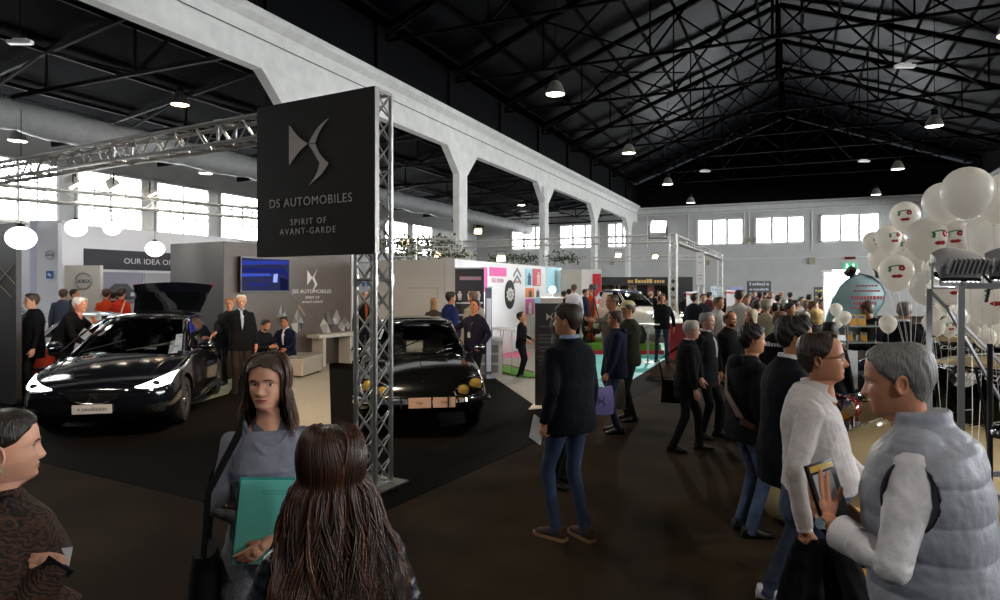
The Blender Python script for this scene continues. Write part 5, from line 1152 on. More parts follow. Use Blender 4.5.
def hpoint(u, a, feat=True, fem=False):
    f, b, w = np.interp(u, HU, HF), np.interp(u, HU, HB), np.interp(u, HU, HW)
    ca, sa = math.cos(a), math.sin(a); q = 2 / 2.25
    if fem and u < -.05: f *= .9; b *= .88; w *= .86
    if fem and u < .3: w *= 1 - .1 * min(1, (.3 - u) / .2) * (u > -.02)
    y = (f if ca > 0 else b) * abs(ca) ** q * (1 if ca > 0 else -1); x = w * abs(sa) ** q * (1 if sa > 0 else -1)
    if feat and ca > 0:
        ax = abs(x); s = .0095 + .0065 * max(0, min(1, (.46 - u) / .14))
        if .2 < u < .6:
            y += float(np.interp(u, NU, NV)) * (.86 if fem else 1) * math.exp(-(x / (s * (.8 if fem else 1))) ** 2)
            if .28 < u < .34: y += .006 * math.exp(-((ax - .012) / .006) ** 2)
        y -= .0105 * math.exp(-((ax - .031) / .017) ** 2 - ((u - .495) / .045) ** 2)
        y += (.001 if fem else .004) * math.exp(-((ax - .028) / .02) ** 2 - ((u - .575) / .03) ** 2)
        y += .004 * math.exp(-((ax - .042) / .018) ** 2 - ((u - .37) / .06) ** 2)
        y += (1.35 if fem else 1) * math.exp(-(x / .021) ** 2) * (.0032 * math.exp(-((u - .215) / .016) ** 2) + .0036 * math.exp(-((u - .168) / .018) ** 2) - .004 * math.exp(-((u - .192) / .008) ** 2))
        y += .005 * math.exp(-(x / .02) ** 2 - ((u - .06) / .05) ** 2)
    return x, y, u * HH
def head_geo(nc, lod, fem=False):
    us = [1.0] + list(np.linspace(.985, .62, {0: 12, 1: 8, 2: 5}[lod])) + list(np.linspace(.60, .0, {0: 54, 1: 24, 2: 7}[lod])) + [-.04, -.1, -.22, -.4, -.52]
    V = []; n = nc
    angs = []
    for j in range(n):
        t = 2 * PI * j / n; angs.append(t - (.42 if lod < 2 else .2) * math.sin(t))
    for u in us[1:]:
        for a in angs: V.append(hpoint(u, a, True, fem))
    V.append((0, -.01, HH)); F = []
    R = len(us) - 1
    for i in range(R - 1):
        for j in range(n): F.append((i * n + j, (i + 1) * n + j, (i + 1) * n + (j + 1) % n, i * n + (j + 1) % n))
    top = len(V) - 1
    for j in range(n): F.append((top, j, (j + 1) % n))
    F.append(tuple((R - 1) * n + j for j in range(n)))
    lips = []
    for f in F[:(R - 1) * n]:
        c = np.mean([V[i] for i in f], axis=0); u = c[2] / HH
        lips.append(1 if c[1] > .05 and ((abs(c[0]) / .025) ** 2 + ((u - .190) / .036) ** 2 < 1) else 0)
    return V, F, lips + [0] * (n + 1)
HEADS = {}
def put_head(mb, M, lod, ears=True, fem=False):
    if (lod, fem) not in HEADS: HEADS[lod, fem] = head_geo({0: 72, 1: 36, 2: 14}[lod], lod, fem)
    V, F, mi = HEADS[lod, fem]; b = len(mb.v)
    mb.v.extend([tuple(M @ Vector(p)) for p in V]); mb.f.extend([tuple(b + i for i in f) for f in F]); mb.m.extend(mi)
    for s in (-1, 1) if ears else ():                   # ears
        n, m = ((18, 10) if lod == 0 else (10, 6) if lod == 1 else (6, 4)); W = []; G = []
        E = Matrix.Translation((s * .0755, -.012, .435 * HH)) @ Matrix.Rotation(s * -.35, 4, 'Z') @ Matrix.Rotation(.18, 4, 'X')
        prof = [(0.05, .002), (.35, -.001), (.62, .004), (.82, .012), (1, .009), (1.02, .003), (.8, -.006), (.3, -.009), (.05, -.01)]
        for r, h in prof:
            for j in range(n):
                a = 2 * PI * j / n; rz = .032 * (1 + .1 * math.sin(a)); W.append(M @ (E @ Vector((s * h, .0175 * r * math.cos(a) * (1 + .15 * math.sin(a)), rz * r * math.sin(a)))))
        for i in range(len(prof) - 1):
            for j in range(n): G.append((i * n + j, i * n + (j + 1) % n, (i + 1) * n + (j + 1) % n, (i + 1) * n + j))
        mb.add(W, G, 0)
def hand_chains(W, D, N, S, k, curl, thumb=.5, spread=1.0):
    """finger chains of a hand at wrist W: D along the hand, N out of the palm, S towards the thumb"""
    out = []; P = lambda d, s, n=0: W + (D * d + S * s + N * n) * k
    for i, (s, l, d, r) in enumerate(((.027, .072, .088, .0088), (.009, .079, .092, .009), (-.0095, .073, .088, .0086), (-.0265, .058, .08, .0076))):
        c = curl[i] if isinstance(curl, (list, tuple)) else curl
        p = P(d, s); pts = [P(.02, s * .62), P(d * .6, s * .9), p]; a = .12 + c * .9; dr = D + S * (s * 3.2 * spread)
        dr.normalize()
        for seg, add in ((.48, 0), (.3, c * 1.15), (.24, c * .7)):
            a += add; v = dr * math.cos(a) + N * math.sin(a); p = p + v * (l * seg * k); pts.append(p)
        out.append((pts, [r * 1.75 * k, r * 1.6 * k, r * 1.15 * k, r * k, r * .92 * k, r * .78 * k]))
    t0, t1 = P(.018, .022, .006), P(.05, .040, .014 + .01 * thumb); v = (D * .75 + S * (.55 - .55 * thumb) + N * (.15 + .65 * thumb)).normalized(); t2 = t1 + v * .034 * k; t3 = t2 + (v + D * .2 - S * .2 * thumb).normalized() * .028 * k
    out.append(([t0, t1, t2, t3], [.0155 * k, .0125 * k, .0098 * k, .008 * k]))
    return out
def ik(A, B, l1, l2, pole):
    A, B, pole = Vector(A), Vector(B), Vector(pole); d = B - A; L = min(d.length, (l1 + l2) * .999); d.normalize()
    B2 = A + d * L; x = (l1 * l1 - l2 * l2 + L * L) / (2 * L); h = math.sqrt(max(0, l1 * l1 - x * x)); p = pole - d * pole.dot(d)
    p = p.normalized() if p.length > 1e-6 else Vector((0, 1, 0))
    return A + d * x + p * h, B2
class Body: pass
def pose(sp):
    """joint positions in the person's own frame: faces +Y, own right hand at +X, feet on z = 0"""
    g = sp.get; s = sp['s']; b = Body(); b.s = s; fem = g('fem', False); b.fem = fem; gi = g('girth', 1.0); b.g = gi
    hipz = g('hip', .93); b.P = Vector((g('px_', 0), 0, hipz)) * s
    pit, sid, tw = g('lean', 0), g('side', 0), g('twist', 0); b.tw = tw
    def warp(p):
        """a point of the upright torso (1.75 m body) to where the pose puts it"""
        v = Vector(p) - Vector((0, 0, .93)); t = max(0, min(1, v.z / .5))
        v = rot('Z', tw * t) @ v
        bend = pit * min(1, .35 + t)
        v = rot('Y', sid * min(1, .35 + t)) @ (rot('X', -bend) @ v)
        return b.P + v * s
    b.warp = warp
    sw = g('shw', .152 if fem else .17); b.sw = sw
    b.S = [warp((-sw, g('shy', 0), g('shz', 1.385))), warp((sw, g('shy', 0), g('shz', 1.385)))]
    b.N = warp((0, -.012, 1.49))
    up = (warp((0, 0, 1.6)) - warp((0, 0, 1.45))).normalized(); 
    R = rot('Z', tw) ; R = rot('Y', sid) @ rot('X', -pit) @ R
    hr = rot('Z', g('hyaw', 0)) @ rot('X', -g('hpitch', 0) ) @ rot('Y', g('hroll', 0))
    base = R @ hr if not g('hup', False) else rot('Z', tw + g('hyaw', 0)) @ rot('X', -g('hpitch', 0)) @ rot('Y', g('hroll', 0))
    c = warp((0, g('hfwd', .018), 1.524 if not fem else 1.524))
    b.HM = Matrix.Translation(c) @ (base.to_4x4()) @ Matrix.Scale(s * g('hs', 1.0), 4)
    ua, fa = .285, .255
    tg = [g('lh', (-.25, .04, .86)), g('rh', (.25, .04, .86))]; pl = [g('lp', (-.5, -1, -.1)), g('rp', (.5, -1, -.1))]
    b.E, b.W = [], []
    for i in (0, 1):
        T = Vector(tg[i]) * s
        e, w = ik(b.S[i], T, ua * s, fa * s, pl[i]); b.E.append(e); b.W.append(w)
    ft = [g('lf', (-.1, 0, 0)), g('rf', (.1, 0, 0))]; fp = [g('lk', (-.1, 1, 0)), g('rk', (.1, 1, 0))]; fy = [g('lt', .18), g('rt', -.18)]; b.K, b.A, b.FY = [], [], fy
    b.Hj = [b.P + Vector((-.088 * s, 0, -.02 * s)), b.P + Vector((.088 * s, 0, -.02 * s))]
    for i in (0, 1):
        T = Vector((ft[i][0], ft[i][1] - .02, ft[i][2] + .085)) * s
        k, a = ik(b.Hj[i], T, .435 * s, .42 * s, fp[i]); b.K.append(k); b.A.append(a)
    b.heel = [f[2] * s for f in ft]
    return b
def ringpts(warp, z, rx, ry, yo=0, n=28, ex=2.4, xo=0):
    out = []
    for j in range(n):
        a = 2 * PI * j / n; ca, sa = math.cos(a), math.sin(a); q = 2 / ex
        out.append(warp((xo + rx * abs(ca) ** q * (1 if ca > 0 else -1), yo + ry * abs(sa) ** q * (1 if sa > 0 else -1), z)))
    return out
MALE = [(.80, .180, .122, -.005), (.90, .183, .130, -.008), (.98, .178, .128, 0), (1.08, .168, .122, .006), (1.18, .178, .126, .006), (1.28, .19, .130, .004), (1.36, .187, .118, -.004), (1.42, .160, .096, -.012), (1.465, .100, .078, -.016), (1.50, .066, .066, -.012)]
FEM = [(.80, .176, .124, -.01), (.90, .180, .128, -.012), (.98, .165, .116, -.004), (1.08, .138, .1, .004), (1.18, .148, .108, .006), (1.27, .162, .126, .018), (1.34, .160, .108, .004), (1.41, .135, .088, -.008), (1.455, .082, .066, -.014), (1.49, .056, .056, -.012)]
def torso(mb, b, hem=.8, infl=0, top=1.5, belly=0, flare=0, n=28, rings=None):
    T = rings or (FEM if b.fem else MALE); zs = [r[0] for r in T]; out = []
    zz = sorted({hem, top} | {z for z in zs if hem < z < top} | {hem + (.98 - hem) * t for t in (.33, .66) if hem < .8})
    for z in zz:
        rx, ry, yo = (np.interp(z, zs, [r[k] for r in T]) for k in (1, 2, 3)); g = b.g
        k = infl * min(1, max(.25, (1.52 - z) / .1)); bl = belly * math.exp(-((z - 1.05) / .13) ** 2); fl = flare * max(0, (.95 - z) / .2)
        out.append(ringpts(b.warp, z, (rx * g + k + fl), (ry * g + k + bl * .5 + fl), yo + bl * .5, n))
    mb.loft(out)
def limb(p, q, r, f=(.25, .5, .75)):
    return [p] + [p + (q - p) * t for t in f] + [q]
def sleeve(mb, b, i, r0, r1, r2, n=12, frac=1.0, ext=0.0):
    s = b.s; S, E, W = b.S[i], b.E[i], b.W[i]; d = (W - E).normalized(); W2 = E + (W - E) * frac + d * ext
    inn = S + (b.N - S) * .42 - Vector((0, 0, .035 * s))
    mid = S + (E - S) * .5; m2 = E + (W2 - E) * .5
    mb.chain([inn, S, mid, E, m2, W2], [r0 * .98 * s, r0 * .94 * s, (r0 * .55 + r1 * .45) * s, r1 * s, (r1 * .5 + r2 * .5) * s, r2 * s], n, ends=(True, False))
def leg(mb, b, i, r, hem=0.0, n=12, break_=True):
    s = b.s; Hp, K, A = b.Hj[i], b.K[i], b.A[i]; e = A + (A - K).normalized() * (.055 - hem) * s
    mb.chain([Hp + Vector((0, 0, .03 * s)), Hp + (K - Hp) * .3, Hp + (K - Hp) * .7, K, K + (A - K) * .35, K + (A - K) * .75, e], [r[0] * s, r[0] * .98 * s, r[1] * 1.08 * s, r[1] * s, r[2] * 1.04 * s, r[2] * .98 * s, r[2] * 1.02 * s], n, ends=(True, False))
def foot_frame(b, i):
    a = b.FY[i]; return Vector((math.sin(-a), math.cos(-a), 0)), Vector((math.cos(a), math.sin(a), 0))
def shoe(b, i, m, parent, sole=None, lod=1):
    s = b.s; Y, X = foot_frame(b, i); A = b.A[i].copy(); A.z = 0; A.z = b.heel[i]; mb = MB(); n = 14 if lod < 2 else 8
    prof = [(-.085, .028, .05, .0), (-.075, .036, .09, 0), (-.03, .041, .105, 0), (.03, .042, .095, 0), (.08, .046, .07, 0), (.13, .05, .055, 0), (.175, .043, .045, 0), (.2, .02, .03, 0)]
    R = []
    for y, w, h, z in prof:
        ring = []
        for j in range(n):
            t = 2 * PI * j / n; cx, cz = math.cos(t), math.sin(t); q = .75
            x = w * abs(cx) ** q * (1 if cx > 0 else -1); zz = h / 2 + .004 + h / 2 * abs(cz) ** q * (1 if cz > 0 else -1)
            ring.append(A + (Y * y + X * x) * s * .95 + UP * (zz * s))
        R.append(ring)
    mb.loft(R)
    o = mb.build('shoe', m, parent)
    if sole is not None:
        sb = MB(); P = [(-.092, .03), (-.07, .042), (0, .045), (.08, .05), (.135, .054), (.18, .046), (.206, .02)]; pl = [(w, y) for y, w in P] + [(-w, y) for y, w in P[::-1]]
        sb.prism([(x * s, y * s) for x, y in pl], .022 * s, A, X, Y); sb.build('sole', sole, o, smooth=False)
    return o
def hairline(style, a):
    """lowest u of the hair at angle a (0 front, pi back)"""
    t = abs(((a + PI) % (2 * PI)) - PI); X = [0, .35, .75, 1.0, 1.2, 1.42, 1.55, 1.75, 1.9, 2.3, PI]
    Y = {'short': [.86, .84, .80, .70, .62, .50, .42, .56, .40, .20, .12], 'fringe': [.68, .68, .68, .64, .58, .48, .42, .54, .36, .16, .08], 'recede': [.90, .93, .95, .78, .64, .52, .44, .56, .38, .18, .12],
         'pulled': [.84, .82, .78, .70, .64, .56, .52, .58, .42, .24, .12], 'bald': [.99, .99, .99, .99, .99, .74, .50, .58, .40, .2, .14], 'long': [.83, .81, .76, .66, .42, .2, 0, -.2, -.3, -.35, -.35]}[style]
    return float(np.interp(t, X, Y))
def hair_cap(style, M, lod, thick=.014, tuft=.004, seed=1, length=None, part=0, wide=1.0):
    rnd = random.Random(seed); n = {0: 96, 1: 44, 2: 16}[lod]; k = {0: 30, 1: 14, 2: 7}[lod]; V = []; F = []; ph = [rnd.uniform(0, 6) for _ in range(6)]
    long = length is not None
    for j in range(n):
        a = 2 * PI * j / n; ul = hairline('long' if long else style, a); t = abs(((a + PI) % (2 * PI)) - PI)
        if long and t > 1.0: ul = ul + (-length - ul) * min(1, (t - 1.0) / .55)
        ul += .012 * math.sin(a * 13 + ph[0]) * (0 if lod == 2 else 1)
        utop = 1.0
        if style == 'bald': utop = float(np.interp(t, [0, 1.3, 1.5, 1.9, 2.4, PI], [.985, .985, .80, .80, .82, .84]))
        for i in range(k + 1):
            f = i / k; u = utop + (ul - utop) * f ** 1.15
            if long: u1 = max(ul, .70); u = 1 - (1 - u1) * f / .5 if f < .5 else u1 + (ul - u1) * (f - .5) / .5
            th = thick * min(1, (1 - f) * 6 + .02) * min(1, f * 8 + (.6 if style != 'bald' else 0))
            if long: th = thick * (min(1, .7 + .3 * f) if f < .97 else .55)
            th += tuft * (math.sin(a * 9 + f * 7 + ph[1]) * math.sin(f * 9 + a * 4 + ph[2]) + .5 * math.sin(a * 23 + f * 15 + ph[3])) * min(1, (1 - f) * 5) * min(1, f * 6)
            if f >= .999 and not long: th = -.004
            x, y, z = hpoint(max(u, .0) if not long else max(u, .30), a, False)
            if long and u < .30:
                x, y, z = hpoint(.30, a, False); z = u * HH; dr = (.30 - u); x *= 1 + .35 * min(dr, .6) * wide; y = y * (1 + .12 * dr) - .01 * dr
                if t < 1.3: y -= .02 * min(1, dr * 2)
            r = math.hypot(x, y) + 1e-6; nz = max(0, (u - .72) / .28); kk = th / max(r, .02)
            V.append(M @ Vector((x + x / r * th * (1 - nz * .5), y + y / r * th * (1 - nz * .5), z + th * nz)))
    for j in range(n):
        for i in range(k): q = (j + 1) % n; F.append((j * (k + 1) + i, j * (k + 1) + i + 1, q * (k + 1) + i + 1, q * (k + 1) + i))
    mb = MB(); mb.add(V, F); return mb
LODV = {0: (.0055, .0042), 1: (.012, .0075)}
def person(px, d, crown, face, label, s=None, lod=None, cat='person', z0=0.0, group=None, **sp):
    lod = lod if lod is not None else (0 if d < 3.8 else 1 if d < 10 else 2); sp['lod'] = lod
    stand = 1.75
    if s is None: s = (zat(crown, d) - z0) / (stand - sp.get('drop', 0))
    sp['s'] = s
    p = at(px, d, z0); th = R_(face) - math.atan2(px - 500, FPX); hx = -FW * math.cos(th) + RT * math.sin(th); rz = math.atan2(-hx.x, hx.y)
    e = thing('person', label, cat, p, rz, group); b = pose(sp); g = sp.get
    # ---- body: head with face, neck, torso core, arms with hands, legs
    mb = MB(); sk = skin_mat(g('skin', '#c08a6e')); put_head(mb, b.HM, lod, g('ears', g('hlen') is None), b.fem)
    nlimb = (14, 10, 6)[lod]
    arms = MB()
    for i in (0, 1):
        W, E = b.W[i], b.E[i]; D = g('ld' if i == 0 else 'rd'); D = Vector(D).normalized() if D else (W - E).normalized()
        N = Vector(g('ln' if i == 0 else 'rn', (1 if i == 0 else -1, 0, 0))); N = (N - D * N.dot(D)).normalized(); S = D.cross(N) * (-1 if i == 0 else 1)
        if g('lS' if i == 0 else 'rS'): S = -S
        k = s * g('handk', .96 if not b.fem else .88)
        curl = g('lc' if i == 0 else 'rc', [.25, .3, .35, .4])
        arms.chain([E, E + (W - E) * .5, W + D * .012 * s], [.040 * s * (.85 if b.fem else 1), .037 * s * (.85 if b.fem else 1), .0255 * s * (.88 if b.fem else 1)], nlimb, m=6)
        if lod == 2:
            arms.ell(W + D * .05 * k, (.032 * k, .045 * k, .03 * k), 6, 4)
            for pts, rr in hand_chains(W, D, N, S, k, curl, g('thumb', .4)): arms.tube(pts[2:] if len(pts) > 4 else pts[1:], [r * 1.15 for r in (rr[2:] if len(pts) > 4 else rr[1:])], 4)
        else:
            for pts, rr in hand_chains(W, D, N, S, k, curl, g('lth' if i == 0 else 'rth', .4), g('spread', 1.0)): arms.chain(pts, rr, 9 if lod == 0 else 7, m=5)
            arms.ell(W + D * .05 * k + N * .003 * k, (.03 * k, .03 * k, .03 * k), 10, 6)
    if lod == 2: mb.add(arms.v, arms.f)
    else:
        me = remesh(arms, LODV[lod][1] * .75, 3, fac=.4); nv = len(me.vertices); co = np.empty(nv * 3); me.vertices.foreach_get('co', co)
        mb.add([tuple(c) for c in co.reshape(nv, 3)], [tuple(f.vertices) for f in me.polygons]); bpy.data.meshes.remove(me)
    core = MB(); torso(core, b, .86, -.02, 1.5, n=14); mb.add(core.v, core.f)
    for i in (0, 1):
        core = MB(); core.tube([b.S[i], b.E[i]], [.04 * s, .034 * s], 8); core.tube([b.Hj[i], b.K[i], b.A[i]], [.07 * s, .045 * s, .035 * s], 8); mb.add(core.v, core.f)
    body = mb.build('body', [sk, lip_m if b.fem else lip_man], e, ang=180)
    HM = b.HM
    # ---- face details
    hm = hair_mat(g('hair', '#2b2019'))
    if lod < 2:
        for sgn in (-1, 1):
            ex, ey, ez = sgn * .0315, .0722, .497 * HH; n, m = (20, 14) if lod == 0 else (12, 8); eb = MB(); fe = 1.12 if b.fem else 1; V = []; gx = g('gaze', 0) * .004
            eb.ell((0, 0, 0), (.0148 * fe, .0096, .0074 * fe), n, m, M=rot('X', R_(-90)) if False else None)
            mi = [1 if (c[1] > 0 and (c[0] - gx) ** 2 + (c[2] * .95) ** 2 < .0064 ** 2) else 0 for c in (np.mean([eb.v[q] for q in f], axis=0) for f in eb.f)]
            eb.m = mi; E4 = HM @ Matrix.Translation((ex, ey, ez)) @ Matrix.Rotation(-sgn * .22, 4, 'Z'); eb.v = [tuple(E4 @ Vector(v)) for v in eb.v]; eb.build('eye', [white_eye, iris_m], e, ang=180)
            lb = MB(); pts = [E4 @ Vector((.0155 * math.cos(t), .0078 * math.sin(t) * .6 + .0045, .0072 * math.sin(t) + .0012)) for t in np.linspace(.15, PI - .15, 9)]
            lb.tube(pts, .0014 * s * (1.25 if b.fem else 1), 5); lb.build('eyelash', lash_m, e)
            br = MB(); pts = []
            for t in np.linspace(-.5, .5, 7):
                x = sgn * (.031 + t * .036 * 1.05); u = .572 + .016 * math.cos(t * 2.6) - (.012 if t > .3 else 0); a = math.asin(min(.95, abs(x) / .0775)) * sgn; q = hpoint(u, a); pts.append(HM @ Vector((q[0], q[1] + .0015, q[2])))
            br.tube(pts, [.0016 * s, .0032 * s, .0036 * s, .0036 * s, .003 * s, .0024 * s, .0012 * s], 6, fl=.8); br.build('eyebrow', hm, e)
    # ---- hair
    st = g('style', 'short')
    if st != 'none': hair_cap(st, HM, lod, g('hthick', .014), g('tuft', .004), g('seed', 1), g('hlen'), wide=g('hwide', 1.0)).build('hair', hm, e, ang=180)
    if g('glasses'):
        gb = MB(); gm = mat('spectacle frame', '#15130f', .35)
        for sgn in (-1, 1):
            cx, cy, cz = sgn * .032, .0915, .492 * HH
            gb.tube([HM @ Vector((cx + .0225 * math.cos(t), cy - abs(sgn * .0225 * math.cos(t) + .0) * .12, cz + .0165 * math.sin(t))) for t in np.linspace(0, 2 * PI, 17 if lod < 2 else 9)], .0016 * (1 if lod < 2 else 1.6), 5, cap=False)
            gb.tube([HM @ Vector((sgn * .054, cy - .006, cz + .004)), HM @ Vector((sgn * .079, .05, cz + .006)), HM @ Vector((sgn * .081, -.01, cz + .004)), HM @ Vector((sgn * .08, -.025, cz - .008))], .0016, 5)
        gb.tube([HM @ Vector((-.01, .097, .5 * HH)), HM @ Vector((0, .1, .505 * HH)), HM @ Vector((.01, .097, .5 * HH))], .0016, 5)
        gb.build('spectacles', gm, e)
    if g('beard'):
        bb = MB(); n = 22; R = []
        for u in np.linspace(.25, -.02, 8):
            ring = []
            for j in range(n + 1):
                a = -1.25 + 2.5 * j / n; q = hpoint(u, a); o = .0035 if .02 < u < .23 else -.003
                if abs(a) < .28 and .13 < u < .235: o = -.004
                r = math.hypot(q[0], q[1]); ring.append(HM @ Vector((q[0] * (1 + o / r), q[1] * (1 + o / r), q[2])))
            R.append(ring)
        bb.loft(R, cap=(False, False), closed=False); bb.build('beard', hm, e, ang=180)
    # ---- clothes
    def garment(fn, name, m, voxel=None, disp=((.008, .09),), post=None, smooth=6, sharp=180, parent=None):
        q = MB(); fn(q)
        if lod == 2:
            return q.build(name, m, parent or e, ang=70)
        r = remesh(q, (voxel or LODV[lod][0]), smooth, disp, post)
        return link(name, r, m, parent or e, ang=sharp)
    top_ = g('top', 'jacket'); tm = g('tm') or cloth('#16171b'); n = (16, 12, 8)[lod]; bel = g('belly', .0); infl = {'jacket': .022, 'coat': .03, 'shirt': .008, 'sweater': .012, 'leather': .016, 'vest': .012, 'dress': .006, 'puffer': .038}[top_] + g('loose', 0)
    hem = g('hem', {'jacket': .78, 'coat': .62, 'shirt': .93, 'sweater': .88, 'leather': .9, 'vest': .93, 'dress': .42, 'puffer': .76}[top_]); r0 = {'jacket': .068, 'coat': .073, 'shirt': .063, 'sweater': .064, 'leather': .07, 'vest': .063, 'dress': .058, 'puffer': .09}[top_] * (.84 if b.fem else 1) + g('loose', 0) * .5
    nm = {'jacket': 'jacket', 'coat': 'coat', 'shirt': 'shirt', 'sweater': 'sweater', 'leather': 'leather_jacket', 'vest': 'shirt', 'dress': 'dress', 'puffer': 'padded_jacket'}[top_]
    gir = math.sqrt(b.g)
    def topf(q):
        torso(q, b, hem, infl, g('topz', 1.505), bel, g('flare', 0), 28 if lod < 2 else 14)
        for i in (0, 1): sleeve(q, b, i, r0 * gir, r0 * .78, r0 * .62, n, g('slv', 1.0), -.005)
        if top_ in ('coat', 'dress') and hem < .7 and g('skirtlegs', True) and g('hip', .93) > .8:
            for i in (0, 1): q.chain([b.Hj[i], b.Hj[i] + (b.K[i] - b.Hj[i]) * min(1, (.9 - hem) / .45 * .9)], [.1 * s, .1 * s], n)
    garment(topf, nm, tm, disp=g('disp', ((.012, .1), (.006, .035)) if top_ in ('shirt', 'vest') else ((.014, .12), (.005, .04))), post=g('post'))
    if g('cuff') and lod < 2:
        for i in (0, 1):
            q = MB(); D = (b.W[i] - b.E[i]).normalized(); q.tube([b.W[i] - D * .03 * s, b.W[i] + D * .008 * s], [.036 * s, .034 * s], 14); q.build('cuff', g('cuff'), e)
    # collar
    if g('collar'):
        q = MB(); cm = g('collar'); hgt = g('colh', .035); nn = 24 if lod < 2 else 10; R = []
        for z, k in ((1.455, 1.3), (1.50, 1.04), (1.50 + hgt, 1.0), (1.497 + hgt, .9), (1.49, .9)):
            ring = []
            for j in range(nn + 1):
                a = PI / 2 + .22 + (2 * PI - .44) * j / nn; fr = max(0, math.sin(a)); ring.append(b.warp((.070 * (b.g ** .5) * k * math.cos(a), -.006 + (g('hfwd', .018) - .018) * .75 + .070 * k * math.sin(a) + .006 * fr, z - .028 * fr - .004)))
            R.append(ring)
        q.loft(R, cap=(False, False), closed=False); q.build('collar', cm, e, ang=60)
    if g('vneck'):                                     # shirt seen between the lapels
        q = MB(); vm = g('vneck'); R = []
        for z, w in ((1.475, .05), (1.44, .046), (1.36, .036), (1.26, .024), (g('vlow', 1.14), .008)):
            rx, ry, yo = (np.interp(z, [r[0] for r in MALE], [r[k] for r in MALE]) for k in (1, 2, 3)); y = yo + ry * b.g + infl * min(1, max(.25, (1.52 - z) / .1)) + .012
            if z > 1.43: y -= .012
            R.append([b.warp((x * w, y - .022 * (abs(x) ** 2) * w / .05, z)) for x in (-1, -.5, 0, .5, 1)] + [b.warp((x * w, y - .03, z)) for x in (1, 0, -1)])
        q.loft(R); o = q.build('shirt_front', vm, e, ang=60)
        if g('lapel') and lod < 2:
            for sg in (-1, 1):
                q = MB(); L = []
                for z, w0, w1 in ((1.475, .05, .075), (1.40, .042, .096), (1.34, .034, .1), (1.25, .022, .066), (g('vlow', 1.14), .006, .02)):
                    rx, ry, yo = (np.interp(z, [r[0] for r in MALE], [r[k] for r in MALE]) for k in (1, 2, 3)); y = yo + ry * b.g + infl + .012 - (.014 if z > 1.43 else 0)
                    L.append([b.warp((sg * w0, y + .004, z)), b.warp((sg * w1, y - .012, z)), b.warp((sg * w1, y - .03, z)), b.warp((sg * w0, y - .02, z))])
                q.loft(L); q.build('lapel', tm, o, ang=50)
    if g('hood') and lod < 2:
        q = MB(); q.ell(b.warp((0, -.10, 1.44)), (.12 * s, .065 * s, .075 * s), 16, 10); q.build('hood', tm, e)
    lg = g('legs', 'trousers')
    if lg:
        lm = g('lm') or cloth('#17181c'); rr = g('legr', (.088, .064, .055) if lg == 'trousers' else (.084, .058, .05))
        if b.fem: rr = tuple(x * .88 for x in rr)
        def lf(q):
            torso(q, b, .86, -.006 if hem < .97 else .004, 1.0 if hem < .97 else 1.06, bel * .7, 0, 24 if lod < 2 else 12)
            for i in (0, 1): leg(q, b, i, rr, 0, n)
        garment(lf, g('legname', 'jeans' if lg == 'jeans' else 'trousers'), lm, disp=((.012, .08), (.006, .03)) if lg == 'jeans' else ((.01, .1),))
    sm = g('sm') or mat('shoe black', '#141212', .4)
    for i in (0, 1): shoe(b, i, sm, e, g('sole'), lod)
    e_b = b
    return e, b
def strap(e, pts, w, m, name='strap', th=.006):
    """a flat band through the points"""
    mb = MB(); pts = [Vector(p) for p in pts]; R = []
    for i, p in enumerate(pts):
        t = (pts[min(i + 1, len(pts) - 1)] - pts[max(i - 1, 0)]).normalized(); o = p - Vector((0, 0, p.z)); o = Vector((p.x * .6, p.y, .02)); o = (o - t * o.dot(t)).normalized(); u = t.cross(o)
        R.append([p + u * w / 2 - o * th / 2, p + u * w / 2 + o * th / 2, p - u * w / 2 + o * th / 2, p - u * w / 2 - o * th / 2])
    mb.loft(R); return mb.build(name, m, e, ang=40)
# ------------------------------------------------------------------ who stands where
BLK = '#121317'; black = cloth(BLK); navy = cloth('#171c2e'); charcoal = cloth('#232327'); white = cloth('#cfcdd0', .8); ltblue = cloth('#8fa2c4')
jeans = cloth('#22324f', kind='denim'); djeans = cloth('#182238', kind='denim'); ljeans = cloth('#3b4b66', kind='denim')
PK, TN, DK = '#cb9a83', '#b5805f', '#8f5f45'
def W(e, b): return Matrix.Translation(e.location) @ Matrix.Rotation(e.rotation_euler.z, 4, 'Z')
def prop(name, label, cat, e, group=None):
    t = thing(name, label, cat, e.location, e.rotation_euler.z, group); return t
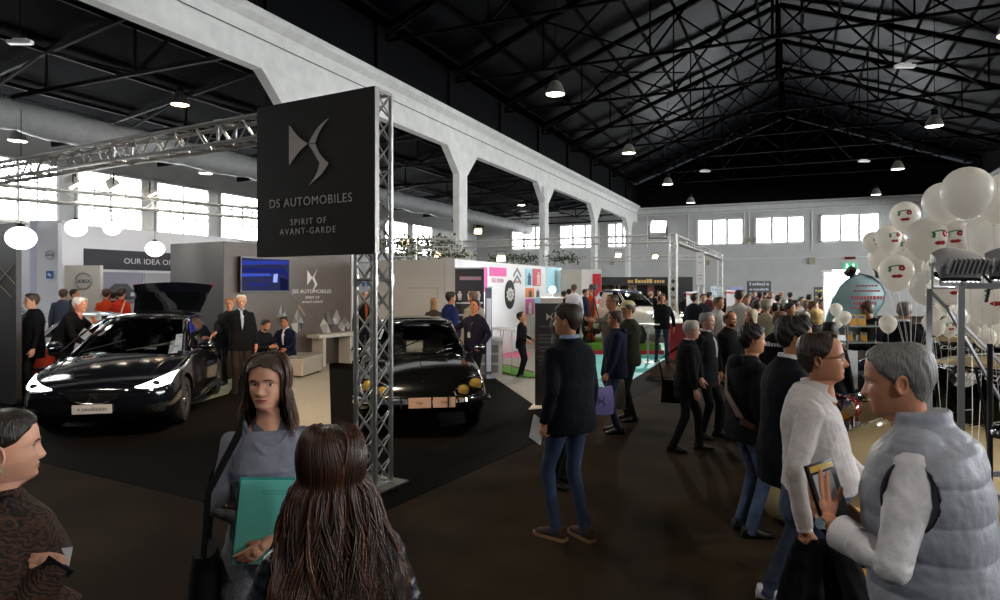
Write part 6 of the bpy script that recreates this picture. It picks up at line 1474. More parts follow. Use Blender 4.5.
# ---- woman in the grey dress
g_dress = cloth('#6f7380', kind='knit')
eD, bD = person(268, 2.8, 356, 0, 'woman in grey cowl neck dress facing the camera, holding a turquoise folder', fem=True, style='long', hlen=.34, hair='#38281d', hthick=.013, tuft=.003, hwide=.8, top='dress', tm=g_dress, hem=.3, shw=.15, topz=1.43,
    hyaw=-.34, hpitch=-.02, gaze=-1, skin='#c8937a', lh=(.01, .215, 1.0), ld=(.8, .1, -.5), ln=(0, -1, 0), lc=[.35, .4, .45, .5], lp=(-1, -.4, -.6), rh=(-.01, .15, 1.02), rd=(-.95, .05, -.05), rn=(0, -1, 0), rp=(1, -.3, -.6), legname='leggings', lm=charcoal, slv=.82)
def cowl(e, b):
    n = 44; R = []
    for k, (r, z, dr, fr) in enumerate(((.078, 1.43, .10, .012), (.090, 1.468, .095, .022), (.098, 1.478, .105, .034), (.106, 1.468, .12, .042), (.108, 1.446, .125, .030), (.118, 1.452, .15, .044), (.127, 1.43, .175, .046), (.130, 1.395, .18, .034), (.124, 1.35, .16, .0))):
        ring = []
        for j in range(n):
            a = 2 * PI * j / n; f = max(0, math.sin(a)) ** 1.6; rip = .006 * math.sin(a * 5 + k * .7) * (k > 1)
            ring.append(b.warp(((r + rip) * math.cos(a) * (1.02 - .12 * f * (k > 2)), -.008 + (r + rip) * .86 * math.sin(a) + fr * f, z - dr * f - .02 * (1 - abs(math.cos(a))) * (k > 3))))
        R.append(ring)
    m = MB(); m.loft(R, cap=(False, False)); m.build('cowl_collar', g_dress, e, ang=180)
    m = MB(); m.loft([ringpts(b.warp, z, rx, ry, -.008, 20) for z, rx, ry in ((1.38, .1, .085), (1.44, .075, .07), (1.47, .058, .056))], cap=(False, False)); m.build('inner_top', cloth('#565a66'), e, ang=180)
    for s in (-1, 1): m = MB(); c = b.HM @ Vector((s * .079, -.012, .30 * HH)); m.tube([c + Vector((0, .016 * math.sin(t), -.018 + .02 * math.cos(t))) for t in np.linspace(0, 2 * PI, 15)], .0017, 5, cap=False); m.build('hoop_earring', chrome, e)
cowl(eD, bD)
def strands(e, M, col, n, L, seed, rad=.0036, fall=.1, spread=1.0, side=None, wave=.012, collide=None, tip=None, part=.0, back=.0):
    rnd = random.Random(seed); m = MB(); hm = [mat('hair strand ' + col, col, .42, spec=.45)]
    for i in range(n):
        a = rnd.uniform(-PI, PI); t = abs(a)
        if side is not None and t < side: continue
        u0 = rnd.uniform(.90, .995); a0 = a * .92; pts = []; ph = 2.6 * math.sin(a * 5 + seed) + 1.8 * math.sin(a * 13) + rnd.uniform(-.5, .5); off = rnd.uniform(.012, .024); ln = L * rnd.uniform(.72, 1.05); fr = rnd.uniform(5, 9)
        for k in range(9):                          # over the skull
            f = k / 8; u = u0 + (.36 - u0) * f ** 1.3; x, y, z = hpoint(u, a0 + (a - a0) * min(1, f * 1.6), False); r = math.hypot(x, y) + 1e-6; nz = max(0, (u - .72) / .28)
            pts.append(Vector((x + x / r * off * (1 - .4 * nz), y + y / r * off * (1 - .4 * nz), z + off * nz)))
        p = pts[-1].copy(); d = Vector((p.x, p.y, 0)).normalized()
        for k in range(1, 14):                      # falling free
            f = k / 13; w = wave * (.3 + f)
            q = p + Vector((d.x * fall * spread * f ** .6 + w * math.sin(ph + fr * f) * .8, d.y * fall * .5 * f * (1 if d.y < 0 else -.6) + w * math.cos(ph * 1.7 + fr * f) - back * f ** 1.4, -ln * f))
            pts.append(q)
        W_ = [M @ q for q in pts]
        if collide: W_ = [collide(q) for q in W_]
        rr = [rad * .5] + [rad] * 14 + [rad * .9, rad * .8, rad * .7, rad * .55, rad * .4, rad * .25, rad * .1]
        m.tube(W_, rr[:len(W_)], 4, 1 if tip and rnd.random() < .5 and False else 0)
    return m.build('hair_strands', hm, e, ang=180, fix=False)
strands(eD, bD.HM, '#3d2a1e', 700, .20, 4, .0022, .05, .5, side=1.25, wave=.008)
strands(eD, bD.HM, '#70492c', 160, .23, 9, .0022, .06, .6, side=1.3, wave=.01)
def folder():
    t = prop('folder', 'turquoise document folder with a small white sticker held by the woman in grey', 'folder', eD); M = rot('Y', -.1) @ rot('X', -.1)
    c = Vector((-.035, .20, 1.03)); b = MB(); b.box(c, (.30, .006, .335), 0, M); b.build('front_cover', mat('folder turquoise', '#62b8ab', .45, noise=.06, nscale=6), t, smooth=False)
    b = MB(); b.box(c + M @ Vector((.004, -.012, .008)), (.305, .006, .335), 0, M); b.build('back_cover', mat('folder teal', '#2f8880', .5), t, smooth=False)
    b = MB(); b.box(c + M @ Vector((.006, -.006, .0)), (.29, .006, .32), 0, M); b.build('paper_stack', white, t, smooth=False)
    b = MB(); b.box(c + M @ Vector((-.115, .005, .13)), (.035, .003, .045), 0, M); b.build('sticker', mat('sticker white', '#d6d6d2', .5), t, smooth=False)
    b = MB()
    for k in range(4): b.box(c + M @ Vector((-.115, .007, .145 - .01 * k)), (.024, .002, .004), 0, M)
    b.build('sticker_print', trim_black, t, smooth=False)
    b = MB()
    for k in range(2): b.box(c + M @ Vector((.01, .004, .128 - .012 * k)), (.12, .002, .002), 0, M)
    b.build('printed_line', mat('folder teal', '#2f8880', .5), t, smooth=False)
folder()
def shoulder_bag(e, b, label, side, col, z=.82, w=.30, h=.30, d=.1, y=0, strapcol=None, off=.27, top=None):
    t = prop('shoulder_bag', label, 'bag', e); s = b.s; m = MB(); bm = cloth(col)
    c = Vector((side * off * s, y, z * s)); R = []
    for k, (f, g2) in enumerate(((0, .55), (.1, .9), (.4, 1.05), (.75, .95), (1, .7))):
        R.append([c + Vector((d * g2 * .5 * math.cos(a) * abs(math.cos(a)) ** -.3, w * .5 * (1.05 - .12 * f) * math.sin(a), -h + h * f)) if abs(math.cos(a)) > .02 else c + Vector((0, w * .5 * (1.05 - .12 * f) * math.sin(a), -h + h * f)) for a in np.linspace(0, 2 * PI, 21)[:-1]])
    m.loft(R); m.build('bag_body', bm, t, ang=60)
    S = b.warp((side * b.sw * .72, .0, 1.475)) if top is None else top; r = .1 if b.fem else .125
    strap(t, [c + Vector((0, w * .4, -.02)), c + Vector((-side * .02, r * 1.2, (S.z - c.z) * .5)), S + Vector((side * .01, r * .75, -.045)), S + Vector((0, 0, .014)), S + Vector((side * .01, -r * .8, -.06)), c + Vector((-side * .02, -r * 1.25, (S.z - c.z) * .5)), c + Vector((0, -w * .4, -.02))], .035, cloth(strapcol or col))
    return t
shoulder_bag(eD, bD, 'black slouchy shoulder bag hanging at the side of the woman in grey', 1, '#141416', .93, .27, .36, .13, -.02, off=.255)
# ---- woman in the leather jacket, from behind
leather = cloth('#10131a', kind='leather')
eL, bL = person(333, 1.78, 431, -163, 'woman with long brown hair in a black leather jacket seen from behind', fem=True, style='long', hlen=.5, hair='#2c1b14', hthick=.02, tuft=.004, top='leather', tm=leather, hem=.86, shw=.158, disp=((.022, .07), (.008, .03)), lm=black, skin=PK, lh=(-.2, .2, 1.0), rh=(.2, .2, 1.0))
def back_of(q):
    l = q
    z = l.z / bL.s
    if z < 1.47:
        k = min(1, (1.47 - z) / .14); f = 1 - (l.x / (.24 * bL.s)) ** 2
        if f > 0:
            y = .152 * bL.s * math.sqrt(f) * k
            if abs(l.y + .01) < y: l = Vector((l.x, (-y if l.y < .03 else y) - .01, l.z))
    return l
strands(eL, bL.HM, '#2e1c14', 2000, .40, 21, .0022, .12, .75, side=.75, wave=.026, collide=back_of, back=.035)
strands(eL, bL.HM, '#4c2c1c', 700, .42, 23, .002, .13, .8, side=.8, wave=.028, collide=back_of, back=.03)
q = MB(); q.loft([[bL.warp((r * math.cos(a), -.012 + r * .9 * math.sin(a), z + .012 * math.sin(a * 1))) for a in np.linspace(0, 2 * PI, 25)[:-1]] for r, z in ((.105, 1.44), (.088, 1.475), (.080, 1.515), (.074, 1.51), (.078, 1.46))], cap=(False, False)); q.build('collar', leather, eL, ang=180)
q = MB(); pts = [bL.warp((.15, .10, 1.25)), bL.warp((.142, .06, 1.41)), bL.warp((.14, -.02, 1.455)), bL.warp((.15, -.10, 1.38)), bL.warp((.17, -.145, 1.2)), bL.warp((.2, -.14, .95))]
t = prop('bag_strap', 'black bag strap over the shoulder of the leather jacket', 'strap', eL); strap(t, pts, .035, mat('strap leather', '#0c0c0e', .4), 'band', .006)
# ---- woman at the edge of the frame, in profile
knitp = wavemat('patterned knit', '#120d0b', '#43281a', 30, 'DIAGONAL', 9, .9, bump=.3, detail=1, stretch=(1, 1, 1.6))
eP, bP = person(-3, 1.96, 413, 90, 'woman in profile with dark tied hair and a brown patterned knit cape', fem=True, style='pulled', hair='#1c1410', hthick=.012, tuft=.001, top='coat', tm=knitp, loose=.035, hem=.7, flare=.06, skin='#c8957c', lm=black, rh=(.22, .165, 1.30), rd=(-.12, -.95, .1), rn=(-1, -.1, -.1), rc=[.3, .35, .4, .45], rp=(.5, .5, -1), lh=(-.16, .24, .98), disp=((.02, .12), (.008, .05)), slv=.97)
q = MB(); q.tube([bP.W[1] + (bP.E[1] - bP.W[1]).normalized() * .07, bP.W[1] + (bP.E[1] - bP.W[1]).normalized() * .005], [.045, .042], 16); q.build('cuff', black, eP)
q = MB(); q.loft([[bP.warp((r * math.cos(a), -.012 + r * math.sin(a), z)) for a in np.linspace(0, 2 * PI, 21)[:-1]] for r, z in ((.11, 1.43), (.092, 1.47), (.078, 1.495), (.07, 1.485))], cap=(False, False)); q.build('collar', black, eP, ang=180)
q = MB(); c = bP.HM @ Vector((.081, -.014, .30 * HH)); q.ell(c, (.004, .006, .006), 10, 6); q.ell(c - Vector((0, 0, .016)), (.004, .007, .010), 12, 8); q.build('earring', mat('earring stone', '#86a39a', .25, metal=.4), eP)
q = MB(); q.ell(bP.HM @ Vector((0, -.11, .62 * HH)), (.045, .04, .045), 16, 10); q.build('hair_bun', hair_mat('#1c1410'), eP)
q = MB(); q.tube([bP.W[1] + Vector((-.004, -.10, .012)) + Vector((.011 * math.cos(t), .0, .011 * math.sin(t))) for t in np.linspace(0, 2 * PI, 13)], .0016, 5, cap=False); q.build('ring', chrome, eP)
t = prop('paper_slip', 'small white paper tip showing under the patterned cape', 'paper', eP); q = MB(); q.prism([(-.012, .02), (.02, .02), (.008, -.05)], .002, (.115, .16, 1.165), (.3, .95, 0), (0, 0, 1)); q.build('sheet', white, t, smooth=False)
# ---- man in the dark blazer
eB, bB_ = person(569, 5.2, 305, -136, 'tall man in dark blazer, jeans and brown shoes standing with his back half turned', tm=cloth('#0e1119'), vneck=ltblue, collar=ltblue, legs='jeans', lm=jeans, hair='#2a1d15', hthick=.018, tuft=.005, hem=.80, sm=mat('suede brown', '#3a2417', .8), sole=mat('sole tan', '#8a6a4a', .6), lh=(-.25, -.0, .89), ld=(0, .2, -1), lf=(-.085, .07, 0), rf=(.085, -.07, 0), skin=TN, girth=1.07, lc=.9, hyaw=.42)
def paper(e, b, i, label, w=.1, h=.15, d=(0, .1, -.05), m=None, name='leaflet'):
    t = prop(name, label, 'paper', e); c = b.W[i] + Vector(d); q = MB(); q.box(c, (.012, w, h), 0, rot('X', .3)); q.build('sheet', m or white, t, smooth=False); q = MB(); q.box(c + Vector((.008 if i else -.008, 0, .0)), (.003, w * .96, h * .96), 0, rot('X', .3)); q.build('cover', m or white, t, smooth=False)
paper(eB, bB_, 0, 'folded white leaflets in the hand of the man in the blazer', .13, .19, (0.01, .09, -.06))
person(559, 6.6, 318, 60, 'woman in dark brown jacket half hidden behind the man in the blazer', lod=1, fem=True, hlen=.2, hair='#2b1a12', tm=cloth('#2b1d17'), lh=(-.1, .3, 1.2), ld=(0, .3, 1), rh=(.15, .3, 1.05))
# ---- man in the grey padded vest
vestm = cloth('#8e929c', .45)
eV, bV = person(940, 2.12, 344, -97, 'grey haired man in a grey quilted vest and white shirt holding a magazine', style='short', hair='#6a6866', hthick=.010, tuft=.002, top='vest', tm=white, legs='jeans', lm=djeans, skin='#bd8468', girth=1.03, loose=.01, hyaw=.06, hpitch=.04,
    hfwd=.036, lean=.1, lh=(-.15, .30, 1.165), ld=(.1, .2, 1), ln=(1, .15, 0), lc=[.15, .18, .2, .25], lth=.2, lp=(-.7, -.6, -1), rh=(.12, .26, 1.1), rd=(-.5, .6, .5), rn=(-1, 0, 0), rc=.7, rp=(.6, -.5, -1), slv=.70, shw=.175)
def vest(e, b):
    def fn(q):
        torso(q, b, .87, .044, 1.50, .02, 0, 36)
        for i in (0, 1): q.ell(b.S[i] + (b.N - b.S[i]) * .34, (.092, .088, .08), 16, 10)
        q.loft([ringpts(b.warp, z, r, r * .98, -.012, 24) for z, r in ((1.42, .098), (1.48, .086), (1.53, .081), (1.538, .076))])
    q = MB(); fn(q)
    def puff(co, no):
        z = co[:, 2] / b.s; f = np.abs(np.sin(PI * (z - .9) / .112)) ** .55; k = (.008 * f - .003) * (z < 1.47)
        ang = np.arctan2(co[:, 1], co[:, 0]); seam = np.abs(np.sin(ang)) ; k = k * (1 - .0 * seam)
        return co + no * k[:, None]
    r = remesh(q, .006, 5, ((.010, .07), (.004, .03)), puff); o = link('quilted_vest', r, vestm, e, ang=180)
    # armholes with dark piping: cut the sleeve openings
    cb = MB()
    for i in (0, 1): 
        d = (b.E[i] - b.S[i]).normalized(); sx = Vector((-1 if i == 0 else 1, 0, 0)); c0 = b.S[i] - Vector((0, 0, .075)); M = Matrix((Vector((0, 1, 0)), Vector((0, 0, 1)), sx)).transposed()
        cb.loft([[c0 + M @ Vector((.072 * math.cos(a) * f, .104 * math.sin(a) * f, z)) for a in np.linspace(0, 2 * PI, 29)[:-1]] for z, f in ((-.012, 1), (.2, 1.15))])
    cu = cb.build('cut', vestm, e); addmod(o, 'BOOLEAN', object=cu, operation='DIFFERENCE', solver='EXACT'); bake(o); bpy.data.objects.remove(cu); o.data.polygons.foreach_set('use_smooth', [True] * len(o.data.polygons)); o.data.set_sharp_from_angle(angle=R_(55))
    for i in (0, 1):
        sx = Vector((-1 if i == 0 else 1, 0, 0)); c0 = b.S[i] - Vector((0, 0, .075)); M = Matrix((Vector((0, 1, 0)), Vector((0, 0, 1)), sx)).transposed(); T = Proj(o); pts = []
        for a in np.linspace(0, 2 * PI, 41):
            p = c0 + M @ Vector((.075 * math.cos(a), .107 * math.sin(a), 0)); h = T.t.ray_cast(p + sx * .35, -sx)
            if h[0] and abs(h[0].x - p.x) < .12: pts.append(h[0] + sx * .002)
        if len(pts) > 10: q = MB(); q.tube(pts, .0055, 6, cap=False); q.build('armhole_piping', mat('piping navy', '#1a1c2a', .6), o)
vest(eV, bV)
for i in (0, 1):
    q = MB(); E, Wr = bV.E[i], bV.W[i]; D = (Wr - E).normalized(); P = E + (Wr - E) * .70; q.tube([P - D * .055, P - D * .02, P + D * .012, P + D * .014], [.052, .056, .058, .050], 20); q.build('rolled_cuff', white, eV, ang=60)
def watch(e, b, i):
    Wr, D = b.W[i], (b.W[i] - b.E[i]).normalized(); u, v = frame_of(D); c = Wr - D * .018
    q = MB(); q.tube([c + (u * math.cos(t) * .030 + v * math.sin(t) * .029) for t in np.linspace(0, 2 * PI, 25)], .0075, 6, cap=False, fl=.5); w = q.build('wrist_watch', mat('watch strap', '#101012', .5), e)
    n = Vector((-1, -.3, 0)).normalized(); n = (n - D * n.dot(D)).normalized(); q = MB(); q.lathe([(.001, .008), (.018, .008), (.02, .004), (.02, -.004), (.001, -.004)], c + n * .031, 20, M=Matrix((D, n.cross(D), n)).transposed()); q.build('watch_face', chrome, w)
watch(eV, bV, 0)
q = MB(); q.loft([ringpts(bV.warp, z, r, r, -.008, 24) for z, r in ((1.46, .078), (1.50, .073), (1.525, .074), (1.52, .07))], cap=(False, False)); q.build('collar', white, eV, ang=60)
def magazine():
    t = prop('magazine', 'black magazine with yellow and white cover in the hand of the vest man', 'magazine', eV); D = Vector((.1, .25, 1)).normalized(); c = bV.W[0] + D * .06 + Vector((.055, -.02, -.01)); M = rot('Z', -.22) @ rot('X', -.33) @ rot('Z', PI / 2)
    q = MB(); q.box(c, (.012, .17, .27), 0, M); q.build('pages', mat('magazine black', '#17171a', .25), t, smooth=False)
    q = MB(); q.box(c + M @ Vector((-.007, .01, .05)), (.002, .12, .10), 0, M); q.build('cover_picture', mat('magazine pale', '#a9b2bd', .3), t, smooth=False)
    q = MB(); q.box(c + M @ Vector((-.007, .0, .118)), (.002, .15, .02), 0, M); q.build('yellow_heading', mat('magazine yellow', '#b79a2c', .3), t, smooth=False)
    q = MB(); q.box(c + M @ Vector((-.008, -.02, -.08)), (.002, .09, .03), 0, M); q.build('cover_print', white, t, smooth=False)
magazine()
# ---- man in the white shirt
eW, bW = person(812, 3.25, 334, 88, 'man with glasses in a white shirt and jeans carrying a dark jacket', style='recede', hair='#2b1f18', hthick=.016, tuft=.003, top='shirt', tm=cloth('#c3bdbd', .8), legs='jeans', lm=jeans, glasses=True, collar=cloth('#c3bdbd', .8), colh=.032, skin='#b27a5c', girth=1.06, belly=.07, hpitch=-.06, hem=1.0, cuff=cloth('#c9c3c3', .8),
    rh=(.28, -.02, .87), rd=(0, .1, -1), rc=1.1, lh=(-.16, .3, .95), hfwd=.05)
q = MB(); q.loft([ringpts(bW.warp, z, .188, .137, .012, 32) for z in (.975, 1.01)], cap=(False, False)); q.build('belt', mat('belt leather', '#101012', .4), eW, ang=60)
q = MB(); q.box(bW.warp((0, .152, .992)), (.045, .008, .036)); q.build('belt_buckle', chrome, eW, smooth=False)
def carried_jacket(e, b, i, label, dy=.0):
    t = prop('carried_jacket', label, 'jacket', e); q = MB(); c = b.W[i] + Vector((.0, .03 + dy, -.07)); rnd = random.Random(3)
    for k in range(7): a = rnd.uniform(-.1, .1); q.chain([c + Vector((a * .3, -.05 + .03 * k, .01)), c + Vector((a, -.10 + .055 * k, -.2)), c + Vector((a * 1.3, -.13 + .06 * k, -.45 - .06 * rnd.random()))], [.03, .045, .05], 10)
    q.chain([c + Vector((0, -.05, .0)), c + Vector((-.04, .14, -.02)), c + Vector((-.08, .3, -.06))], [.03, .045, .04], 10)
    r = remesh(q, .012, 5, ((.02, .08),)); link('draped_cloth', r, black, t, ang=180); q = MB(); q.loft([[c + Vector((.045 * math.cos(a) + .0, .045 * math.sin(a) - .1, z)) for a in np.linspace(0, 2 * PI, 13)[:-1]] for z in (-.42, -.5)]); q.build('sleeve', black, t)
carried_jacket(eW, bW, 1, 'black jacket hanging from the hand of the man in the white shirt')
# ---- the man behind him in a dark coat, and the man with the shoulder strap
eN, bN = person(785, 4.25, 318, 106, 'bearded man with wavy dark hair in a dark navy coat behind the white shirt', style='short', hair='#1f1713', hthick=.026, tuft=.009, lod=0, tm=cloth('#10131b'), hem=.72, collar=white, colh=.03, beard=True, legs='jeans', lm=djeans, sm=mat('trainer white', '#b9b9bd', .5), rh=(.27, .05, .86), skin=TN, girth=1.05, lean=.06, rf=(.1, -.1, 0), lf=(-.1, .18, 0))
q = MB(); q.box(bN.S[1] + Vector((.075, -.02, -.2)), (.01, .06, .012)); q.build('sleeve_badge', mat('badge tan', '#a98a66', .5), eN, smooth=False)
eS, bS = person(748, 5.3, 326, 116, 'man in a black jacket with a brown shoulder strap and jeans', style='short', hair='#15110f', hthick=.02, tuft=.006, top='puffer', tm=cloth('#14161b'), hem=.80, hood=True, legs='jeans', lm=ljeans, skin=TN, girth=1.02, lod=0, hfwd=.04, hyaw=-.1)
t = prop('messenger_strap', 'brown striped shoulder strap across the black jacket', 'strap', eS)
strap(t, [bS.warp((.16, .13, 1.02)), bS.warp((.0, .20, 1.2)), bS.warp((-.12, .12, 1.42)), bS.warp((-.125, .0, 1.478)), bS.warp((-.11, -.14, 1.40)), bS.warp((.03, -.205, 1.2)), bS.warp((.2, -.14, .98)), bS.warp((.235, 0, .92)), bS.warp((.16, .13, 1.02))], .05, mat('strap brown', '#5b3d2f', .6), 'band', .008)
q = MB(); q.box(bS.warp((.19, -.16, 1.0)), (.05, .02, .04)); q.build('strap_buckle', chrome, t, smooth=False)
# ---- elderly men and the group beside them
eO, bO = person(686, 8.0, 321, 92, 'white haired elderly man in a black overcoat with a black bag', style='short', hair='#b9b5ac', hthick=.02, tuft=.005, top='coat', tm=black, hem=.72, lean=.08, collar=cloth('#b8b2ac'), colh=.015, skin=PK, rh=(.25, .12, .80), lf=(-.1, .2, 0), rf=(.1, -.15, 0), glasses=True, lod=1)
shoulder_bag(eO, bO, 'black shoulder bag behind the white haired elderly man', -1, '#0d0d0f', .92, .26, .28, .08, -.16, off=.2)
person(706, 8.7, 313, 66, 'grey haired man in a dark coat smiling beside the white haired man', style='short', hair='#8c8a86', tm=black, hem=.72, vneck=white, collar=white, skin=PK, lod=1, lf=(-.1, .15, 0))
person(729, 9.3, 312, 52, 'bald bearded man in a black jacket between the grey haired man and the strap man', style='bald', hair='#1d1714', beard=True, tm=black, collar=charcoal, skin=TN, girth=1.05, lod=1)
person(752, 10.4, 309, -52, 'woman with short blond hair and glasses behind the bald bearded man', fem=True, style='long', hlen=.05, hair='#b8a988', glasses=True, tm=black, skin=PK, lod=1)
eR, bR = person(779, 7.6, 311, 158, 'man with shaved reddish head in a black printed shirt seen from behind', style='short', hair='#6b4634', hthick=.003, tuft=.001, top='shirt', tm=black, skin='#b4745a', girth=1.05, lod=1, hem=.86)
dashes(1, .22, .05, bR.warp((-.0, -.155, 1.36)), Vector((1, 0, 0)), UP, white, eR, 5)
# ---- navy jacket man with bags, the cap man, and the one reaching
eJ, bJ = person(616, 9.0, 311, -82, 'man in a navy padded jacket carrying a purple bag', style='short', hair='#3a261b', hthick=.018, top='puffer', tm=cloth('#161b2e'), loose=-.008, hood=True, hem=.80, legs='jeans', lm=djeans, skin=TN, lod=1, lh=(-.24, .16, .86), lc=1.1, girth=1.03)
def carrier(e, c, w, h, d, col, label, rz=0, emb=True):
    t = prop('carrier_bag', label, 'bag', e); q = MB(); M = rot('Z', rz); R = []
    for z, f, g2 in ((-h, 1.0, 1.0), (-h * .6, 1.03, 1.1), (-h * .2, 1.0, .9), (0, .98, .35)): R.append([c + M @ Vector((x * d * g2, y * w * f, z + .01 * math.sin(y * 9 + z * 20))) for x, y in ((-.5, -.5), (-.5, -.17), (-.5, .17), (-.5, .5), (.5, .5), (.5, .17), (.5, -.17), (.5, -.5))])
    q.loft(R); q.build('bag_body', mat('bag ' + col, col, .4, noise=.15, nscale=12, bump=.3, bscale=14), t, ang=50)
    for s in (-1, 1): q = MB(); q.tube([c + M @ Vector((s * d * .12, -w * .22, 0)), c + M @ Vector((s * d * .06, -w * .1, .09)), c + M @ Vector((s * d * .06, w * .1, .09)), c + M @ Vector((s * d * .12, w * .22, 0))], .006, 5); q.build('handle', mat('bag ' + col, col, .4), t)
    if emb: 
        for s in (-1, 1): q = MB(); O = c + M @ Vector((s * d * .53, 0, -h * .5)); q.prism([(-.05, .06), (-.05, -.06), (.01, 0)], .004, O, M @ Vector((0, s, 0)), UP); q.prism([(.06, .08), (.03, 0), (.06, -.05), (.01, -.1), (.03, -.05), (0, 0)], .004, O, M @ Vector((0, s, 0)), UP); q.build('emblem', mat('bag emblem', '#4a4270', .5), t, smooth=False)
carrier(eJ, bJ.W[0] + Vector((0, .1, -.17)), .34, .36, .12, '#7d74b4', 'purple carrier bag with a dark winged emblem held by the navy jacket man', .25)
carrier(eJ, bJ.W[1] + Vector((.02, -.06, -.14)), .26, .40, .1, '#5b574c', 'grey paper carrier bag behind the purple one', .3, False)
eC, bC = person(629, 9.8, 302, -66, 'man in a beige cap and olive jacket with one hand at his chin', style='short', hair='#3b2c20', tm=cloth('#2f2d24'), skin=TN, lod=1, hem=.82, lh=(.02, .19, 1.44), ld=(.2, .1, 1), lp=(-.4, .6, -1), rh=(-.08, .26, 1.12), rd=(-1, 0, .1), rn=(0, -1, 0))
q = MB(); q.loft([[bC.HM @ Vector((x * k * 1.13, y * k * 1.13 , .72 * HH + h)) for x, y, z in (hpoint(.74, a, False) for a in np.linspace(0, 2 * PI, 25)[:-1])] for k, h in ((1.0, -.005), (1.0, .025), (.9, .055), (.66, .078), (.3, .09))], cap=(False, True)); cap = q.build('cap', cloth('#b9ae8c'), eC, ang=180)
q = MB(); q.loft([[bC.HM @ Vector((.088 * math.sin(t) * f, .085 + (f - 1) * .0 + .02 + (k * .07) * math.cos(t) - (.05 if k == 0 else .03) * (1 - math.cos(t)), .715 * HH - k * .022)) for t in np.linspace(-1.3, 1.3, 13)] for k, f in ((0, 1.0), (.5, 1.0), (1, .9))], cap=(False, False), closed=False); o = q.build('visor', cloth('#b9ae8c'), cap, ang=180); addmod(o, 'SOLIDIFY', thickness=.006)
person(613, 11.2, 295, -62, 'man in a grey brown jacket stretching one arm out over the turquoise floor', style='recede', hair='#33261d', tm=cloth('#4a453f'), skin=DK, lod=1, lh=(-.35, .5, 1.36), ld=(-.4, 1, .1), rh=(.15, .35, 1.2))
# ---- man on the phone, the boy
eM, bM = person(662, 17.5, 294, 0, 'man in black jacket and jeans phoning on the turquoise floor', style='short', hair='#2c2119', tm=black, hem=.86, legs='jeans', lm=djeans, skin=TN, lod=1, rh=(.09, .14, 1.54), rd=(-.1, .1, 1), rn=(-.3, -1, 0), lh=(-.3, -.05, .9), lf=(-.12, 0, 0), rf=(.14, .1, 0))
t = prop('mobile_phone', 'dark mobile phone held up by the man on the turquoise floor', 'phone', eM); q = MB(); q.box(bM.W[1] + Vector((-.02, .02, .09)), (.07, .012, .14)); q.build('case', trim_black, t, smooth=False); q = MB(); q.box(bM.W[1] + Vector((-.02, .012, .09)), (.062, .003, .125)); q.build('screen', mat('phone screen', '#20242c', .15), t, smooth=False)
person(521, 14.6, 313, 72, 'boy in black clothes looking down beside the black totem', style='short', hair='#15100d', tm=black, hs=1.16, hpitch=-.45, lean=.08, skin=TN, lod=1, rh=(.2, .22, 1.0), lh=(-.2, .25, 1.02), shw=.15, girth=.86)
# ---- around the classic saloon
eK, bK = person(475, 11.9, 300, -38, 'man in a dark purple navy jacket with lanyard beside the classic saloon', style='short', hair='#16110f', tm=cloth('#1d1a2a'), hpitch=-.22, hyaw=.1, skin='#b3704e', lod=1, lh=(-.27, .14, .96), rh=(.42, .3, 1.15), rd=(.6, .6, -.2), vneck=charcoal, girth=1.06)
q = MB(); q.tube([bK.warp((-.06, .0, 1.47)), bK.warp((-.05, .14, 1.35)), bK.warp((0, .172, 1.18)), bK.warp((.05, .14, 1.35)), bK.warp((.06, .0, 1.47))], .006, 5); q.box(bK.warp((0, .178, 1.13)), (.06, .006, .09)); q.build('lanyard', mat('lanyard pale', '#a5a4a0', .5), eK)
person(450, 14.2, 292, 118, 'man in a bright navy suit jacket turned towards the charcoal banner', style='short', hair='#1a1512', tm=cloth('#1c2550'), skin=TN, lod=1)
person(434, 14.9, 298, 170, 'woman with shoulder length blond hair seen from behind near the classic saloon', fem=True, style='long', hlen=.25, hair='#8a6a45', tm=cloth('#3a342e'), lod=1)
person(474, 13.2, 291, -140, 'man with close cropped hair in a beige sweater facing the charcoal banner', style='short', hair='#6a5240', hthick=.004, tuft=.001, top='sweater', tm=cloth('#8a8478'), skin=TN, lod=1)
# ---- beside the hatchback and on the poufs
eA_, bA_ = person(241, 12.4, 295, 8, 'elderly white haired man in a black suit leaning one arm on the hatchback', style='short', hair='#c9c5bd', tm=cloth('#101013'), vneck=cloth('#a9b2c6'), collar=cloth('#a9b2c6'), glasses=True, skin='#c08a70', lod=1, rh=(.43, .12, 1.10), rd=(.6, .2, -.4), rp=(.2, -1, .3), lapel=True, hem=.76, lm=cloth('#2d2622'), hyaw=-.15)
person(230, 13.4, 298, -10, 'man in sunglasses standing behind the elderly white haired man', style='short', hair='#8a5a34', tm=black, glasses=True, lod=1, skin=TN)
SEAT = dict(hip=.50, lod=1)
person(258, 14.2, 322, 40, 'bearded man in a dark jacket and jeans sitting forward on the square pouf', s=1.0, style='short', hair='#1a1310', beard=True, tm=cloth('#15161a'), lean=.32, legs='jeans', lm=ljeans, skin=TN, lf=(-.14, .50, 0), rf=(.16, .52, 0), lh=(-.05, .52, .70), rh=(.12, .5, .72), hem=.86, **SEAT)
person(287, 14.9, 320, -28, 'man in a navy blazer and white shirt sitting on the long pouf', s=1.0, style='short', hair='#1c1512', tm=cloth('#151a33'), vneck=white, collar=white, lean=.12, skin='#a8694a', lf=(-.14, .5, 0), rf=(.14, .46, 0), rh=(.22, .42, .58), lh=(-.18, .4, .62), hem=.86, lm=cloth('#1a1c2c'), **SEAT)
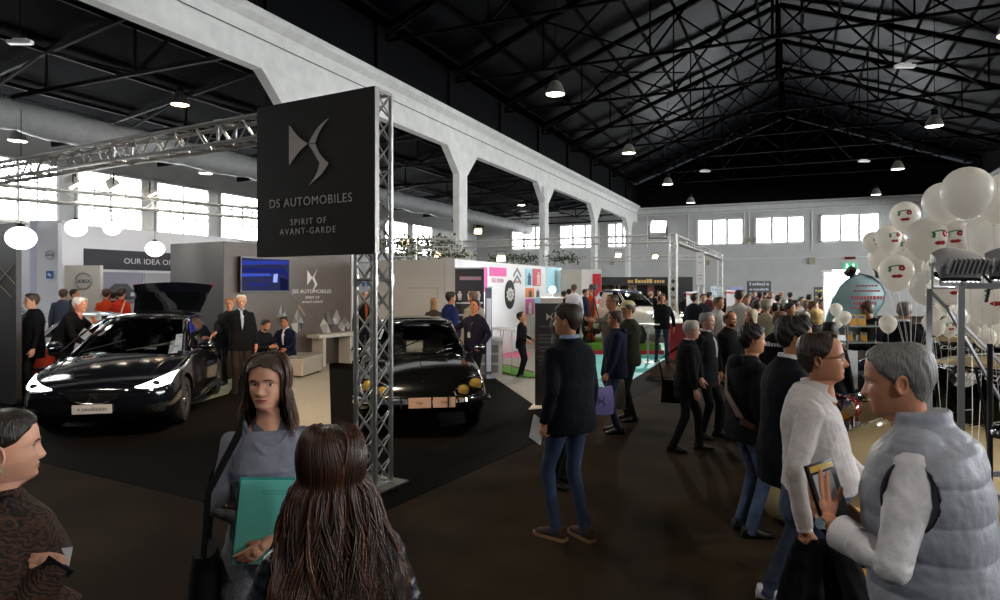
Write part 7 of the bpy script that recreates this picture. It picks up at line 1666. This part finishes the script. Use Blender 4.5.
# ---- on the far side of the hatchback
person(62, 11.2, 297, 62, 'white haired man in black bending towards the hatchback with a hand at his chin', s=1.06, style='short', hair='#cfcac0', tm=cloth('#0d0d10'), lean=.42, hpitch=-.3, skin='#b77a60', lod=1, lh=(-.05, .5, 1.28), ld=(.3, -.4, .8), rh=(.25, .5, .95), lp=(-.6, .3, -1))
person(33, 11.6, 294, -80, 'dark haired man in a black coat in profile next to the panel tower', style='short', hair='#33231a', hthick=.018, tm=cloth('#0d0f15'), skin=PK, lod=1, girth=1.12, hem=.7)
person(63, 16.8, 289, 170, 'man with brown hair seen from behind beyond the silver car', style='short', hair='#4c3a26', tm=cloth('#3c4452'))
person(74, 17.0, 289, 75, 'man in a brown jacket in profile before the round car badge', style='short', hair='#2c1f17', tm=cloth('#3d2e24'))
e1, b1 = person(106, 17.2, 289, 170, 'woman in a bright orange jacket seen from behind by the car pictures', fem=True, style='pulled', hair='#3a1d12', tm=cloth('#b8401a'))
e1, b1 = person(121, 17.0, 288.5, 150, 'woman in a red top with a cream shoulder bag by the car pictures', fem=True, style='short', hair='#2a1712', hthick=.03, tm=cloth('#b02c1c'))
shoulder_bag(e1, b1, 'cream shoulder bag on the woman in the red top', 1, '#b9a883', .95, .34, .30, .12, -.14, off=.16)
person(113, 17.9, 291, 175, 'dark haired person between the orange and the red top', style='short', hair='#15100e', tm=cloth('#1d1b20'))
# ---- seen through the truss tower and by the partitions
person(365, 16.0, 292, 10, 'man in a dark suit with an orange tie seen through the truss tower', style='recede', hair='#9a948a', tm=black, vneck=cloth('#a5522c'), skin=PK)
person(398, 19.0, 303, 20, 'dark haired person in black behind the roof of the classic saloon', style='short', hair='#1a120e', tm=black, skin='#b0643c')
person(397, 25.6, 287, 150, 'person in a lime green top far behind the classic saloon', style='short', hair='#2c2119', top='shirt', tm=cloth('#6fae2c'))
person(404, 25.0, 287, 10, 'person in a black top and pale jeans far behind the classic saloon', style='short', hair='#3c2a1e', tm=black, legs='jeans', lm=cloth('#7a8aa0', kind='denim'))
person(382, 24.0, 296, 60, 'dark dressed person between the two truss chords far back', style='short', hair='#1c1512', tm=charcoal)
# ---- on and around the show car stage
Z = .285
person(574, 20.2, 284.5, 165, 'person in a long white coat beside the grey block', style='short', hair='#5a4030', top='coat', tm=white, hem=.6, z0=Z)
person(564, 20.6, 291, 150, 'person in dark blue with a pack left of the white coat', style='short', hair='#1c1512', tm=navy, z0=Z)
person(569, 21.5, 289, 170, 'dark dressed person half hidden behind the white coat', style='short', hair='#221812', tm=charcoal, z0=Z)
person(585, 20.4, 289, 80, 'person in a navy jacket beside the orange overalls', style='short', hair='#2a1f18', tm=navy, z0=Z)
person(591, 20.8, 288, -60, 'person in bright orange overalls by the red panel', style='short', hair='#5a4030', tm=cloth('#c2481c'), lm=cloth('#c2481c'), z0=Z)
def camera_stand():
    p = at(594, 19.9, Z); t = thing('camera_tripod', 'black tripod with a camera beside the orange overalls', 'tripod', p)
    for k in range(3): a = 2 * PI * k / 3; q = MB(); q.tube([(0, 0, 1.35), (.35 * math.cos(a), .35 * math.sin(a), 0)], .018, 6); q.build('leg', trim_black, t)
    q = MB(); q.tube([(0, 0, 1.3), (0, 0, 1.62)], .02, 8); q.build('column', trim_black, t); q = MB(); q.box((0, 0, 1.7), (.16, .26, .16)); q.lathe([(.001, -.1), (.06, -.1), (.07, .1), (.001, .1)], (0, -.2, 1.7), 12, M=rot('X', PI / 2)); q.build('camera', trim_black, t, smooth=False)
camera_stand()
# ---- the crowd in the aisle behind
CROWD = [  # px, d, crown, face, colour, hair, style, fem, label, extra
 (718, 13.2, 297, 60, '#b5b0ac', '#4a3b2e', 'short', 0, 'man in a pale grey hooded top between the two white banners', {}),
 (739, 14.0, 290, 178, '#b9b2b0', '#2c2119', 'short', 0, 'man in a white T-shirt seen from behind in the crowd', {'top': 'shirt'}),
 (757, 12.6, 300, 150, '#1c1c20', '#3a2c20', 'short', 0, 'dark haired person just left of the tan hood', {}),
 (766, 12.0, 300, 165, '#8d8470', '#8d8470', 'short', 0, 'person in a tan hooded jacket seen from behind', {'hthick': .03}),
 (803, 9.4, 312, 170, '#26282e', '#8f8a82', 'short', 0, 'grey haired person behind the wavy haired man', {'lod': 1}),
 (816, 9.9, 309, 150, '#2f2a26', '#b08d52', 'long', 1, 'woman with a blond bob near the long haired woman', {'lod': 1, 'hlen': .05}),
 (829, 7.3, 322, 172, '#17161a', '#1d1310', 'long', 1, 'woman with long dark hair behind the man in glasses', {'lod': 1, 'hlen': .7}),
 (812, 13.0, 301, 100, '#25252a', '#6a4c30', 'short', 0, 'brown haired person behind the blond bob', {}),
 (789, 12.0, 303, 70, '#1a1c22', '#211813', 'short', 0, 'dark haired man looking along the aisle behind the shaved head', {}),
 (795, 14.5, 300, 150, '#6a6e78', '#2a201a', 'short', 0, 'person in a grey top further along the crowd', {}),
 (784, 16.0, 298.5, 170, '#15161a', '#b9b9bb', 'short', 0, 'white haired person in the crowd before the black sign', {}),
 (801, 17.5, 297, 40, '#c2c2c6', '#17120f', 'short', 0, 'dark haired person in a white collar in the crowd', {}),
 (671, 23.0, 291, 160, '#b8927a', '#6a4a32', 'long', 1, 'person in a peach top at the corner truss tower', {'hlen': .2}),
 (703, 19.0, 294, 20, '#22222a', '#1c1512', 'short', 0, 'dark haired person under the white hanging banner', {}),
 (709, 22.0, 292, 120, '#5b2a2a', '#2c2018', 'short', 0, 'person in dark red under the white hanging banner', {}),
 (748, 19.0, 294, 10, '#2a2c38', '#201813', 'short', 0, 'person in slate blue beneath the black sign board', {}),
 (760, 22.0, 292, 165, '#a33b34', '#2a1d16', 'short', 0, 'person in a red top beneath the black sign board', {}),
 (771, 24.0, 292, 30, '#d0ccc8', '#7c5a40', 'short', 0, 'person in white at the corner of the black sign board', {}),
 (778, 20.0, 295, 160, '#1b1d24', '#18120f', 'short', 0, 'dark haired person right of the black sign board', {}),
 (809, 21.0, 294.5, 170, '#1e2026', '#15100d', 'short', 0, 'dark haired person by the narrow dark banner', {}),
 (754, 27.0, 291, 20, '#3a3d44', '#3a2c20', 'short', 0, 'far person in grey under the black sign board', {}),
 (765, 29.0, 291, 150, '#7c2a30', '#1f1712', 'short', 0, 'far person in maroon under the black sign board', {}),
 (781, 28.0, 291.5, 10, '#22242a', '#c2b8a8', 'short', 0, 'far fair haired person to the right of the sign board', {}),
 (790, 25.0, 292.5, 170, '#2c3244', '#2b1f18', 'short', 0, 'far person in blue between the sign board and dark banner', {}),
 (727, 25.0, 291, 20, '#24242a', '#2c2018', 'short', 0, 'far person in black beside the banner with a red edge', {}),
 (686, 25.0, 292, 170, '#2a2a30', '#20160f', 'short', 0, 'far person in dark clothes behind the first white banner', {}),
 (640, 27.0, 293, 20, '#c9c2ba', '#5a4636', 'short', 0, 'far person in cream behind the show car roof', {}),
 (651, 29.0, 292, 160, '#2b2d36', '#8a7a64', 'short', 0, 'far person in dark clothes behind the show car', {}),
 (659, 32.0, 291, 20, '#b4aca4', '#33261c', 'short', 0, 'far person in beige in front of the black booth', {}),
 (637, 33.0, 291, 150, '#3a3030', '#2c2018', 'short', 0, 'far person in brown in front of the black booth', {}),
 (820, 26.0, 293, 160, '#24262c', '#2a1f18', 'short', 0, 'far person below the narrow dark banner', {}),
 (743, 31.0, 290.5, 0, '#4a2c30', '#1f1712', 'short', 0, 'far person in plum beneath the lilac screen', {}),
 (694, 16.5, 293, 150, '#1d1f27', '#2a1e17', 'short', 0, 'dark haired person behind the white haired man', {}),
 (746, 16.0, 296, 20, '#20222a', '#5a4a3a', 'short', 0, 'brown haired person above the blond woman', {}),
 (775, 13.5, 303, 170, '#17181d', '#1a1310', 'short', 0, 'dark haired person beyond the shaved head', {}),
 (806, 15.0, 300, 150, '#33363f', '#8a7a66', 'short', 0, 'fair haired person in grey beyond the grey haired person', {}),
 (822, 16.0, 300, 20, '#1b1c22', '#2a1d16', 'short', 0, 'dark haired person beside the lit showcase', {}),
 (833, 12.0, 306, 170, '#22242b', '#3a2a1e', 'short', 0, 'person in black standing at the lit showcase', {}),
 (768, 17.0, 297, 60, '#3c1f22', '#241a14', 'short', 0, 'person in burgundy behind the tan hood', {}),
 (736, 33.0, 290.5, 170, '#2a2c30', '#4a3a2c', 'short', 0, 'far person in charcoal beneath the lilac screen', {}),
]
for px, d, cr, fc, col, hc, st, fem, L, ex in CROWD:
    k = dict(style=st, fem=bool(fem), hair=hc, tm=cloth(col), skin=random.choice((PK, TN, '#b98a70')), lm=random.choice((black, djeans, charcoal))); k.update(ex)
    person(px, d, cr, fc, L, **k)
# ---- by the balloons
person(904, 8.75, 302, 172, 'grey haired man in a dark suit seen from behind among the balloons', style='short', hair='#77726c', hthick=.008, tm=cloth('#12141c'), collar=white, skin=TN, lod=1)
person(884, 9.2, 299, -100, 'person in a dark jacket bending before the pale blue teardrop banner', style='short', hair='#54412e', tm=cloth('#14151b'), lod=1, lean=.3, lh=(-.2, .4, 1.1), rh=(.2, .4, 1.1))
# ------------------------------------------------------------------ balloons
bal_m = mat('pearl balloon', '#f8f5ef', .38, coat=.25, noise=.03, nscale=6); 
def translucent(m, k):
    nt = m.node_tree; p = nt.nodes['Principled BSDF']; o = next(n for n in nt.nodes if n.type == 'OUTPUT_MATERIAL'); t = nt.nodes.new('ShaderNodeBsdfTranslucent'); t.inputs['Color'].default_value = (1, .98, .94, 1); x = nt.nodes.new('ShaderNodeMixShader'); x.inputs['Fac'].default_value = k
    nt.links.new(p.outputs['BSDF'], x.inputs[1]); nt.links.new(t.outputs['BSDF'], x.inputs[2]); nt.links.new(x.outputs['Shader'], o.inputs['Surface'])
translucent(bal_m, .5)
bal_t = mat('thin balloon', '#d3cec7', .3, coat=.5); translucent(bal_t, .5); ribbon = mat('white ribbon', '#d8d6d2', .6)
pr_g, pr_r = mat('print green', '#2f8a3c', .5), mat('print red', '#a8141c', .5)
def balloon(px, py, w, d, label, printed=None, tilt=0, group=None, string=True, m=None, low=0, anchor=None):
    r = w / FPX * d / 2; p = at(px, d, zat(py, d)); e = thing('balloon', label, 'balloon', p, 0, group); n = 28 if w > 16 else 16
    T = rot('Y', tilt); prof = []
    for i in range(19):
        f = PI * i / 18; c = math.cos(f); s = math.sin(f)
        prof.append((max(.001, r * s * (1 - .16 * max(0, -c) ** 1.5)), r * (c * (1 if c > 0 else 1.28))))
    prof[-1] = (r * .07, -r * 1.27); prof += [(r * .05, -r * 1.31), (r * .12, -r * 1.36), (r * .09, -r * 1.37), (.001, -r * 1.33)]
    b = MB(); b.lathe(prof, n=n, M=T); b.build('skin', m or bal_m, e, ang=180)
    if string:
        q0 = T @ Vector((0, 0, -r * 1.35)); a = anchor or Vector((p.x + random.uniform(-.15, .15), p.y + random.uniform(-.15, .15), low)); b = MB(); A = a - p
        b.tube([q0 + (A - q0) * t + Vector((.05 * math.sin(3 * t) * (1 - t), .04 * math.sin(5 * t) * (1 - t), 0)) for t in np.linspace(0, 1, 9)], .0018 if w > 12 else .003, 5); b.build('ribbon', ribbon, e)
    if printed is not None:
        N = (Vector((0, 0, H)) - p).normalized(); N = rot('Z', printed) @ N; X = N.cross(UP).normalized() * -1; Y = N.cross(X) * (1 if N.cross(X).z > 0 else -1)
        X = Y.cross(N)
        def S(x, y):
            v = (N + X * x + Y * y).normalized(); return v * r * 1.012
        b = MB(); b.tube([S(x, y) for x, y in ((-.32, .30), (-.45, .26), (-.36, .12), (-.44, .02), (-.34, -.03))], [r * .05, r * .10, r * .08, r * .10, r * .05], 6); b.tube([S(x, y) for x, y in ((-.32, .31), (0, .36), (.4, .38))], r * .04, 5); b.build('green_print', pr_g, e)
        b = MB(); b.tube([S(.28 + .13 * math.cos(t), .19 + .11 * math.sin(t)) for t in np.linspace(0, 2 * PI, 17)], r * .07, 6, cap=False); b.build('red_ring_print', pr_r, e)
        b = MB(); b.tube([S(x, -.33 + .05 * x) for x in (-.32, -.15, 0, .18, .34)], [r * .03, r * .12, r * .10, r * .13, r * .03], 6); b.build('red_print', pr_r, e)
    return e
A0 = None; A1 = at(912, 6.6, 1.1)
balloon(967, 190, 46, 4.05, 'largest white balloon at the top of the cluster', anchor=A0)
balloon(943, 201, 37, 4.9, 'white balloon half hidden behind the largest one', tilt=-.15, anchor=A0)
balloon(1003, 196, 44, 4.1, 'white balloon cut by the frame beside the largest one', tilt=.25, anchor=A0)
balloon(985, 234, 37, 4.3, 'white balloon just above the ribbed floodlight', tilt=.1, anchor=A0)
balloon(905, 215, 27, 6.9, 'highest printed balloon of the far bunch, its mark facing the camera', 0.0, anchor=A1)
balloon(926, 237, 37, 5.0, 'big thin greyish balloon with its print turned aside', .75, m=bal_t, anchor=A0)
balloon(873, 241, 19, 7.4, 'small white balloon at the outer edge of the bunch by the windows', .5, anchor=A1)
balloon(888, 237, 24, 7.2, 'white balloon between the outer one and the highest printed one', .55, anchor=A1)
balloon(903, 246, 25, 7.6, 'white balloon directly under the highest printed one', .3, anchor=A1)
balloon(882, 257, 25, 7.8, 'plain white balloon low on the window side of the bunch', anchor=A1)
balloon(896, 271, 32, 6.2, 'lowest printed balloon of the bunch above the suit man', .05, anchor=A1)
balloon(957, 236, 31, 5.6, 'cream balloon with red ring print behind the one over the floodlight', -.1, m=bal_t, anchor=A0)
balloon(938, 267, 28, 6.0, 'plain white balloon left of the ribbed floodlight', anchor=A1)
balloon(926, 286, 31, 5.6, 'plain greyish balloon low over the dark small car', m=bal_t, anchor=A1)
balloon(952, 287, 36, 4.6, 'white balloon lying sideways below the floodlight bracket', .2, tilt=1.2, anchor=A0)
balloon(915, 259, 27, 7.4, 'white balloon in the middle of the bunch behind the greyish one', m=bal_t, anchor=A1)
balloon(990, 296, 46, 4.4, 'big cream balloon behind the top bar of the rack', .3, anchor=A0)
balloon(888, 323, 16.5, 5.8, 'small white balloon on a stick in front of the dark suit', low=0)
for px, py, w, d, L in ((836, 309, 12, 8.3, 'small white balloon on a stick before the lit showcase'), (845, 317, 12, 8.2, 'small white balloon beside the yellow leaflets'), (838, 322, 10, 8.4, 'lowest small balloon before the lit showcase')): balloon(px, py, w, d, L, low=0)
CA, CB = at(946, 6.1, .95), at(985, 5.4, .9)
for i, (px, py, w) in enumerate(((945, 303, 17), (933, 313, 16), (929, 322, 13), (937, 327, 15), (949, 326, 18), (957, 315, 17), (964, 321, 13))):
    balloon(px, py, w, 6.0 + .08 * (i % 3), 'small white balloon tied in the round bouquet over the cream car', .2 if i in (0, 4) else None, group='bouquet balloons over the cream car', anchor=CA, string=i in (1, 4))
for i, (px, py, w) in enumerate(((978, 320, 18), (985, 337, 20), (997, 330, 22), (973, 329, 14))):
    balloon(px, py, w, 5.4 + .07 * (i % 3), 'small white balloon tied in the bouquet at the edge of the frame behind the rack', None, group='bouquet balloons behind the rack', anchor=CB, string=i == 1)
# ------------------------------------------------------------------ steel rack with ribbed floodlights
tube_m = mat('grey square tube', '#85868a', .4, metal=.5); housing_m = mat('cast housing', '#85868a', .5, metal=.1)
def rack():
    X, Y = camdir(1, 0), camdir(0, 1); d = 3.35; O = cam((961 - 500) / FPX * d, d); zt = zat(286, d)
    e = thing('display_rack', 'tall grey square tube rack carrying ribbed floodlights beside the vest man', 'rack', (O.x, O.y, 0)); s = .028; dp = X * .11 + Y * .42; W_ = .8
    for a in (Vector((0, 0, 0)), dp): 
        for x in (0, W_): b = MB(); b.bar(a + X * x, a + X * x + UP * zt, s, s); b.build('post', tube_m, e, smooth=False)
    for z in (zt, .9, .12):
        for p, q in ((Vector((0, 0, 0)), X * W_), (dp, dp + X * W_), (Vector((0, 0, 0)), dp), (X * W_, X * W_ + dp)): b = MB(); b.bar(p + UP * z, q + UP * z, s, s); b.build('cross_bar', tube_m, e, smooth=False)
    b = MB(); b.bar(dp + UP * (zt - .02), dp + X * .42 + UP * (zt - .45), .014, .014); b.bar(dp * .5 + UP * (zt - .12) + X * .02, dp + X * .5 + UP * 1.15, .014, .014); b.build('brace', tube_m, e, smooth=False)
    return O, zt, X, Y
RO, RZt, RXx, RYy = rack()
def led_flood(c, w, label, yaw):
    X = rot('Z', yaw) @ RXx; Y = rot('Z', yaw) @ RYy; e = thing('ribbed_floodlight', label, 'floodlight', c); M = Matrix((X, Y, UP)).transposed() @ rot('X', .45); hw = w / 2
    b = MB(); R = []
    for y, k, zz in ((-.06, .86, -.05), (-.055, 1, .0), (-.0, 1, .035), (.05, .9, .03), (.07, .7, .0)):
        R.append([M @ Vector((hw * k * x, y + .02 * (1 - x * x), zz + .028 * (1 - x * x))) for x in np.linspace(-1, 1, 15)] + [M @ Vector((hw * k * x * .9, y, zz - .05)) for x in np.linspace(1, -1, 15)])
    b.loft(R); b.build('housing', housing_m, e, ang=50)
    for i in range(9):
        x = (-.8 + .2 * i) * hw; b = MB(); b.box(M @ Vector((x, -.072, .015)), (.009, .03, .075), 0, M); b.build('cooling_fin', housing_m, e, smooth=False)
    b = MB(); b.box(M @ Vector((0, -.03, -.062)), (w * .82, .09, .012), 0, M); b.build('lens_frame', dark_steel, e, smooth=False)
    for i in range(8):
        if i == 4: continue
        b = MB(); b.box(M @ Vector(((-.7 + .2 * i) * hw, -.045, -.071)), (.013, .05, .006), 0, M @ rot('Z', .35)); b.build('led_strip', mat('led strip', '#ffffff', .3, emit='#ffffff', estr=5), e, smooth=False)
    b = MB(); b.tube([X * hw * 1.02 + UP * .0, X * hw * 1.02 - UP * .125, -X * hw * 1.02 - UP * .125, -X * hw * 1.02], .008, 6); b.build('bracket', tube_m, e)
    b = MB(); b.tube([X * hw * .6 + Y * .05, X * hw * 1.3 + Y * .06 - UP * .02, X * hw * 1.5 + UP * -.1, X * hw * 1.3 - UP * .2], .008, 6); b.build('cable', trim_black, e)
    l = bpy.data.lights.new('led_light', 'SPOT'); l.energy = 28; l.spot_size = R_(110); l.spot_blend = .5; l.shadow_soft_size = .08; o = bpy.data.objects.new('led_light', l); C.objects.link(o); o.parent = e; o.location = M @ Vector((0, -.05, -.1)); o.rotation_euler = (M @ Vector((0, -.35, -1))).to_track_quat('-Z', 'Y').to_euler()
led_flood(at(956, 3.4, zat(263, 3.4)), .255, 'grey ribbed floodlight with glowing strips standing on the rack', .1)
led_flood(at(1012, 3.5, zat(262, 3.5)), .25, 'grey ribbed floodlight at the very edge, next to the glowing one', -.35)
def dark_stand():
    d = 2.75; p = cam((990 - 500) / FPX * d, d); e = thing('light_stand', 'thin dark stand pole with looping cables behind the vest man', 'stand', (p.x, p.y, 0))
    b = MB(); b.tube([(0, 0, .0), (0, 0, 1.72)], .011, 8); b.build('pole', trim_black, e); b = MB(); b.lathe([(.001, 0), (.14, 0), (.14, .02), (.02, .03)], n=16); b.build('base', trim_black, e)
    b = MB(); b.tube([Vector((-.05 + .05 * math.sin(3 * t), .02 * math.sin(5 * t), 1.62 - .75 * t)) for t in np.linspace(0, 1, 14)], .006, 6); b.build('cable', trim_black, e)
    b = MB(); b.ell((.03, 0, 1.36), (.035, .035, .03), 12, 8); b.build('clamp', chrome, e)
dark_stand()
# ------------------------------------------------------------------ teardrop banner, lit showcase, leaflet rack
def teardrop():
    d = 9.4; X, Y = camdir(1, 0), camdir(0, 1); px = lambda x, y: ((x - 857) / FPX * d, zat(y, d)); P = [px(x, y) for x, y in ((824, 334), (827, 318), (833, 300), (841, 286), (851, 277), (861, 274), (872, 277), (881, 284), (885, 293), (883, 303), (877, 312), (868, 322), (860, 334))]
    O = cam((857 - 500) / FPX * d, d); e = thing('teardrop_banner', 'large pale blue teardrop banner with red lettering behind the leaflet rack', 'banner', (O.x, O.y, 0)); b = MB(); c = (sum(p[0] for p in P) / len(P), sum(p[1] for p in P) / len(P)); n = len(P)
    R = [[X * (c[0] + (x - c[0]) * k) + UP * (c[1] + (z - c[1]) * k) - Y * (.10 * (1 - k * k)) for x, z in P] for k in (1, .75, .5, .25)]; b.loft(R, cap=(False, True)); R2 = [[X * x + UP * z for x, z in P], [X * x + UP * z + Y * .03 for x, z in P]]; b.loft(R2, cap=(False, True)); b.build('banner_sheet', mat('banner pale blue', '#8fb0b8', .45, noise=.08, nscale=5), e, ang=60)
    b = MB(); b.tube([X * x + UP * z for x, z in P + [P[0]]], .014, 6, cap=False); b.build('sprung_rim', mat('rim blue', '#6d8f98', .5), e)
    b = MB(); S = lambda x, y: X * px(x, y)[0] + UP * px(x, y)[1] - Y * .112
    for x0, x1, y, h in ((852, 874, 285, 1.6), (849, 876, 290, 1.6), (847, 879, 296, 3.4), (850, 872, 301.5, 3.2), (846, 866, 307, 1.8)):
        x = x0
        while x < x1: w = min(random.uniform(1.2, 3.2), x1 - x); b.add([S(x, y), S(x + w, y), S(x + w, y + h), S(x, y + h)], [(0, 1, 2, 3)]); x += w + .7
    b.build('red_lettering', mat('lettering dull red', '#b4565a', .5), e, smooth=False)
    for x, L in ((851, 'black clamp lamp on the crown of the teardrop banner'), (878, 'black clamp lamp on the shoulder of the teardrop banner')): 
        q = at(x, d - .05, zat(271.5, d)); t = thing('clamp_lamp', L, 'lamp', q); b = MB(); b.lathe([(.001, .07), (.05, .06), (.07, -.06), (.06, -.055), (.001, .0)], n=14, M=rot('X', .6) @ rot('Y', .5 if x < 860 else -.5)); b.build('lamp_shade', trim_black, t); b = MB(); b.tube([(0, 0, .05), (0, .02, -.06)], .012, 6); b.build('clamp', trim_black, t)
    # poles holding the banner
    b = MB(); b.tube([X * -.35 + Y * .05, X * -.35 + UP * 1.6 + Y * .05], .015, 6); b.tube([X * .3 + Y * .05, X * .3 + UP * 1.9 + Y * .05], .015, 6); b.build('support', tube_m, e)
teardrop()
def showcase():
    d = 9.9; X, Y = camdir(1, 0), camdir(0, 1); M = Matrix((X, Y, UP)).transposed(); O = cam((828 - 500) / FPX * d, d); z1 = zat(271, d); e = thing('lit_showcase', 'white framed showcase with very bright lamps beside the teardrop banner', 'showcase', (O.x, O.y, 0)); W_ = .36
    b = MB(); b.box(X * W_ / 2 + UP * .55, (W_, .3, 1.1), 0, M); b.build('cabinet', mat('showcase white', '#d6d6d8', .4), e, smooth=False)
    for x in (0, W_): 
        for y in (-.13, .13): b = MB(); b.bar(X * x + Y * y + UP * 1.1, X * x + Y * y + UP * z1, .02, .02); b.build('post', alu_far, e, smooth=False)
    b = MB(); b.box(X * W_ / 2 + UP * z1, (W_ + .04, .32, .03), 0, M); b.build('top_panel', mat('showcase white', '#d6d6d8', .4), e, smooth=False)
    b = MB(); b.box(X * W_ / 2 + Y * .14 + UP * (z1 + 1.1) / 2, (W_, .01, z1 - 1.1), 0, M); b.build('back_panel', mat('showcase white', '#d6d6d8', .4), e, smooth=False)
    for x, z, r in ((.14, z1 - .10, .055), (.26, z1 - .11, .04)):
        b = MB(); b.ell(X * x + UP * z - Y * .12, r, 14, 8); b.build('lamp_bulb', mat('showcase bulb', '#ffffff', .3, emit='#ffffff', estr=16), e)
    l = bpy.data.lights.new('showcase_light', 'POINT'); l.energy = 22; l.shadow_soft_size = .08; o = bpy.data.objects.new('showcase_light', l); C.objects.link(o); o.parent = e; o.location = X * .18 - Y * .25 + UP * (z1 - .1)
showcase()
def leaflets():
    d = 8.4; X, Y = camdir(1, 0), camdir(0, 1); M = Matrix((X, Y, UP)).transposed(); O = cam((842 - 500) / FPX * d, d); e = thing('leaflet_rack', 'glass and chrome rack with shelves holding yellow leaflets', 'rack', (O.x, O.y, 0)); W_ = .5
    for z in (zat(326, d), zat(342, d), .6):
        b = MB(); b.box(X * W_ / 2 + UP * z, (W_, .3, .012), 0, M); b.build('shelf', mat('glass shelf', '#9aa6a8', .1, spec=.8), e, smooth=False)
    for x in (0, W_):
        for y in (-.13, .13): b = MB(); b.tube([X * x + Y * y, X * x + Y * y + UP * (zat(322, d))], .012, 6); b.build('post', chrome, e)
    ym, bl = mat('leaflet yellow', '#c9922a', .5), mat('leaflet blue', '#4a6f9a', .5)
    for i, (x, z, s) in enumerate(((853, 320, 1), (862, 320, 1), (849, 336, .9), (864, 337, .8))):
        c = at(x, d, zat(y_ := z, d)); t = thing('leaflet', 'yellow leaflet with blue panel, ' + ('upper shelf, nearer the showcase', 'upper shelf, nearer the suit man', 'lower shelf, nearer the showcase', 'lower shelf, nearer the suit man')[i], 'leaflet', c, PSI)
        Q = rot('X', -.25) @ rot('Y', .08 if i % 2 else -.05); b = MB(); b.box((0, 0, .0), (.095 * s, .006, .14 * s), 0, Q); b.build('sheet', ym, t, smooth=False); b = MB(); b.box(Q @ Vector((0, -.005, .035)), (.06 * s, .003, .035 * s), 0, Q); b.build('blue_panel', bl, t, smooth=False)
leaflets()
# ------------------------------------------------------------------ camera, world, exposure
w = bpy.data.worlds.new('World'); bpy.context.scene.world = w; w.use_nodes = True
w.node_tree.nodes['Background'].inputs['Color'].default_value = (.75, .86, 1, 1); w.node_tree.nodes['Background'].inputs['Strength'].default_value = .035
cd = bpy.data.cameras.new('camera'); co = bpy.data.objects.new('camera', cd); C.objects.link(co)
co.location = (0, 0, H); co.rotation_euler = (R_(90), 0, PSI)
cd.sensor_width = 36; cd.lens = 36 * FPX / 1000; cd.shift_y = -(300 - HZ) / 1000; cd.clip_start = .05; cd.clip_end = 200
sc = bpy.context.scene; sc.camera = co
sc.view_settings.view_transform = 'Standard'; sc.view_settings.look = 'None'; sc.view_settings.gamma = 1; sc.view_settings.use_curve_mapping = False
sc.view_settings.exposure = 0.3
sc.cycles.use_denoising = True; sc.cycles.max_bounces = 6; sc.cycles.diffuse_bounces = 3; sc.cycles.glossy_bounces = 3; sc.cycles.transparent_max_bounces = 12
sc.cycles.sample_clamp_indirect = 4
